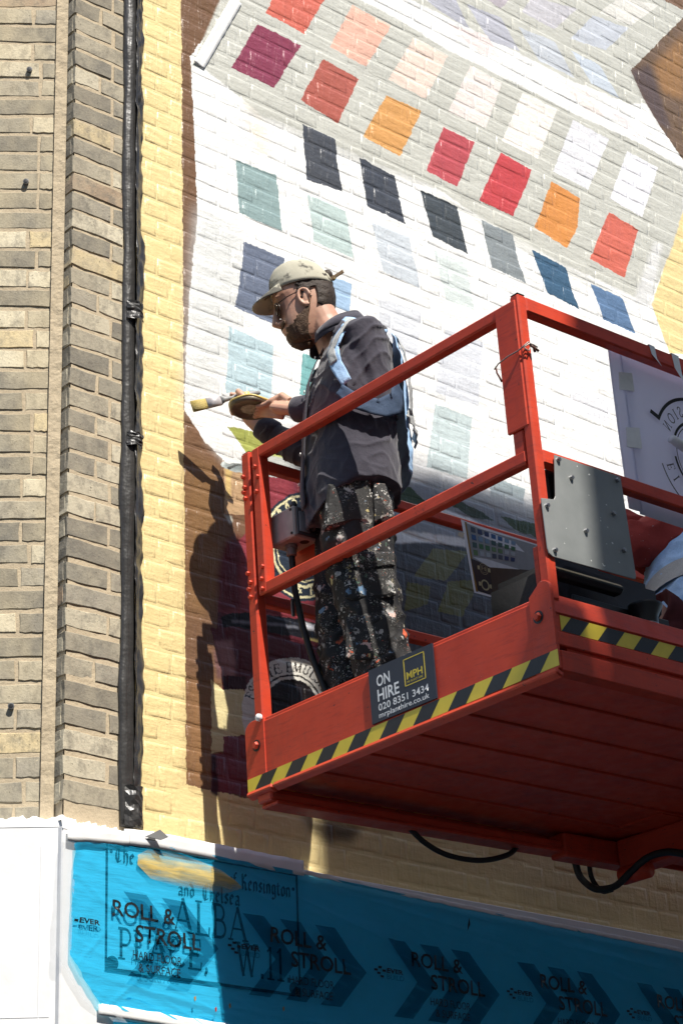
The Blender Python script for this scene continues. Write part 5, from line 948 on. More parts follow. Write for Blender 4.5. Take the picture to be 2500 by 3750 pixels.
# left hand: palm seen from the back, fingers folded under the lid, thumb over its rim
def chain(pts, r): body.tube([Vector(p) for p in pts], r, 8)
KL = Vector((0.0695, -0.085, 1.214)); lid_c = Vector((0.1636, -0.13, 1.234))
ax = (KL-WRL).normalized(); upv = Vector((.05, .35, .93)).normalized()
body.tube([WRL-ax*.01, WRL+ax*.03, KL-ax*.018, KL], [(.024, .034), (.025, .046), (.024, .050), (.02, .046)], 12, ref=upv)
for i, (dz, ln) in enumerate(((.036, .9), (.012, 1.0), (-.014, .96), (-.038, .8))):
    b = KL+upv*dz*.8-ax*.004; out = Vector((.15, .5, -.15)).normalized(); e_ = lid_c+Vector((-.050+.006*i, .052-.024*i, -.013)); e2 = lid_c+Vector((-.020+.004*i, .036-.024*i, -.012))
    chain([b-ax*.02, b+out*.008, b.lerp(e_, .5)+out*.01, e_, e2], [.0125, .0125, .011, .010, .0085])
tb0 = WRL+ax*.03+upv*.024
chain([tb0, tb0+ax*.03+upv*.016, Vector((0.1004, -0.11, 1.244)), Vector((0.1286, -0.12, 1.245))], [.017, .015, .0135, .0105])
# right hand: thumb up along the handle, forefinger stretched ahead, the rest curled round it
HN, HE = Vector((0.2236, -0.3, 1.37)), Vector((0.1381, -0.315, 1.394)); PR = Vector((0.1736, -0.288, 1.313)); axr = (PR-WRR).normalized()
body.tube([WRR-axr*.01, WRR.lerp(PR, .5), PR, PR+axr*.02], [(.025, .032), (.03, .042), (.031, .044), (.024, .04)], 12, ref=(0, 1, 0))
chain([PR+axr*.0+Vector((-.005, .02, .0)), Vector((0.1882, -0.272, 1.346)), Vector((0.2051, -0.276, 1.371)), Vector((0.2156, -0.282, 1.388))], [.017, .0148, .0135, .0105])
chain([PR+axr*.01+Vector((0, -.03, .01)), Vector((0.1965, -0.326, 1.375)), Vector((0.2193, -0.328, 1.392)), Vector((0.2436, -0.32, 1.394))], [.0135, .0122, .011, .0092])
for i, (u0, v0) in enumerate(((0, 0), (.002, -.016), (.004, -.03))):
    q = Vector((u0, 0, v0)); chain([PR+axr*.01+Vector((0, -.022, -.004))+q*.7, Vector((0.2159, -0.325, 1.354))+q, Vector((0.2341, -0.31, 1.351))+q*.8, Vector((0.229, -0.282, 1.323))+q*.8, Vector((0.2011, -0.272, 1.315))+q*.8], [.013, .012, .011, .010, .009])
for hx, kx, axx, fx in ((-.172, -.178, -.25, -.24), (-.15, -.11, -.14, -.1)):
    y = .1 if hx < -.16 else -.1; body.tube([(hx, y*.9, .86), (kx, y, .46), (axx, y, .09)], [.07, .052, .04], 12)
body_o = remesh(body, 'body', .0036, SKIN, pr, 3)
# --- hair, beard, glasses
def patch(name, mask, off, mat, z0, z1, amp=.003, nz=46, na=90):
    v = []; f = []
    for j in range(nz):
        z = z0+(z1-z0)*j/(nz-1)
        for i in range(na): a = -math.pi+2*math.pi*i/na; v.append(headpt(a, z, off+amp*noise.noise(Vector((math.cos(a)*9, math.sin(a)*9, z*60)))))
    for j in range(nz-1):
        for i in range(na):
            z = z0+(z1-z0)*(j+.5)/(nz-1); a = abs(math.degrees(-math.pi+2*math.pi*(i+.5)/na)); j2 = 2.5*noise.noise(Vector((i*.5, j*.5, 3)))
            if mask(a+j2, z): f.append((j*na+i, j*na+(i+1) % na, (j+1)*na+(i+1) % na, (j+1)*na+i))
    o = MB().add(v, f).build(name, mat, pr, smooth=True); m = o.modifiers.new('t', 'SOLIDIFY'); m.thickness = off*.9; m.offset = -1; return o
patch('hair', lambda a, z: (a > 112 and z > -.078+(160-a)*.0006) or (a > 92 and z > .012) or (82 < a < 98 and z > -.02), .006, HAIRM, -.085, .085)
patch('beard', lambda a, z: (z < -.104 and a < 96) or (z < -.088 and 26 < a < 97) or (-.088 <= z < -.05 and 56+(z+.088)*950 < a < 97) or (-.07 < z < -.06 and a < 34) or (-.045 <= z < .03 and 84 < a < 96), .005, BEARD, -.151, .03, .0025)
bd = MB(); bd.tube([HL(.03, 0, -.142), HL(.066, 0, -.146), HL(.092, 0, -.128)], [.020, .021, .014], 12); bd.build('chin_beard', BEARD, pr, smooth=True)
gl = MB(); GLM = simple('brown_frame', (.05, .03, .018), .3, .5)
for s in (-1, 1):
    c0 = HL(.103, s*.034, -.008); ring_ = [c0+HL(0, s*.024*math.cos(a), .023*math.sin(a))-HL(0, 0, 0)+Vector((-.01*abs(math.cos(a)) if s*math.cos(a)*s > 0 else 0, 0, 0)) for a in [math.radians(q) for q in range(0, 360, 24)]]
    gl.tube(ring_, .0024, 6, closed=True); gl.tube([HL(.093, s*.058, .002), HL(.06, s*.074, .006), HL(.0, s*.082, .012), HL(-.02, s*.08, .0)], .002, 6)
gl.tube([HL(.106, -.01, -.003), HL(.11, 0, 0), HL(.106, .01, -.003)], .0022, 6)
go = gl.build('glasses', GLM, pr, smooth=True)
LNS = simple('tinted_lens', (.03, .022, .014), .12, .6, var=.05, bump=0)
for s in (-1, 1): MB().ball(HL(.102, s*.034, -.008), (.004, .022, .021), 12, 8).build('lens', LNS, go, smooth=True)
# --- cap: crown, peak, strap with the hair showing in its gap
def cpt(a, t, off=0):                                         # t 0 at the rim, 1 on top
    c_, s_ = math.cos(a), math.sin(a); z0 = .044+.016*c_; x = -.006+(.108+off)*c_*math.cos(t*math.pi/2)**.62; y = (.087+off)*s_*math.cos(t*math.pi/2)**.62; z = z0+(.115+off-.016*c_*t)*math.sin(t*math.pi/2)
    if c_ > .3: x -= .012*t*(c_-.3)
    return HL(x, y, z)
v = []; f = []; NA, NT_ = 64, 14
for j in range(NT_):
    for i in range(NA): a = 2*math.pi*i/NA; v.append(cpt(a, j/NT_, .0015*noise.noise(Vector((i*.3, j*.5, 1)))))
v.append(cpt(0, 1))
for j in range(NT_-1):
    for i in range(NA):
        a = (2*math.pi*(i+.5)/NA-math.pi+math.pi*2) % (2*math.pi)
        if abs(math.atan2(math.sin(2*math.pi*(i+.5)/NA-math.pi), math.cos(2*math.pi*(i+.5)/NA-math.pi))) < .42*(1-((j+.5)/6)**2)**.5 if j < 6 else False: continue
        f.append((j*NA+i, j*NA+(i+1) % NA, (j+1)*NA+(i+1) % NA, (j+1)*NA+i))
for i in range(NA): f.append(((NT_-1)*NA+i, (NT_-1)*NA+(i+1) % NA, len(v)-1))
cp_ = MB().add(v, f).build('cap', CAPM, pr, smooth=True); m = cp_.modifiers.new('t', 'SOLIDIFY'); m.thickness = .003
v = []; f = []; NX, NY = 9, 17
for i in range(NX):
    for j in range(NY):
        t = -1+2*j/(NY-1); ss = i/(NX-1); y = t*.074; xb = .04+.062*math.sqrt(max(0, 1-(t*.9)**2)); ln = .072*math.sqrt(max(0, 1-abs(t)**2.6)); v.append(HL(xb+ln*ss, y, .067-.021*ss-.006*t*t-.006*ss*ss))
for i in range(NX-1):
    for j in range(NY-1): a = i*NY+j; f.append((a, a+1, a+NY+1, a+NY))
pk = MB().add(v, f).build('peak', CAPM, cp_, smooth=True); m = pk.modifiers.new('t', 'SOLIDIFY'); m.thickness = .0045
bt = MB(); n_ = 14
for i in range(n_): a = math.pi-.5+i*1.0/(n_-1); p = cpt(a, .06, .002); q = cpt(a, .2, .003); bt.v += [tuple(p), tuple(q)]
bt.f = [(2*i, 2*i+2, 2*i+3, 2*i+1) for i in range(n_-1)]
so = bt.build('strap', CAPM, cp_, smooth=True); m = so.modifiers.new('t', 'SOLIDIFY'); m.thickness = .003
MB().bar(HL(-.112, .022, .048), HL(-.158, .04, .052), .004, .014).build('strap_end', simple('strap_leather', (.2, .13, .07), .6), cp_, .001); MB().bar(HL(-.116, .018, .048), HL(-.126, .026, .049), .007, .018).build('buckle', simple('brass', (.45, .33, .12), .4, .5, .8), cp_, .001)
MB().ball(HL(-.107, .0, .072), (.02, .03, .024), 14, 10).build('hair_tuft', HAIRM, pr, smooth=True)
MB().ball(cpt(0, 1), (.007, .007, .004), 8, 6).build('cap_button', CAPM, cp_, smooth=True)
# --- shirt
PSI = math.radians(-15); TF = Vector((math.cos(PSI), -math.sin(PSI), 0)); TS = Vector((math.sin(PSI), math.cos(PSI), 0))
TR = [(.74, -.165, .150, .222), (.84, -.165, .158, .226), (.95, -.166, .152, .218), (1.05, -.166, .146, .215), (1.15, -.17, .142, .22), (1.24, -.178, .136, .222), (1.31, -.188, .122, .215), (1.365, -.195, .100, .185), (1.40, -.185, .082, .135), (1.43, -.165, .074, .092), (1.455, -.148, .068, .076)]
def tpt(a, z, off=0):
    for i in range(len(TR)-1):
        if z <= TR[i+1][0] or i == len(TR)-2: t = (z-TR[i][0])/(TR[i+1][0]-TR[i][0]); cf, d, w_ = [TR[i][j]*(1-t)+TR[i+1][j]*t for j in (1, 2, 3)]; break
    sq = lambda q: math.copysign(abs(q)**.88, q); return Vector((cf, 0, z))+TF*(d+off)*sq(math.cos(a))+TS*(w_+off)*sq(math.sin(a))
def hem(a): return .765+.045*math.cos(2*a+math.pi)*-1*0-.05*max(0, math.cos(a))**2+.035*math.sin(a)**2+.03*max(0, -math.cos(a))
sh = MB(); NR = 40
zs = [0, .03]+[i/16 for i in range(1, 17)]
sh.loft([[tpt(2*math.pi*q/NR, hem(2*math.pi*q/NR)+(1.44-hem(2*math.pi*q/NR))*t) for q in range(NR)] for t in zs])
sh.tube([SHL+Vector((.03, -.06, .005)), SHL, SHL.lerp(ELL, .5), ELL+Vector((-.004, .0, -.004)), ELL.lerp(WRL, .3), ELL.lerp(WRL, .62), WRL-ax*.012], [.085, .078, .074, .068, .064, .055, (.041, .043)], 18)
axw = (WRR-ELR).normalized()
sh.tube([SHR+Vector((-.0, .05, .005)), SHR, SHR.lerp(ELR, .5), ELR, ELR.lerp(WRR, .35), WRR-axw*.03], [.085, .077, .072, .066, .058, (.043, .041)], 18)
def ridge(q): return 1-abs(noise.noise(q))*2
def fold(p, n):
    a = (p-SHL).dot((ELL-SHL).normalized()); d = .0
    la = min((p-SHL.lerp(ELL, t/6)).length for t in range(7)); fa_ = min((p-ELL.lerp(WRL, t/6)).length for t in range(7)); ra_ = min((p-ELR.lerp(WRR, t/6)).length for t in range(7))
    wv = noise.noise(p*7)*1.6+noise.noise(p*17)*.45
    if la < .1 or fa_ < .085 or ra_ < .085:                    # diagonal creases gathering at the elbow
        ph = p.x*34+p.z*46-p.y*14+wv*2.3; cr = (1-abs(math.sin(ph)))**2.2; am = .35+.65*max(0, noise.noise(p*5.5+Vector((3, 1, 2)))+.45); d += .0115*cr*am+.002*noise.noise(p*30)-.0035
        ph = p.x*52-p.z*21+wv*2.6; d += .005*(1-abs(math.sin(ph)))**3*max(0, noise.noise(p*8)+.3)
    else:
        ph = p.x*21+p.z*13+p.y*9+wv*2.8; cr = (1-abs(math.sin(ph)))**2.4; am = .2+.8*max(0, noise.noise(p*4.2)+.35); d += .013*cr*am+.005*noise.noise(Vector((p.x*9+p.z*7, p.y*9, p.z*8-p.x*6)))+.002*noise.noise(p*30)-.004
        ph = p.x*12-p.z*31+wv*3; d += .007*(1-abs(math.sin(ph)))**3*max(0, noise.noise(p*6+Vector((5, 2, 8)))+.25)
        if p.z < .9: d += .012*noise.noise(Vector((p.x*14, p.y*14, p.z*4)))*(.9-p.z)/.15
    return d
sho = remesh(sh, 'shirt', .0056, SHIRT, pr, 4, fold)
co = MB(); nA = 26                                            # collar, standing at the neck and folded over
for j, (z, o_) in enumerate(((1.405, .02), (1.447, .004), (1.472, -.002), (1.452, .012), (1.425, .022))):
    for i in range(nA): a = math.pi*2*(i+.5)/nA*.94+.19; p = tpt(a, 1.43, o_); dip = -.034*max(0, math.cos(a))+.035*max(0, -math.cos(a)); co.v.append((p.x+.022+.012*(j == 1), p.y, z+dip))
for j in range(4):
    for i in range(nA-1): co.f.append((j*nA+i, j*nA+i+1, (j+1)*nA+i+1, (j+1)*nA+i))
coo = co.build('collar', SHIRT, sho, smooth=True); m = coo.modifiers.new('t', 'SOLIDIFY'); m.thickness = .003
for W0, E0 in ((WRL, ELL), (WRR, ELR)):
    d_ = (W0-E0).normalized(); c = MB().tube([W0-d_*.062, W0-d_*.055, W0-d_*.004, W0+d_*.002, W0+d_*.0, W0-d_*.03], [(.043, .043), (.047, .047), (.044, .0455), (.042, .043), (.036, .037), (.034, .035)], 20, cap=False).build('cuff', SHIRT, sho, smooth=True)
PEARL = simple('pearl_button', (.55, .54, .52), .3, .5, bump=0)
for p, n in ((Vector((-0.0218, 0.012, 1.117)), (0, 1, -.2)), (Vector((-0.0545, 0.015, 1.119)), (0, 1, -.2))): MB().lathe([(.0065, 0), (.0065, .002), (.004, .0025)], n=12, M=n and Vector(n).to_track_quat('Z', 'Y').to_matrix().to_4x4()).build('button', PEARL, sho).location = p
v = []; f = []                                                # front placket with its buttons
for i in range(24):
    z = 1.40-.62*i/23
    for a in (-.09, .07): v.append(tpt(a, z, .0105))
    if i: q = (i-1)*2; f.append((q, q+1, q+3, q+2))
po = MB().add(v, f).build('placket', SHIRT, sho, smooth=True); m = po.modifiers.new('t', 'SOLIDIFY'); m.thickness = .003
for z in (1.33, 1.2, 1.08, .97, .86): MB().lathe([(.006, 0), (.006, .002), (.004, .0025)], n=12, M=TF.to_track_quat('Z', 'Y').to_matrix().to_4x4()).build('button', PEARL, sho).location = tpt(0, z, .018)
MB().tube([tpt(.95, 1.262, .014), tpt(.94, 1.252, .016), tpt(.96, 1.243, .015), tpt(.95, 1.233, .014)], .003, 6).build('chest_emblem', simple('red_stitching', (.45, .03, .03), .6), sho)
# --- trousers
tr = MB()
tr.tube([(-.165, 0, .9), (-.165, 0, .82), (-.168, 0, .75)], [(.125, .185), (.13, .19), (.125, .19)], 22, ref=(1, 0, 0))
tr.tube([(-.172, .08, .80), (-.178, .098, .66), (-.186, .108, .5), (-.2, .112, .42), (-.225, .112, .28), (-.25, .112, .12), (-.255, .112, .04)], [(.12, .098), (.118, .098), (.108, .09), (.104, .088), (.094, .084), (.088, .084), (.092, .086)], 22, ref=(1, 0, 0))
tr.tube([(-.155, -.08, .80), (-.145, -.095, .66), (-.12, -.1, .48), (-.128, -.1, .3), (-.15, -.1, .12), (-.155, -.1, .04)], [(.115, .098), (.108, .095), (.095, .088), (.088, .084), (.085, .082), (.088, .084)], 22, ref=(1, 0, 0))
def tfold(p, n):
    d = .010*max(0, ridge(Vector((p.x*9, p.y*9, p.z*13+p.x*6))))**2+.006*noise.noise(Vector((p.x*14, p.y*14, p.z*9)))+.003*noise.noise(p*34)-.003
    return d
tro = remesh(tr, 'trousers', .008, TROU, pr, 4, tfold)
def slab(name, pts, y, th, bulge):                            # pocket following the outer thigh
    n = len(pts); c0 = Vector((sum(p[0] for p in pts)/n, y+bulge, sum(p[1] for p in pts)/n)); mb = MB(); rim = [Vector((x, y-.004, z)) for x, z in pts]; mid = [c0.lerp(Vector((x, y+bulge*.75, z)), .86) for x, z in pts]
    mb.v = [tuple(q) for q in rim+[Vector((x, y+bulge*.45, z)) for x, z in pts]+mid+[c0]]; mb.f = [(k*n+i, k*n+(i+1) % n, (k+1)*n+(i+1) % n, (k+1)*n+i) for k in (0, 1) for i in range(n)]+[(2*n+i, 2*n+(i+1) % n, 3*n) for i in range(n)]
    return mb.build(name, TROU2, tro, smooth=False)
slab('holster_pocket', [(-.072, .632), (-.12, .645), (-.17, .654), (-.215, .652), (-.222, .72), (-.225, .80), (-.16, .81), (-.09, .79), (-.078, .71)], .174, .05, .028)
slab('holster_pocket', [(-.228, .648), (-.268, .662), (-.296, .66), (-.288, .73), (-.27, .79), (-.23, .80)], .16, .05, .036)
slab('cargo_pocket', [(-.128, .40), (-.155, .388), (-.21, .39), (-.262, .393), (-.286, .40), (-.286, .46), (-.284, .51), (-.22, .518), (-.14, .52), (-.13, .46)], .19, .04, .014)
slab('pocket_flap', [(-.126, .495), (-.2, .485), (-.288, .495), (-.286, .54), (-.2, .545), (-.128, .54)], .2, .04, .010)
slab('knee_pad_pocket', [(-.125, .20), (-.17, .19), (-.25, .2), (-.262, .27), (-.255, .33), (-.19, .345), (-.13, .33)], .19, .03, .010)
BOOT = simple('scuffed_boot', (.03, .026, .022), .6, .4, var=.5, scale=60)
for x, y in ((-.235, .112), (-.135, -.1)):
    b = MB(); b.tube([(x-.09, y, .052), (x-.04, y, .055), (x+.03, y, .045), (x+.09, y, .034), (x+.12, y, .03)], [(.05, .036), (.054, .042), (.044, .046), (.032, .046), (.02, .03)], 14, ref=(0, 0, 1)); b.tube([(x-.02, y, .04), (x-.015, y, .14)], [.045, .048], 14); b.box((x-.13, y-.044, .0), (x+.135, y+.044, .022)); remesh(b, 'boot', .006, BOOT, pr, 3)
# --- hi-vis vest, slipped off the near shoulder
def strip(name, path, wd, off, mat, par, amp=.004, seed=0, th=.0025):
    v = []; f = []; N = (len(path)-1)*6+1; W7 = 6
    for i in range(N):
        t = i/6; a = min(int(t), len(path)-2); t -= a; p0, p1 = path[a], path[a+1]; an, z, o_ = [p0[j]*(1-t)+p1[j]*t for j in (0, 1, 2)]; q0, q1 = path[max(a-1, 0)], path[min(a+2, len(path)-1)]
        da, dz = p1[0]-p0[0], p1[1]-p0[1]; L = math.hypot(da*.19, dz) or 1; ws = wd if isinstance(wd, (int, float)) else wd[0]*(1-i/(N-1))+wd[1]*i/(N-1)
        for w7 in range(W7+1):
            s = (w7/W7-.5)*ws; v.append(tpt(an-dz/L*s/.19, z+da*.19/L*s, off+o_+amp*noise.noise(Vector((i*.55+seed, w7*.7, seed)))))
    for i in range(N-1):
        for w7 in range(W7): a = i*(W7+1)+w7; f.append((a, a+1, a+W7+2, a+W7+1))
    o = MB().add(v, f).build(name, mat, par, smooth=True); m = o.modifiers.new('t', 'SOLIDIFY'); m.thickness = th; return o
VO = .02
ve = strip('vest', [(2.15, 1.36, .0), (1.95, 1.40, .005), (1.5, 1.412, .008), (1.1, 1.385, .008), (.86, 1.33, .006), (.8, 1.27, .006), (.95, 1.2, .004), (1.2, 1.13, .0)], (.075, .04), VO-.004, VEST, pr)
strip('reflective_band', [(2.1, 1.366, .0), (1.9, 1.396, .005), (1.45, 1.408, .008), (1.06, 1.378, .008), (.84, 1.32, .006), (.78, 1.262, .006), (.9, 1.21, .004)], (.026, .03), VO, BAND, ve)
strip('vest_panel', [(2.95, 1.37, .0), (3.0, 1.25, .012), (2.98, 1.12, .02), (3.0, 1.0, .02), (2.98, .93, .02), (3.02, .87, .01)], (.24, .22), VO, VEST, ve, .009, 4)
strip('reflective_band', [(2.5, 1.36, .002), (2.5, 1.25, .018), (2.48, 1.15, .03), (2.52, 1.06, .03)], .03, VO+.006, BAND, ve, .006, 4)
strip('reflective_band', [(2.4, 1.06, .02), (2.6, 1.03, .03), (2.9, 1.0, .03)], .06, VO+.008, BAND, ve, .012, 6)
VDK = cloth('shaded_vest_fabric', (.045, .07, .12), (.07, .10, .16))  # same vest fabric, with the shade under the arm put into its colour
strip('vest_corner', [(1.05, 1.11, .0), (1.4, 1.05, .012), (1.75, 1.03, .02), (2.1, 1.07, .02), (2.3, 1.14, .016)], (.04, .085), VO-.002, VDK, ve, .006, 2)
# --- paint lid in his left hand and brush in his right
OM = pr.matrix_basis.copy(); MW = Matrix.Translation((0.0427, -0.55, 3.794)) @ Matrix.Rotation(2.423192, 4, 'Z')
YP = simple('wet_yellow_paint', (.72, .56, .17), .35, .5, var=.12, scale=30, bump=.4, bd=.004); LIDM = simple('dirty_tin_lid', (.2, .165, .115), .5, .5, .3, .5, 24, .3)
pl_ = thing('painted_tin_disc', 'round paint tin lid smeared with yellow paint held in the left hand', 'lid', MW @ lid_c, (math.radians(2), math.radians(-3), 2.423192))
MB().lathe([(.0, .001), (.058, .0), (.060, -.004), (.069, -.005), (.0725, .002), (.0735, .011), (.0705, .013), (.068, .005), (0, .0045)], n=40).build('lid', LIDM, pl_, smooth=True)
MB().tube([(.0715*math.cos(a), .0715*math.sin(a), .0125+.002*math.sin(a*5)) for a in [math.radians(q) for q in range(0, 360, 8)]], .0045, 8, closed=True).build('paint_rim', YP, pl_, smooth=True)
MB().lathe([(0, .0055), (.067, .006), (.066, .0095), (0, .009)], n=30).build('paint_pool', YP, pl_)
MB().lathe([(0, -.0015), (.035, -.0012), (.03, .0005), (0, .0008)], n=9).build('paint_smear', simple('pale_smear', (.42, .38, .3), .6, var=.5, scale=60), pl_)
TIP = Vector((0.373, -0.268, 1.324)); FE = Vector((0.3225, -0.278, 1.339)); FE2 = Vector((0.2745, -0.287, 1.354)); NK = Vector((0.2349, -0.297, 1.367))
br = thing('paint_brush', 'flat paint brush loaded with yellow paint held against the mural', 'brush', MW @ TIP, (0, 0, 2.423192)); L0 = lambda p: p-TIP
GRY = simple('grey_painted_handle', (.3, .3, .3), .5, .4, var=.4, scale=40); FER = simple('ferrule', (.5, .47, .48), .45, .5, .1, .3, 50)
def flat(pts, sz, name, mat, r=0):
    up_ = Vector((.18, 0, 1)); return MB().tube([L0(p) for p in pts], sz, 14, ref=up_).build(name, mat, br, smooth=True)
BRI = NT('yellow_wet_bristles'); g = BRI.pos(); n_ = BRI.noise(BRI.pos(False, (60, 60, 600), (0, .25, 0)), 1, 4, .7); BRI.bump(n_, .9, .004); BRI = BRI.done(BRI.mix(n_, (.42, .30, .07), (.66, .52, .18)), .5, .4)
flat([TIP, TIP.lerp(FE, .5), FE], [(.0225, .006), (.0225, .009), (.0205, .0105)], 'bristles', BRI)
flat([FE, FE2], [(.021, .0112), (.0195, .0112)], 'ferrule', FER)
dh = (HE-NK); hd_ = flat([FE2, FE2.lerp(NK, .35), NK, NK+dh*.12, NK+dh*.4, NK+dh*.75, HE], [(.0185, .0095), (.010, .008), (.0065, .0065), (.0115, .0095), (.0128, .0105), (.0108, .009), (.007, .006)], 'handle', GRY)
flat([NK+dh*.42, NK+dh*.5, NK+dh*.62], [(.0132, .0108), (.0130, .0106), (.0122, .0100)], 'yellow_band', YP)
# ---------------------------------------------------------------- second worker crouching on the deck at the right edge
REDC = NT('dark_red_fleece'); g = REDC.pos(); c = REDC.mix(REDC.noise(g, 14, 4), (.24, .034, .028), (.36, .055, .044)); c = REDC.mix(REDC.ramp(REDC.noise(g, 55, 4, .75), [(.66, (0, 0, 0)), (.69, (.8, .8, .8))]), c, (.4, .34, .32)); REDC.bump(REDC.noise(g, 18, 4), .5, .012); REDC = REDC.done(c, .9, .2)
P2O = Vector((1.28, -1.05, 3.80))
p2 = thing('person', 'crouching person in dark red top and pale blue vest at right edge', 'person', P2O); o2 = lambda p: Vector(p)-Vector((1.5, -1.0, 3.80))
b2 = MB(); b2.tube([o2(q) for q in ((1.55, -1.02, 4.2), (1.62, -.97, 4.45), (1.74, -.9, 4.72))], [(.10, .13), (.10, .14), (.09, .15)], 16); b2.ball(o2((1.86, -.78, 4.95)), (.09, .085, .115), 14, 10); b2.tube([o2((1.76, -.88, 4.74)), o2((1.83, -.81, 4.88))], .055, 12)
A1 = [o2(q) for q in ((1.66, -.78, 4.70), (1.49, -.72, 4.76), (1.55, -.5, 4.84))]; A2 = [o2(q) for q in ((1.68, -1.02, 4.68), (1.40, -.84, 4.62), (1.47, -.6, 4.63))]
for A_ in (A1, A2):
    b2.tube(A_, [.045, .038, .026], 12); e = (A_[2]-A_[1]).normalized(); b2.ball(A_[2]+e*.05, (.03, .045, .02), 10, 8)
    for q in range(4): b2.tube([A_[2]+e*.07+Vector((.02*q-.03, 0, 0)), A_[2]+e*.11+Vector((.022*q-.033, 0, -.01)), A_[2]+e*.13+Vector((.02*q-.03, 0, -.03))], [.009, .0085, .007], 6)
    b2.tube([A_[2]+e*.04+Vector((-.02, 0, .01)), A_[2]+e*.07+Vector((-.045, 0, .015))], [.011, .008], 6)
L1 = [o2(q) for q in ((1.53, -1.08, 4.16), (1.32, -1.03, 4.30), (1.48, -1.12, 3.9))]; L2 = [o2(q) for q in ((1.6, -.9, 4.16), (1.42, -.75, 4.3), (1.56, -.85, 3.9))]
for A_ in (L1, L2): b2.tube(A_, [.07, .055, .04], 12)
remesh(b2, 'body', .007, SKIN, p2, 3)
s2 = MB()
for A_ in (A1, A2): s2.tube([A_[0]+Vector((.06, -.02, .02)), A_[0], A_[0].lerp(A_[1], .5), A_[1], A_[1].lerp(A_[2], .5), A_[2]], [.1, .098, .09, .082, .068, .045], 16)
s2.tube([o2(q) for q in ((1.55, -1.03, 4.2), (1.62, -.98, 4.45), (1.74, -.9, 4.72), (1.78, -.87, 4.8))], [(.145, .175), (.145, .18), (.12, .17), (.07, .08)], 18)
remesh(s2, 'fleece_top', .009, REDC, p2, 4, lambda p, n: .012*max(0, ridge(Vector((p.x*9+p.z*8, p.y*9, p.z*10-p.x*6))))**2+.006*noise.noise(p*18)-.004)
v2 = MB(); v2.tube([o2(q) for q in ((1.505, -1.075, 4.185), (1.53, -1.05, 4.26), (1.59, -1.01, 4.42), (1.64, -.975, 4.54), (1.69, -.94, 4.64))], [(.172, .20), (.178, .202), (.172, .198), (.165, .19), (.14, .17)], 24)
vo2 = remesh(v2, 'vest', .009, VEST, p2, 4, lambda p, n: .011*max(0, ridge(Vector((p.x*10+p.z*7, p.y*10, p.z*9-p.x*7))))**2+.005*noise.noise(p*22)-.004)
MB().tube([o2(q) for q in ((1.567, -1.03, 4.345), (1.598, -1.008, 4.425))], [(.188, .213), (.184, .209)], 40, cap=False).build('reflective_band', BAND, vo2, smooth=True)
MB().tube([o2(q) for q in ((1.498, -1.08, 4.165), (1.507, -1.075, 4.185))], [(.178, .205), (.18, .207)], 40, cap=False).build('hem_binding', simple('dark_binding', (.03, .03, .04), .8), vo2, smooth=True)
t2_ = MB()
for A_ in (L1, L2): t2_.tube([A_[0]+Vector((.04, 0, 0)), A_[0], A_[1], A_[1].lerp(A_[2], .2), A_[2]], [.12, .115, .09, .085, .07], 14)
remesh(t2_, 'trousers', .01, simple('dark_red_trousers', (.075, .018, .018), .9, .2, var=.3), p2, 4)
MB().ball(o2((1.855, -.785, 4.99)), (.1, .095, .09), 14, 10).build('hair', HAIRM, p2, smooth=True)
for A_ in (L1, L2): MB().tube([A_[2]+Vector((.05, -.01, -.05)), A_[2]+Vector((-.05, .0, -.052)), A_[2]+Vector((-.15, .02, -.065))], [(.05, .045), (.045, .045), (.028, .04)], 12, ref=(0, 0, 1)).build('boot', BOOT, p2, smooth=True)
# ---------------------------------------------------------------- things on the lift
ltag = lambda name, label, cat: thing(name, label, cat, LOV, lf.rotation_euler)
k = NT('white_polypropylene'); g = k.pos(True); c = k.mix(k.noise(g, 4, 2), (.84, .85, .95), (.88, .89, .97)); tr_ = k.n('BsdfTranslucent'); tr_.inputs[0].default_value = (.80, .82, .97, 1); mx = k.n('MixShader'); mx.inputs[0].default_value = .55; out = k.t.nodes['Material Output']
k.done(c, .35, .5); k.l(k.b.outputs[0], mx.inputs[1]); k.l(tr_.outputs[0], mx.inputs[2]); k.l(mx.outputs[0], out.inputs[0]); POLY = k.m
TAPE = simple('masking_tape_paper', (.80, .80, .79), .6, .3, var=.05, scale=60, bump=.3)
def curved(o_, x0, x1, z0, z1, y, bow, name, mat, par, nx=14, nz=10, th=.0015, skew=0.):
    v = []; f = []
    for j in range(nz+1):
        for i in range(nx+1): s, t = i/nx, j/nz; v.append((x0+(x1-x0)*s, y+bow*(math.sin(s*5+t*2)*.5+math.sin(t*3.1))*.5, z0+(z1-z0)*t+skew*s*(1-t)))
    for j in range(nz):
        for i in range(nx): a = j*(nx+1)+i; f.append((a, a+1, a+nx+2, a+nx+1))
    q = MB().add(v, f).build(name, mat, par, smooth=True); m = q.modifiers.new('t', 'SOLIDIFY'); m.thickness = th; return q
ss = ltag('stencil_sheet', 'white plastic stencil sheet with cut mirrored lettering hung inside the shaded long rail', 'stencil')
SY_ = .062
curved(0, .505, 1.75, .372, .93, SY_, .006, 'sheet', POLY, ss, skew=-.004); curved(0, .452, .512, .377, .93, SY_-.004, .004, 'sheet_strip', POLY, ss, 4, 10)
for z, s in ((.78, 1), (.585, 1.1)): MB().prism([(.478, SY_-.0075, z), (.548, SY_-.0075, z+.012), (.548, SY_-.0075, z+.075*s), (.486, SY_-.0075, z+.062*s)], (0, .0015, 0)).build('joint_tape', TAPE, ss)
CUT = simple('stencil_cut_edge', (.02, .019, .018), .7, bump=0)
SC = Vector((.83, SY_-.0065, .63)); pol = lambda r, d: SC+Vector((r*math.cos(math.radians(d)), 0, r*math.sin(math.radians(d))))
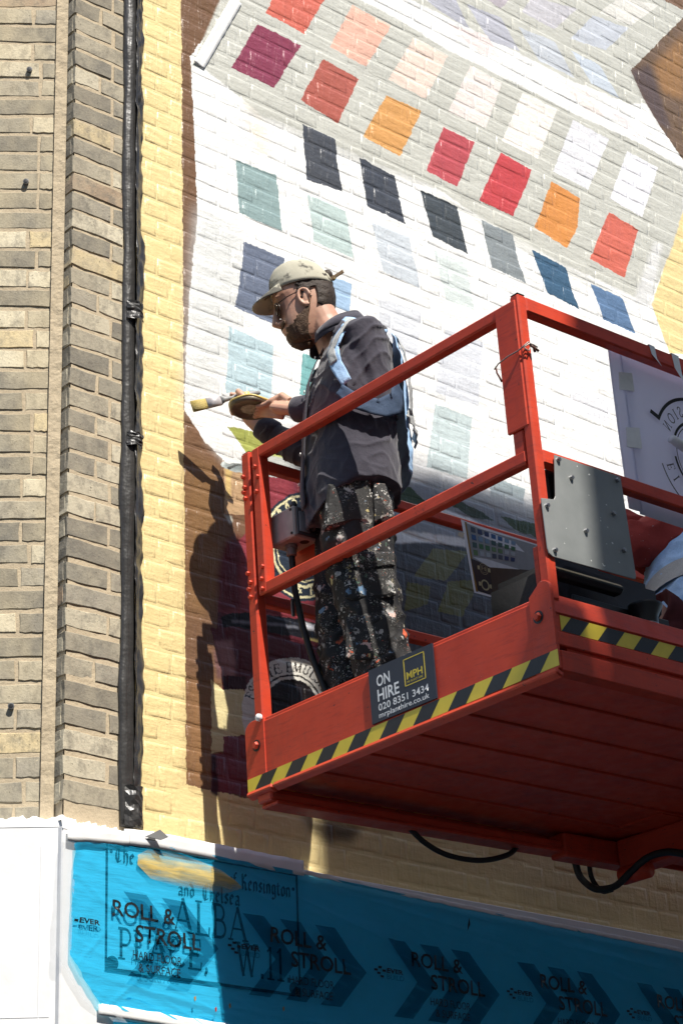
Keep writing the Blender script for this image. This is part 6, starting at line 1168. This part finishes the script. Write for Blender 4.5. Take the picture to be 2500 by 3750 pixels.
def arcband(r0, r1, a0, a1, mat=CUT):
    n = 26; pts = [pol(r0, a0+(a1-a0)*i/n) for i in range(n+1)]; pt2 = [pol(r1, a0+(a1-a0)*i/n) for i in range(n+1)]
    MB().add([tuple(p) for p in pts+pt2], [(i, i+1, n+2+i, n+1+i) for i in range(n)]).build('cut_line', mat, ss)
arcband(.200, .211, 60, 150); MB().prism([pol(.20, 150), pol(.212, 149), pol(.245, 150.5), pol(.245, 154), pol(.20, 153)], (0, -.0004, 0)).build('cut_line', CUT, ss)
arcband(.121, .13, 90, 172); arcband(.121, .13, 188, 270); arcband(.112, .115, 90, 270); arcband(.2, .205, 197, 250)
def mirror_letter(ch, a, r, h):
    q, W_ = line_quads(ch); u = pol(1, a)-SC; t = Vector((math.sin(math.radians(a)), 0, -math.cos(math.radians(a)))); mb = MB()
    for i, poly in enumerate(q): mb.add([pol(r, a)-t*(x-W_/2)*h*.9+u*y*h+Vector((0, -.0002*(i % 4), 0)) for x, y in poly], [(0, 1, 2, 3)])
    mb.build('cut_letter', CUT, ss)
for ch, a in zip('NOISLUME', (151, 137, 126, 116, 104, 92, 80, 66)): mirror_letter(ch, a, .148, .034)
for ch, a in zip('EI', (202, 216)): mirror_letter(ch, a, .148, .034)
MB().tube([pol(.152, 168)+Vector((0, -.012, 0)), pol(.08, 172)+Vector((0, -.016, 0)), pol(.0, 180)+Vector((0, -.02, 0))], [(.012, .016), (.012, .02), (.013, .024)], 12).build('tape_roll', TAPE, ss, smooth=True)
for i, (x, wd, ln) in enumerate(((.585, .026, .055), (.69, .034, .085))):
    t_ = ltag('tape_strip', ('short' if i == 0 else 'longer')+' white tape strip hanging over the top red rail above the stencil', 'tape')
    v = [(x, .05, .945), (x+wd, .05, .943), (x-.002, .0015, .944), (x+wd-.002, .0015, .942), (x+.004, .0005, .944-ln*.6), (x+wd+.001, .0005, .942-ln*.75), (x+.016, -.006, .944-ln*.95), (x+wd+.008, -.008, .942-ln*1.25)]
    q = MB().add(v, [(0, 1, 3, 2), (2, 3, 5, 4), (4, 5, 7, 6)]).build('tape', TAPE, t_); m = q.modifiers.new('t', 'SOLIDIFY'); m.thickness = .0008
# printed reference picture taped inside the far rail
rf = ltag('reference_print', 'photo print of the colour chart design hanging inside the far red rail', 'print')
PRW = simple('print_paper', (.66, .67, .72), .3, .5, var=.02, bump=0)
def flatp(name, pts, mat, dy, par=None): 
    return MB().prism([(x, y-dy, z) for x, y, z in pts], (0, -.0004, 0)).build(name, mat, par or rf)
PYD = 1.284
paper = flatp('sheet', [(1.001, 1.284, 0.9218), (1.075, 1.284, 0.9173), (1.46, 1.284, 0.9102), (1.452, 1.284, 0.6652), (1.117, 1.284, 0.6442), (1.033, 1.284, 0.6439)], PRW, 0)
pm = lambda n, c: simple('print_'+n, S1(c), .3, .5, var=.1, scale=40, bump=0)
flatp('print_border', [(1.018, 1.284, 0.9172), (1.029, 1.284, 0.9165), (1.052, 1.284, 0.6498), (1.042, 1.284, 0.6499)], pm('ochre', (150, 115, 40)), .0006)
flatp('print_area', [(1.027, 1.284, 0.9128), (1.101, 1.284, 0.9061), (1.459, 1.284, 0.9056), (1.45, 1.284, 0.669), (1.124, 1.284, 0.6519), (1.052, 1.284, 0.6541)], pm('grey', (150, 155, 160)), .0008)
flatp('print_area', [(1.032, 1.284, 0.7757), (1.124, 1.284, 0.7638), (1.445, 1.284, 0.8109), (1.45, 1.284, 0.669), (1.124, 1.284, 0.6519), (1.052, 1.284, 0.6541)], pm('black', (52, 44, 44)), .0012)
flatp('print_area', [(1.124, 1.284, 0.7627), (1.356, 1.284, 0.7973), (1.447, 1.284, 0.8059), (1.445, 1.284, 0.6963), (1.125, 1.284, 0.6628)], pm('brown', (74, 58, 42)), .0016)
flatp('print_area', [(1.091, 1.284, 0.8777), (1.208, 1.284, 0.8629), (1.319, 1.284, 0.8624), (1.269, 1.284, 0.8929), (1.143, 1.284, 0.9025)], pm('white', (225, 230, 240)), .0014)
flatp('print_area', [(1.041, 1.284, 0.7831), (1.124, 1.284, 0.7605), (1.282, 1.284, 0.7859), (1.114, 1.284, 0.7904)], pm('white_fold', (215, 220, 228)), .0018)
CH_ = [pm('swatch', c) for c in ((70, 78, 96), (52, 66, 110), (44, 92, 150), (120, 150, 180), (58, 88, 88), (58, 110, 70), (96, 130, 86), (170, 180, 190))]
A0, A1_, A2_, A3 = [Vector(q) for q in ((1.04, 1.284, 0.9072), (1.283, 1.284, 0.8962), (1.264, 1.284, 0.8079), (1.044, 1.284, 0.7859))]
for r_ in range(4):
    for c_ in range(7):
        def sq_(s, t): return tuple(A0.lerp(A1_, s).lerp(A3.lerp(A2_, s), t))
        s0, t0 = c_/7+.02, r_/4+.03; flatp('swatch', [sq_(s0, t0), sq_(s0+.095, t0), sq_(s0+.095, t0+.17), sq_(s0, t0+.17)], CH_[(c_*[1, 1, 1, 1][r_]//2+r_*2+(c_ % 2)) % 8], .0022)
CRM = pm('cream', (190, 180, 140))
def disc(c, r, r2, mat, dy):
    c = Vector(c); n = 28; v = [(c.x+rr*math.cos(2*math.pi*i/n), c.y-dy, c.z+rr*math.sin(2*math.pi*i/n)) for rr in (r, r2) for i in range(n)]
    return MB().add(v, [(i, (i+1) % n, n+(i+1) % n, n+i) for i in range(n)]).build('emblem', mat, rf)
C1, C2 = (1.092, 1.284, 0.7471), (1.091, 1.284, 0.6842)
disc(C1, .022, .0205, CRM, .0026); disc(C1, .0155, .0145, CRM, .0026); text('lettering', 'F·B', (C1[0]-.011, C1[1]-.0026, C1[2]-.006), (1, 0, 0), (0, 0, 1), .022, .013, CRM, rf, .0)
disc(C2, .021, .015, CRM, .0026)
for c_ in (C1, C2):
    for s in (-1, 1): flatp('emblem', [(c_[0]+s*.022, c_[1], c_[2]-.007), (c_[0]+s*.032, c_[1], c_[2]-.008), (c_[0]+s*.032, c_[1], c_[2]+.008), (c_[0]+s*.022, c_[1], c_[2]+.007)], CRM, .0024)
flatp('tape_bit', [(0.9806, 1.284, 0.8677), (1.008, 1.284, 0.8675), (0.9971, 1.284, 0.8458), (0.9732, 1.284, 0.8511)], simple('beige_tape', (.5, .43, .33), .6), .004)
# bag and kettle on the deck
bg_ = ltag('tool_bag', 'black tool bag standing on the deck behind the grey panel', 'bag')
BAGM = NT('black_nylon'); g = BAGM.pos(); c = BAGM.mix(BAGM.ramp(BAGM.noise(g, 22, 4, .8), [(.7, (0, 0, 0)), (.72, (.8, .8, .8))]), (.012, .012, .012), (.35, .34, .33)); BAGM.bump(BAGM.noise(g, 30, 3), .5, .006); BAGM = BAGM.done(c, .55, .4)
MB().box((.2, .14, -.118), (.66, .45, .21)).build('bag_body', BAGM, bg_, .035, True, 3)
MB().tube([(.26, .28, .165), (.3, .28, .26), (.52, .28, .27), (.62, .28, .165)], .012, 8).build('handle', BAGM, bg_, smooth=True)
MB().box((.24, .13, .06), (.66, .139, .085)).build('flap', BLK, bg_, .003)
kt = thing('paint_kettle', 'black plastic paint kettle with flared rim on the deck edge', 'kettle', LM @ Vector((.50, .09, -.12)))
MB().lathe([(.0, .0), (.03, .0), (.034, .13), (.035, .17), (.050, .2), (.052, .207), (.047, .207), (.031, .175), (.026, .01), (0, .01)], n=28).build('kettle', BLK, kt, smooth=True)
MB().tube([(.049, .0, .203), (.067, .0, .212), (.077, .012, .203), (.07, .02, .19), (.042, .02, .185)], .0055, 8).build('handle', BLK, kt, smooth=True)
MB().tube([(.0345*math.cos(a), .0345*math.sin(a), .145) for a in [math.radians(q) for q in range(0, 360, 12)]], .0016, 6, closed=True).build('wire_band', STEEL, kt, smooth=True)
# ---------------------------------------------------------------- street sign under blue protective film on the fascia
sn_ = thing('street_sign', 'white street name sign with gothic and serif lettering seen under blue film', 'sign', (0, 0, 0))
INK = simple('black_sign_ink', (.016, .016, .03), .5, bump=0); SGW = simple('sign_enamel', (.8, .8, .8), .3, .5, var=.02, bump=0)
SYY = -.053
MB().box((-.372, SYY, 3.133), (.39, -.0495, 3.536)).build('plate', SGW, sn_, .001)
for a, b in (((-.372, 3.133), (-.364, 3.536)), ((.382, 3.133), (.39, 3.536)), ((-.372, 3.133), (.39, 3.143)), ((-.372, 3.531), (.39, 3.536))): MB().box((a[0], SYY-.001, a[1]), (b[0], SYY-.0002, b[1])).build('border', INK, sn_)
for x, z in ((-.345, 3.158), (.365, 3.158)): MB().lathe([(.022, 0), (.022, .001), (0, .0012)], n=20, M=Matrix.Rotation(math.pi/2, 4, 'X')).build('screw_cap', INK, sn_).location = (x, SYY-.0002, z)
def sl_(s, x0, x1, z, h, goth=False, wt=.13, nm='lettering'): strokes(nm, s, (x0, SYY-.0006, z), (1, 0, 0), (0, 0, 1), x1-x0, h, INK, sn_, goth, wt)
for x, z in ((-.352, 3.505), (.37, 3.486)): MB().lathe([(.006, 0), (.006, .001)], n=12, M=Matrix.Rotation(math.pi/2, 4, 'X')).build('dot', INK, sn_).location = (x, SYY-.0002, z)
sl_('The', -.338, -.262, 3.474, .052, True); sl_('of', .103, .138, 3.463, .044, True); sl_('Kensington', .155, .36, 3.456, .052, True); sl_('and', -.098, -.03, 3.402, .046, True); sl_('Chelsea', -.002, .15, 3.40, .052, True)
sl_('ALBA', -.112, .185, 3.288, .104); sl_('PLACE,', -.325, .03, 3.176, .092); sl_('W.11.', .13, .36, 3.178, .102)
# film
k = NT('blue_protective_film'); g = k.pos(True); n1 = k.noise(k.pos(True, (1, 1, 1.4), (0, .35, 0)), 7, 4, .6); n2 = k.noise(k.pos(True, (3, 3, 26), (0, .22, 0)), 3, 3, .6); ad = k.n('Math', operation='MULTIPLY_ADD'); k.l(n2, ad.inputs[0]); ad.inputs[1].default_value = .8; k.l(n1, ad.inputs[2]); k.bump(ad.outputs[0], .7, .012)
tp = k.n('BsdfTransparent'); tp.inputs[0].default_value = (.25, .78, .97, 1); mx = k.n('MixShader'); mx.inputs[0].default_value = .24; out = k.t.nodes['Material Output']
smr = k.n('SeparateXYZ'); k.l(k.n('NewGeometry').outputs['Position'], smr.inputs[0])
k.done((.02, .52, .88), .09, .7); k.l(tp.outputs[0], mx.inputs[1]); k.l(k.b.outputs[0], mx.inputs[2]); k.l(mx.outputs[0], out.inputs[0]); FILM = k.m
FYY = -.0595
fm = thing('protective_film', 'blue printed protective film stretched over the fascia and street sign', 'film')
def fxl(z): return np.interp(z, [2.99, 3.03, 3.10, 3.16, 3.3, 3.5, 3.54], [-.30, -.40, -.46, -.506, -.503, -.495, -.49])
def fzt(x): return np.interp(x, [-.51, -.45, -.2, .4, 1.14, 2.3, 3.4], [3.522, 3.53, 3.548, 3.546, 3.527, 3.512, 3.5])
def fy(x, z): 
    e = max(0, 1-(x-fxl(z))/.10); return FYY-.005*(noise.noise(Vector((x*5+z*3, z*9-x*2, 1)))+.3)-.0035*max(0, 1-abs(noise.noise(Vector((x*3+z*2, z*16+x*5, 9))))*5)-.012*e*max(0, noise.noise(Vector((x*26, z*20, 5)))+.2)-.007*max(0, 1-abs(z-3.46+.13*(x-.1))/.035)*(1 if -.1 < x < .8 else 0)-.004*max(0, 1-abs(z-3.10+.06*x)/.05)-sum(a_*max(0, 1-abs(z-z_-s_*(x-x_))/w_)*max(0, 1-abs(x-x_)/l_) for x_, z_, s_, l_, w_, a_ in ((.25, 3.43, -.32, .45, .012, .009), (.45, 3.44, -.26, .5, .010, .008), (.9, 3.47, -.10, .55, .010, .008), (1.9, 3.44, -.05, .4, .016, .010), (1.95, 3.36, -.12, .3, .02, .008), (-.1, 3.07, -.12, .5, .014, .010), (.5, 3.05, -.05, .6, .012, .008), (-.42, 3.2, 1.1, .1, .012, .008), (-.40, 3.35, -.7, .12, .012, .007), (-.3, 3.08, .8, .1, .012, .009), (-.2, 3.25, .5, .2, .01, .004)))
v = []; f = []; NX, NZ = 420, 120
for j in range(NZ+1):
    for i in range(NX+1):
        s, t = i/NX, j/NZ; x = -.5+3.4*s; zb = np.interp(x, [-.5, -.36, .1, 3], [3.02, 3.012, 3.0, 2.93]); z = zb+(fzt(x)-zb)*t; xx = fxl(z)+(2.9-fxl(z))*s; v.append((xx, fy(xx, z), z))
for j in range(NZ):
    for i in range(NX): a = j*(NX+1)+i; f.append((a, a+1, a+NX+2, a+NX+1))
MB().add(v, f).build('film_sheet', FILM, fm, smooth=True)
v = []; f = []
for j in range(9):
    for i in range(NX//2+1): x = -.345+3.2*i/(NX//2); v.append((x, FYY-.003*noise.noise(Vector((x*7, j, 1))), 2.6+(np.interp(x, [-.345, .1, 3], [2.99, 2.975, 2.9])-2.6)*j/8))
n_ = NX//2+1
for j in range(8):
    for i in range(n_-1): a = j*n_+i; f.append((a, a+1, a+n_+1, a+n_))
MB().add(v, f).build('film_sheet', FILM, fm, smooth=True)
FINK = NT('translucent_film_ink'); tp = FINK.n('BsdfTransparent'); tp.inputs[0].default_value = (.45, .56, .60, 1); FINK.l(tp.outputs[0], FINK.t.nodes['Material Output'].inputs[0]); FINK = FINK.m
FBLK = simple('film_black_ink', (.012, .018, .022), .4, bump=0)
def press(o):                                                 # lay flat print onto the film's surface
    me = o.data
    for q in me.vertices: q.co.y = fy(q.co.x, q.co.z)+(q.co.y-FYY)
    me.update(); return o
def cell(poly, step=.02):
    me = bpy.data.meshes.new('c'); bm = bmesh.new(); vs_ = [bm.verts.new(p) for p in poly]; bm.faces.new(vs_); 
    bmesh.ops.triangulate(bm, faces=bm.faces); bmesh.ops.subdivide_edges(bm, edges=bm.edges, cuts=3, use_grid_fill=True); bm.to_mesh(me); bm.free(); return me
for gi in range(6):
    X = -.353+.613*gi; dz = -.0055*gi
    for x0 in (-.11, .04, .186):                                # chevrons
        q = [(x0, 3.381), (x0+.085, 3.381), (x0+.219, 3.248), (x0+.103, 3.122), (x0+.018, 3.122), (x0+.132, 3.248)]
        q = [(X+a, b+dz) for a, b in q]
        if min(a for a, b in q) < -.43: continue
        for tri in ((0, 1, 2, 5), (5, 2, 3, 4)): press(link('chevron', cell([(q[t][0], FYY-.0012-.0001*int(x0*10), q[t][1]) for t in tri]), FINK, fm))
    for s, a, b, c_, d_, of in (('ROLL &', .0, .238, 3.300, .051, .014), ('STROLL', .085, .335, 3.231, .052, .014), ('HARD FLOOR', .076, .262, 3.177, .026, .0), ('& SURFACE', .097, .256, 3.14, .026, .0)):
        if X+b < 2.7: press(text('lettering', s, (X+a, FYY-.0018, c_+dz), (1, 0, 0), (0, 0, 1), b-a, d_, FBLK, fm, of, .0002))
    for s, a, b, c_, d_, of in (('EVER', -.117, -.042, 3.264, .016, .03), ('BUILD', -.117, -.042, 3.243, .016, .0)):
        for base in (0,):
            if X+b < 2.7: press(text('lettering', s, (X+base+a, FYY-.0018, c_+dz), (1, 0, 0), (0, 0, 1), b-a, d_, FBLK if s == 'EVER' else FINK, fm, of, .0002))
    for bx, bz in ((.0, .0), (.018, .010), (.012, -.010), (.026, -.020), (.036, .0)):
        for base in (0,):
            x, z = X-.172+bx, 3.266+dz+bz
            if x > -.498 and X < 2.6: press(MB().add([(x, FYY-.0018, z), (x+.015, FYY-.0018, z), (x+.015, FYY-.0018, z+.0075), (x, FYY-.0018, z+.0075)], [(0, 1, 2, 3)]).build('logo_block', FBLK, fm))
# yellow paint wiped across the film
k = NT('smeared_yellow_paint'); g = k.pos(True); k.done(k.mix(k.noise(k.pos(True, (5, 5, 60), (0, .16, 0)), 2, 4, .6), (.45, .30, .07), (.85, .68, .25)), .4, .4); uv = k.n('TexCoord').outputs['Generated']; sp = k.n('SeparateXYZ'); k.l(uv, sp.inputs[0])
nz_ = k.noise(k.pos(True, (6, 6, 50), (0, .14, 0)), 2.2, 4, .6); z_ = k.n('Math', operation='PINGPONG'); k.l(sp.outputs[2], z_.inputs[0]); z_.inputs[1].default_value = .5; m_ = k.n('Math', operation='MULTIPLY'); k.l(z_.outputs[0], m_.inputs[0]); k.l(nz_, m_.inputs[1])
tpx = k.n('BsdfTransparent'); mx = k.n('MixShader'); k.l(k.ramp(m_.outputs[0], [(.015, (0, 0, 0)), (.26, (.95, .95, .95))]), mx.inputs[0]); k.l(tpx.outputs[0], mx.inputs[1]); k.l(k.b.outputs[0], mx.inputs[2]); k.l(mx.outputs[0], k.t.nodes['Material Output'].inputs[0])
v = []; f = []
for i in range(41):
    t = i/40; x = -.26+.40*t; zc = 3.488-.022*t-.012*t*t; hw = .052*(1-abs(t-.35)**2*1.1)*(.35+.65*min(1, t*8))*(min(1, (1-t)*5+.15))
    for j in range(9): z = zc+hw*(j/4-1); v.append((x, fy(x, z)-.0026, z))
    if i: 
        for j in range(8): a = (i-1)*9+j; f.append((a, a+9, a+10, a+1))
MB().add(v, f).build('paint_smear', k.m, fm, smooth=True)
for x, z, c_ in ((.03, 3.045, 'red'), (.085, 3.062, 'ochre'), (.3, 3.075, 'ochre'), (-.05, 3.07, 'ochre')):
    MB().prism([(x, FYY-.012, z), (x+.005, FYY-.012, z+.006), (x+.004, FYY-.012, z+.018), (x-.003, FYY-.012, z+.012)], (0, -.001, 0)).build('paint_drip', simple('drip_'+c_, (.4, .04, .03) if c_ == 'red' else (.4, .22, .06), .5, bump=0), fm)
MB().prism([(1.13, FYY-.016, 3.44), (1.145, FYY-.016, 3.465), (1.143, FYY-.016, 3.488), (1.134, FYY-.016, 3.462)], (0, -.001, 0)).build('tear', FBLK, fm)
# white masking tape along the film's top edge, with a loose grey flap
mt = thing('masking_tape', 'white masking tape along the top edge of the blue film', 'tape')
def tape_run(x0, x1, zf, h, name, seed, n=70, dy=0):
    v = []; f = []
    for i in range(n+1):
        x = x0+(x1-x0)*i/n; z = zf(x); e = .004*noise.noise(Vector((x*20, seed, 1)))
        for j in range(4): v.append((x, FYY-.0045-dy-.002*noise.noise(Vector((x*15, j, seed))), z+h*(j/3)+e*(j in (0, 3))))
        if i:
            for j in range(3): a = (i-1)*4+j; f.append((a, a+4, a+5, a+1))
    o = MB().add(v, f).build(name, TAPE if seed > 1 else WPT, mt, smooth=True); m = o.modifiers.new('t', 'SOLIDIFY'); m.thickness = .001
tape_run(-.31, .41, lambda x: fzt(x)-.012, .052, 'tape_band', 1); tape_run(-.52, -.29, lambda x: fzt(x)-.014+.01*(x+.5), .045, 'tape_band', 2, dy=.001); tape_run(.40, 3.0, lambda x: fzt(x)-.006, .016, 'tape_band', 3, 120)
tape_run(-.40, 1.2, lambda x: 2.995-.03*(x+.4), .035, 'tape_band', 5, 90)
v = []; f = []
for j in range(30):
    z = 2.98+.55*j/29
    for i in range(5): x = fxl(z)-.05+.056*i/4+.006*noise.noise(Vector((z*12, i, 4))); v.append((x, FYY-.004-.006*max(0, noise.noise(Vector((z*16, i*.8, 2)))), z))
    if j:
        for i in range(4): a = (j-1)*5+i; f.append((a, a+1, a+6, a+5))
k = NT('clear_film_edge'); tp = k.n('BsdfTransparent'); tp.inputs[0].default_value = (.96, .97, .98, 1); mx = k.n('MixShader'); mx.inputs[0].default_value = .2; k.done((.75, .77, .78), .25, .5); k.l(tp.outputs[0], mx.inputs[1]); k.l(k.b.outputs[0], mx.inputs[2]); k.l(mx.outputs[0], k.t.nodes['Material Output'].inputs[0])
MB().add(v, f).build('clear_tape', k.m, mt, smooth=True)
DUCT = simple('grey_duct_tape', (.1, .1, .1), .4, .5)
tf = thing('tape_flap', 'loose grey duct tape flap at the foot of the black pipe', 'tape')
MB().prism([(-.232, -.066, 3.566), (-.19, -.085, 3.59), (-.168, -.1, 3.566), (-.19, -.09, 3.556)], (.0, -.0012, .0008)).build('flap', DUCT, tf); MB().prism([(-.262, -.0585, 3.578), (-.2, -.062, 3.584), (-.19, -.064, 3.56), (-.25, -.062, 3.556)], (0, -.001, 0)).build('flap', DUCT, tf)
# white tape strip peeling from the mural, top left
v = []; f = []; A_, B_ = Vector((0.226, 0, 7.07)), Vector((0.0339, 0, 6.672)); Wd_ = Vector((.055, 0, .0))
for i in range(41):
    t = i/40; p = A_.lerp(B_, t); n_ = .004*noise.noise(Vector((t*14, 1, 2)))
    for j in range(5): s = j/4; v.append((p.x+.052*s+n_*(j in (0, 4))-.02*(1-s)*(1-abs(2*t-1))*0, -.0045-.007*((1-s)**2)*(.6+.5*noise.noise(Vector((t*6, 3, 1)))), p.z-.012*s+n_))
    if i:
        for j in range(4): a = (i-1)*5+j; f.append((a, a+5, a+6, a+1))
ts = thing('tape_strip', 'curling white tape strip on the upper left corner of the mural card', 'tape')
o = MB().add(v, f).build('tape', TAPE, ts, smooth=True); m = o.modifiers.new('t', 'SOLIDIFY'); m.thickness = .0012
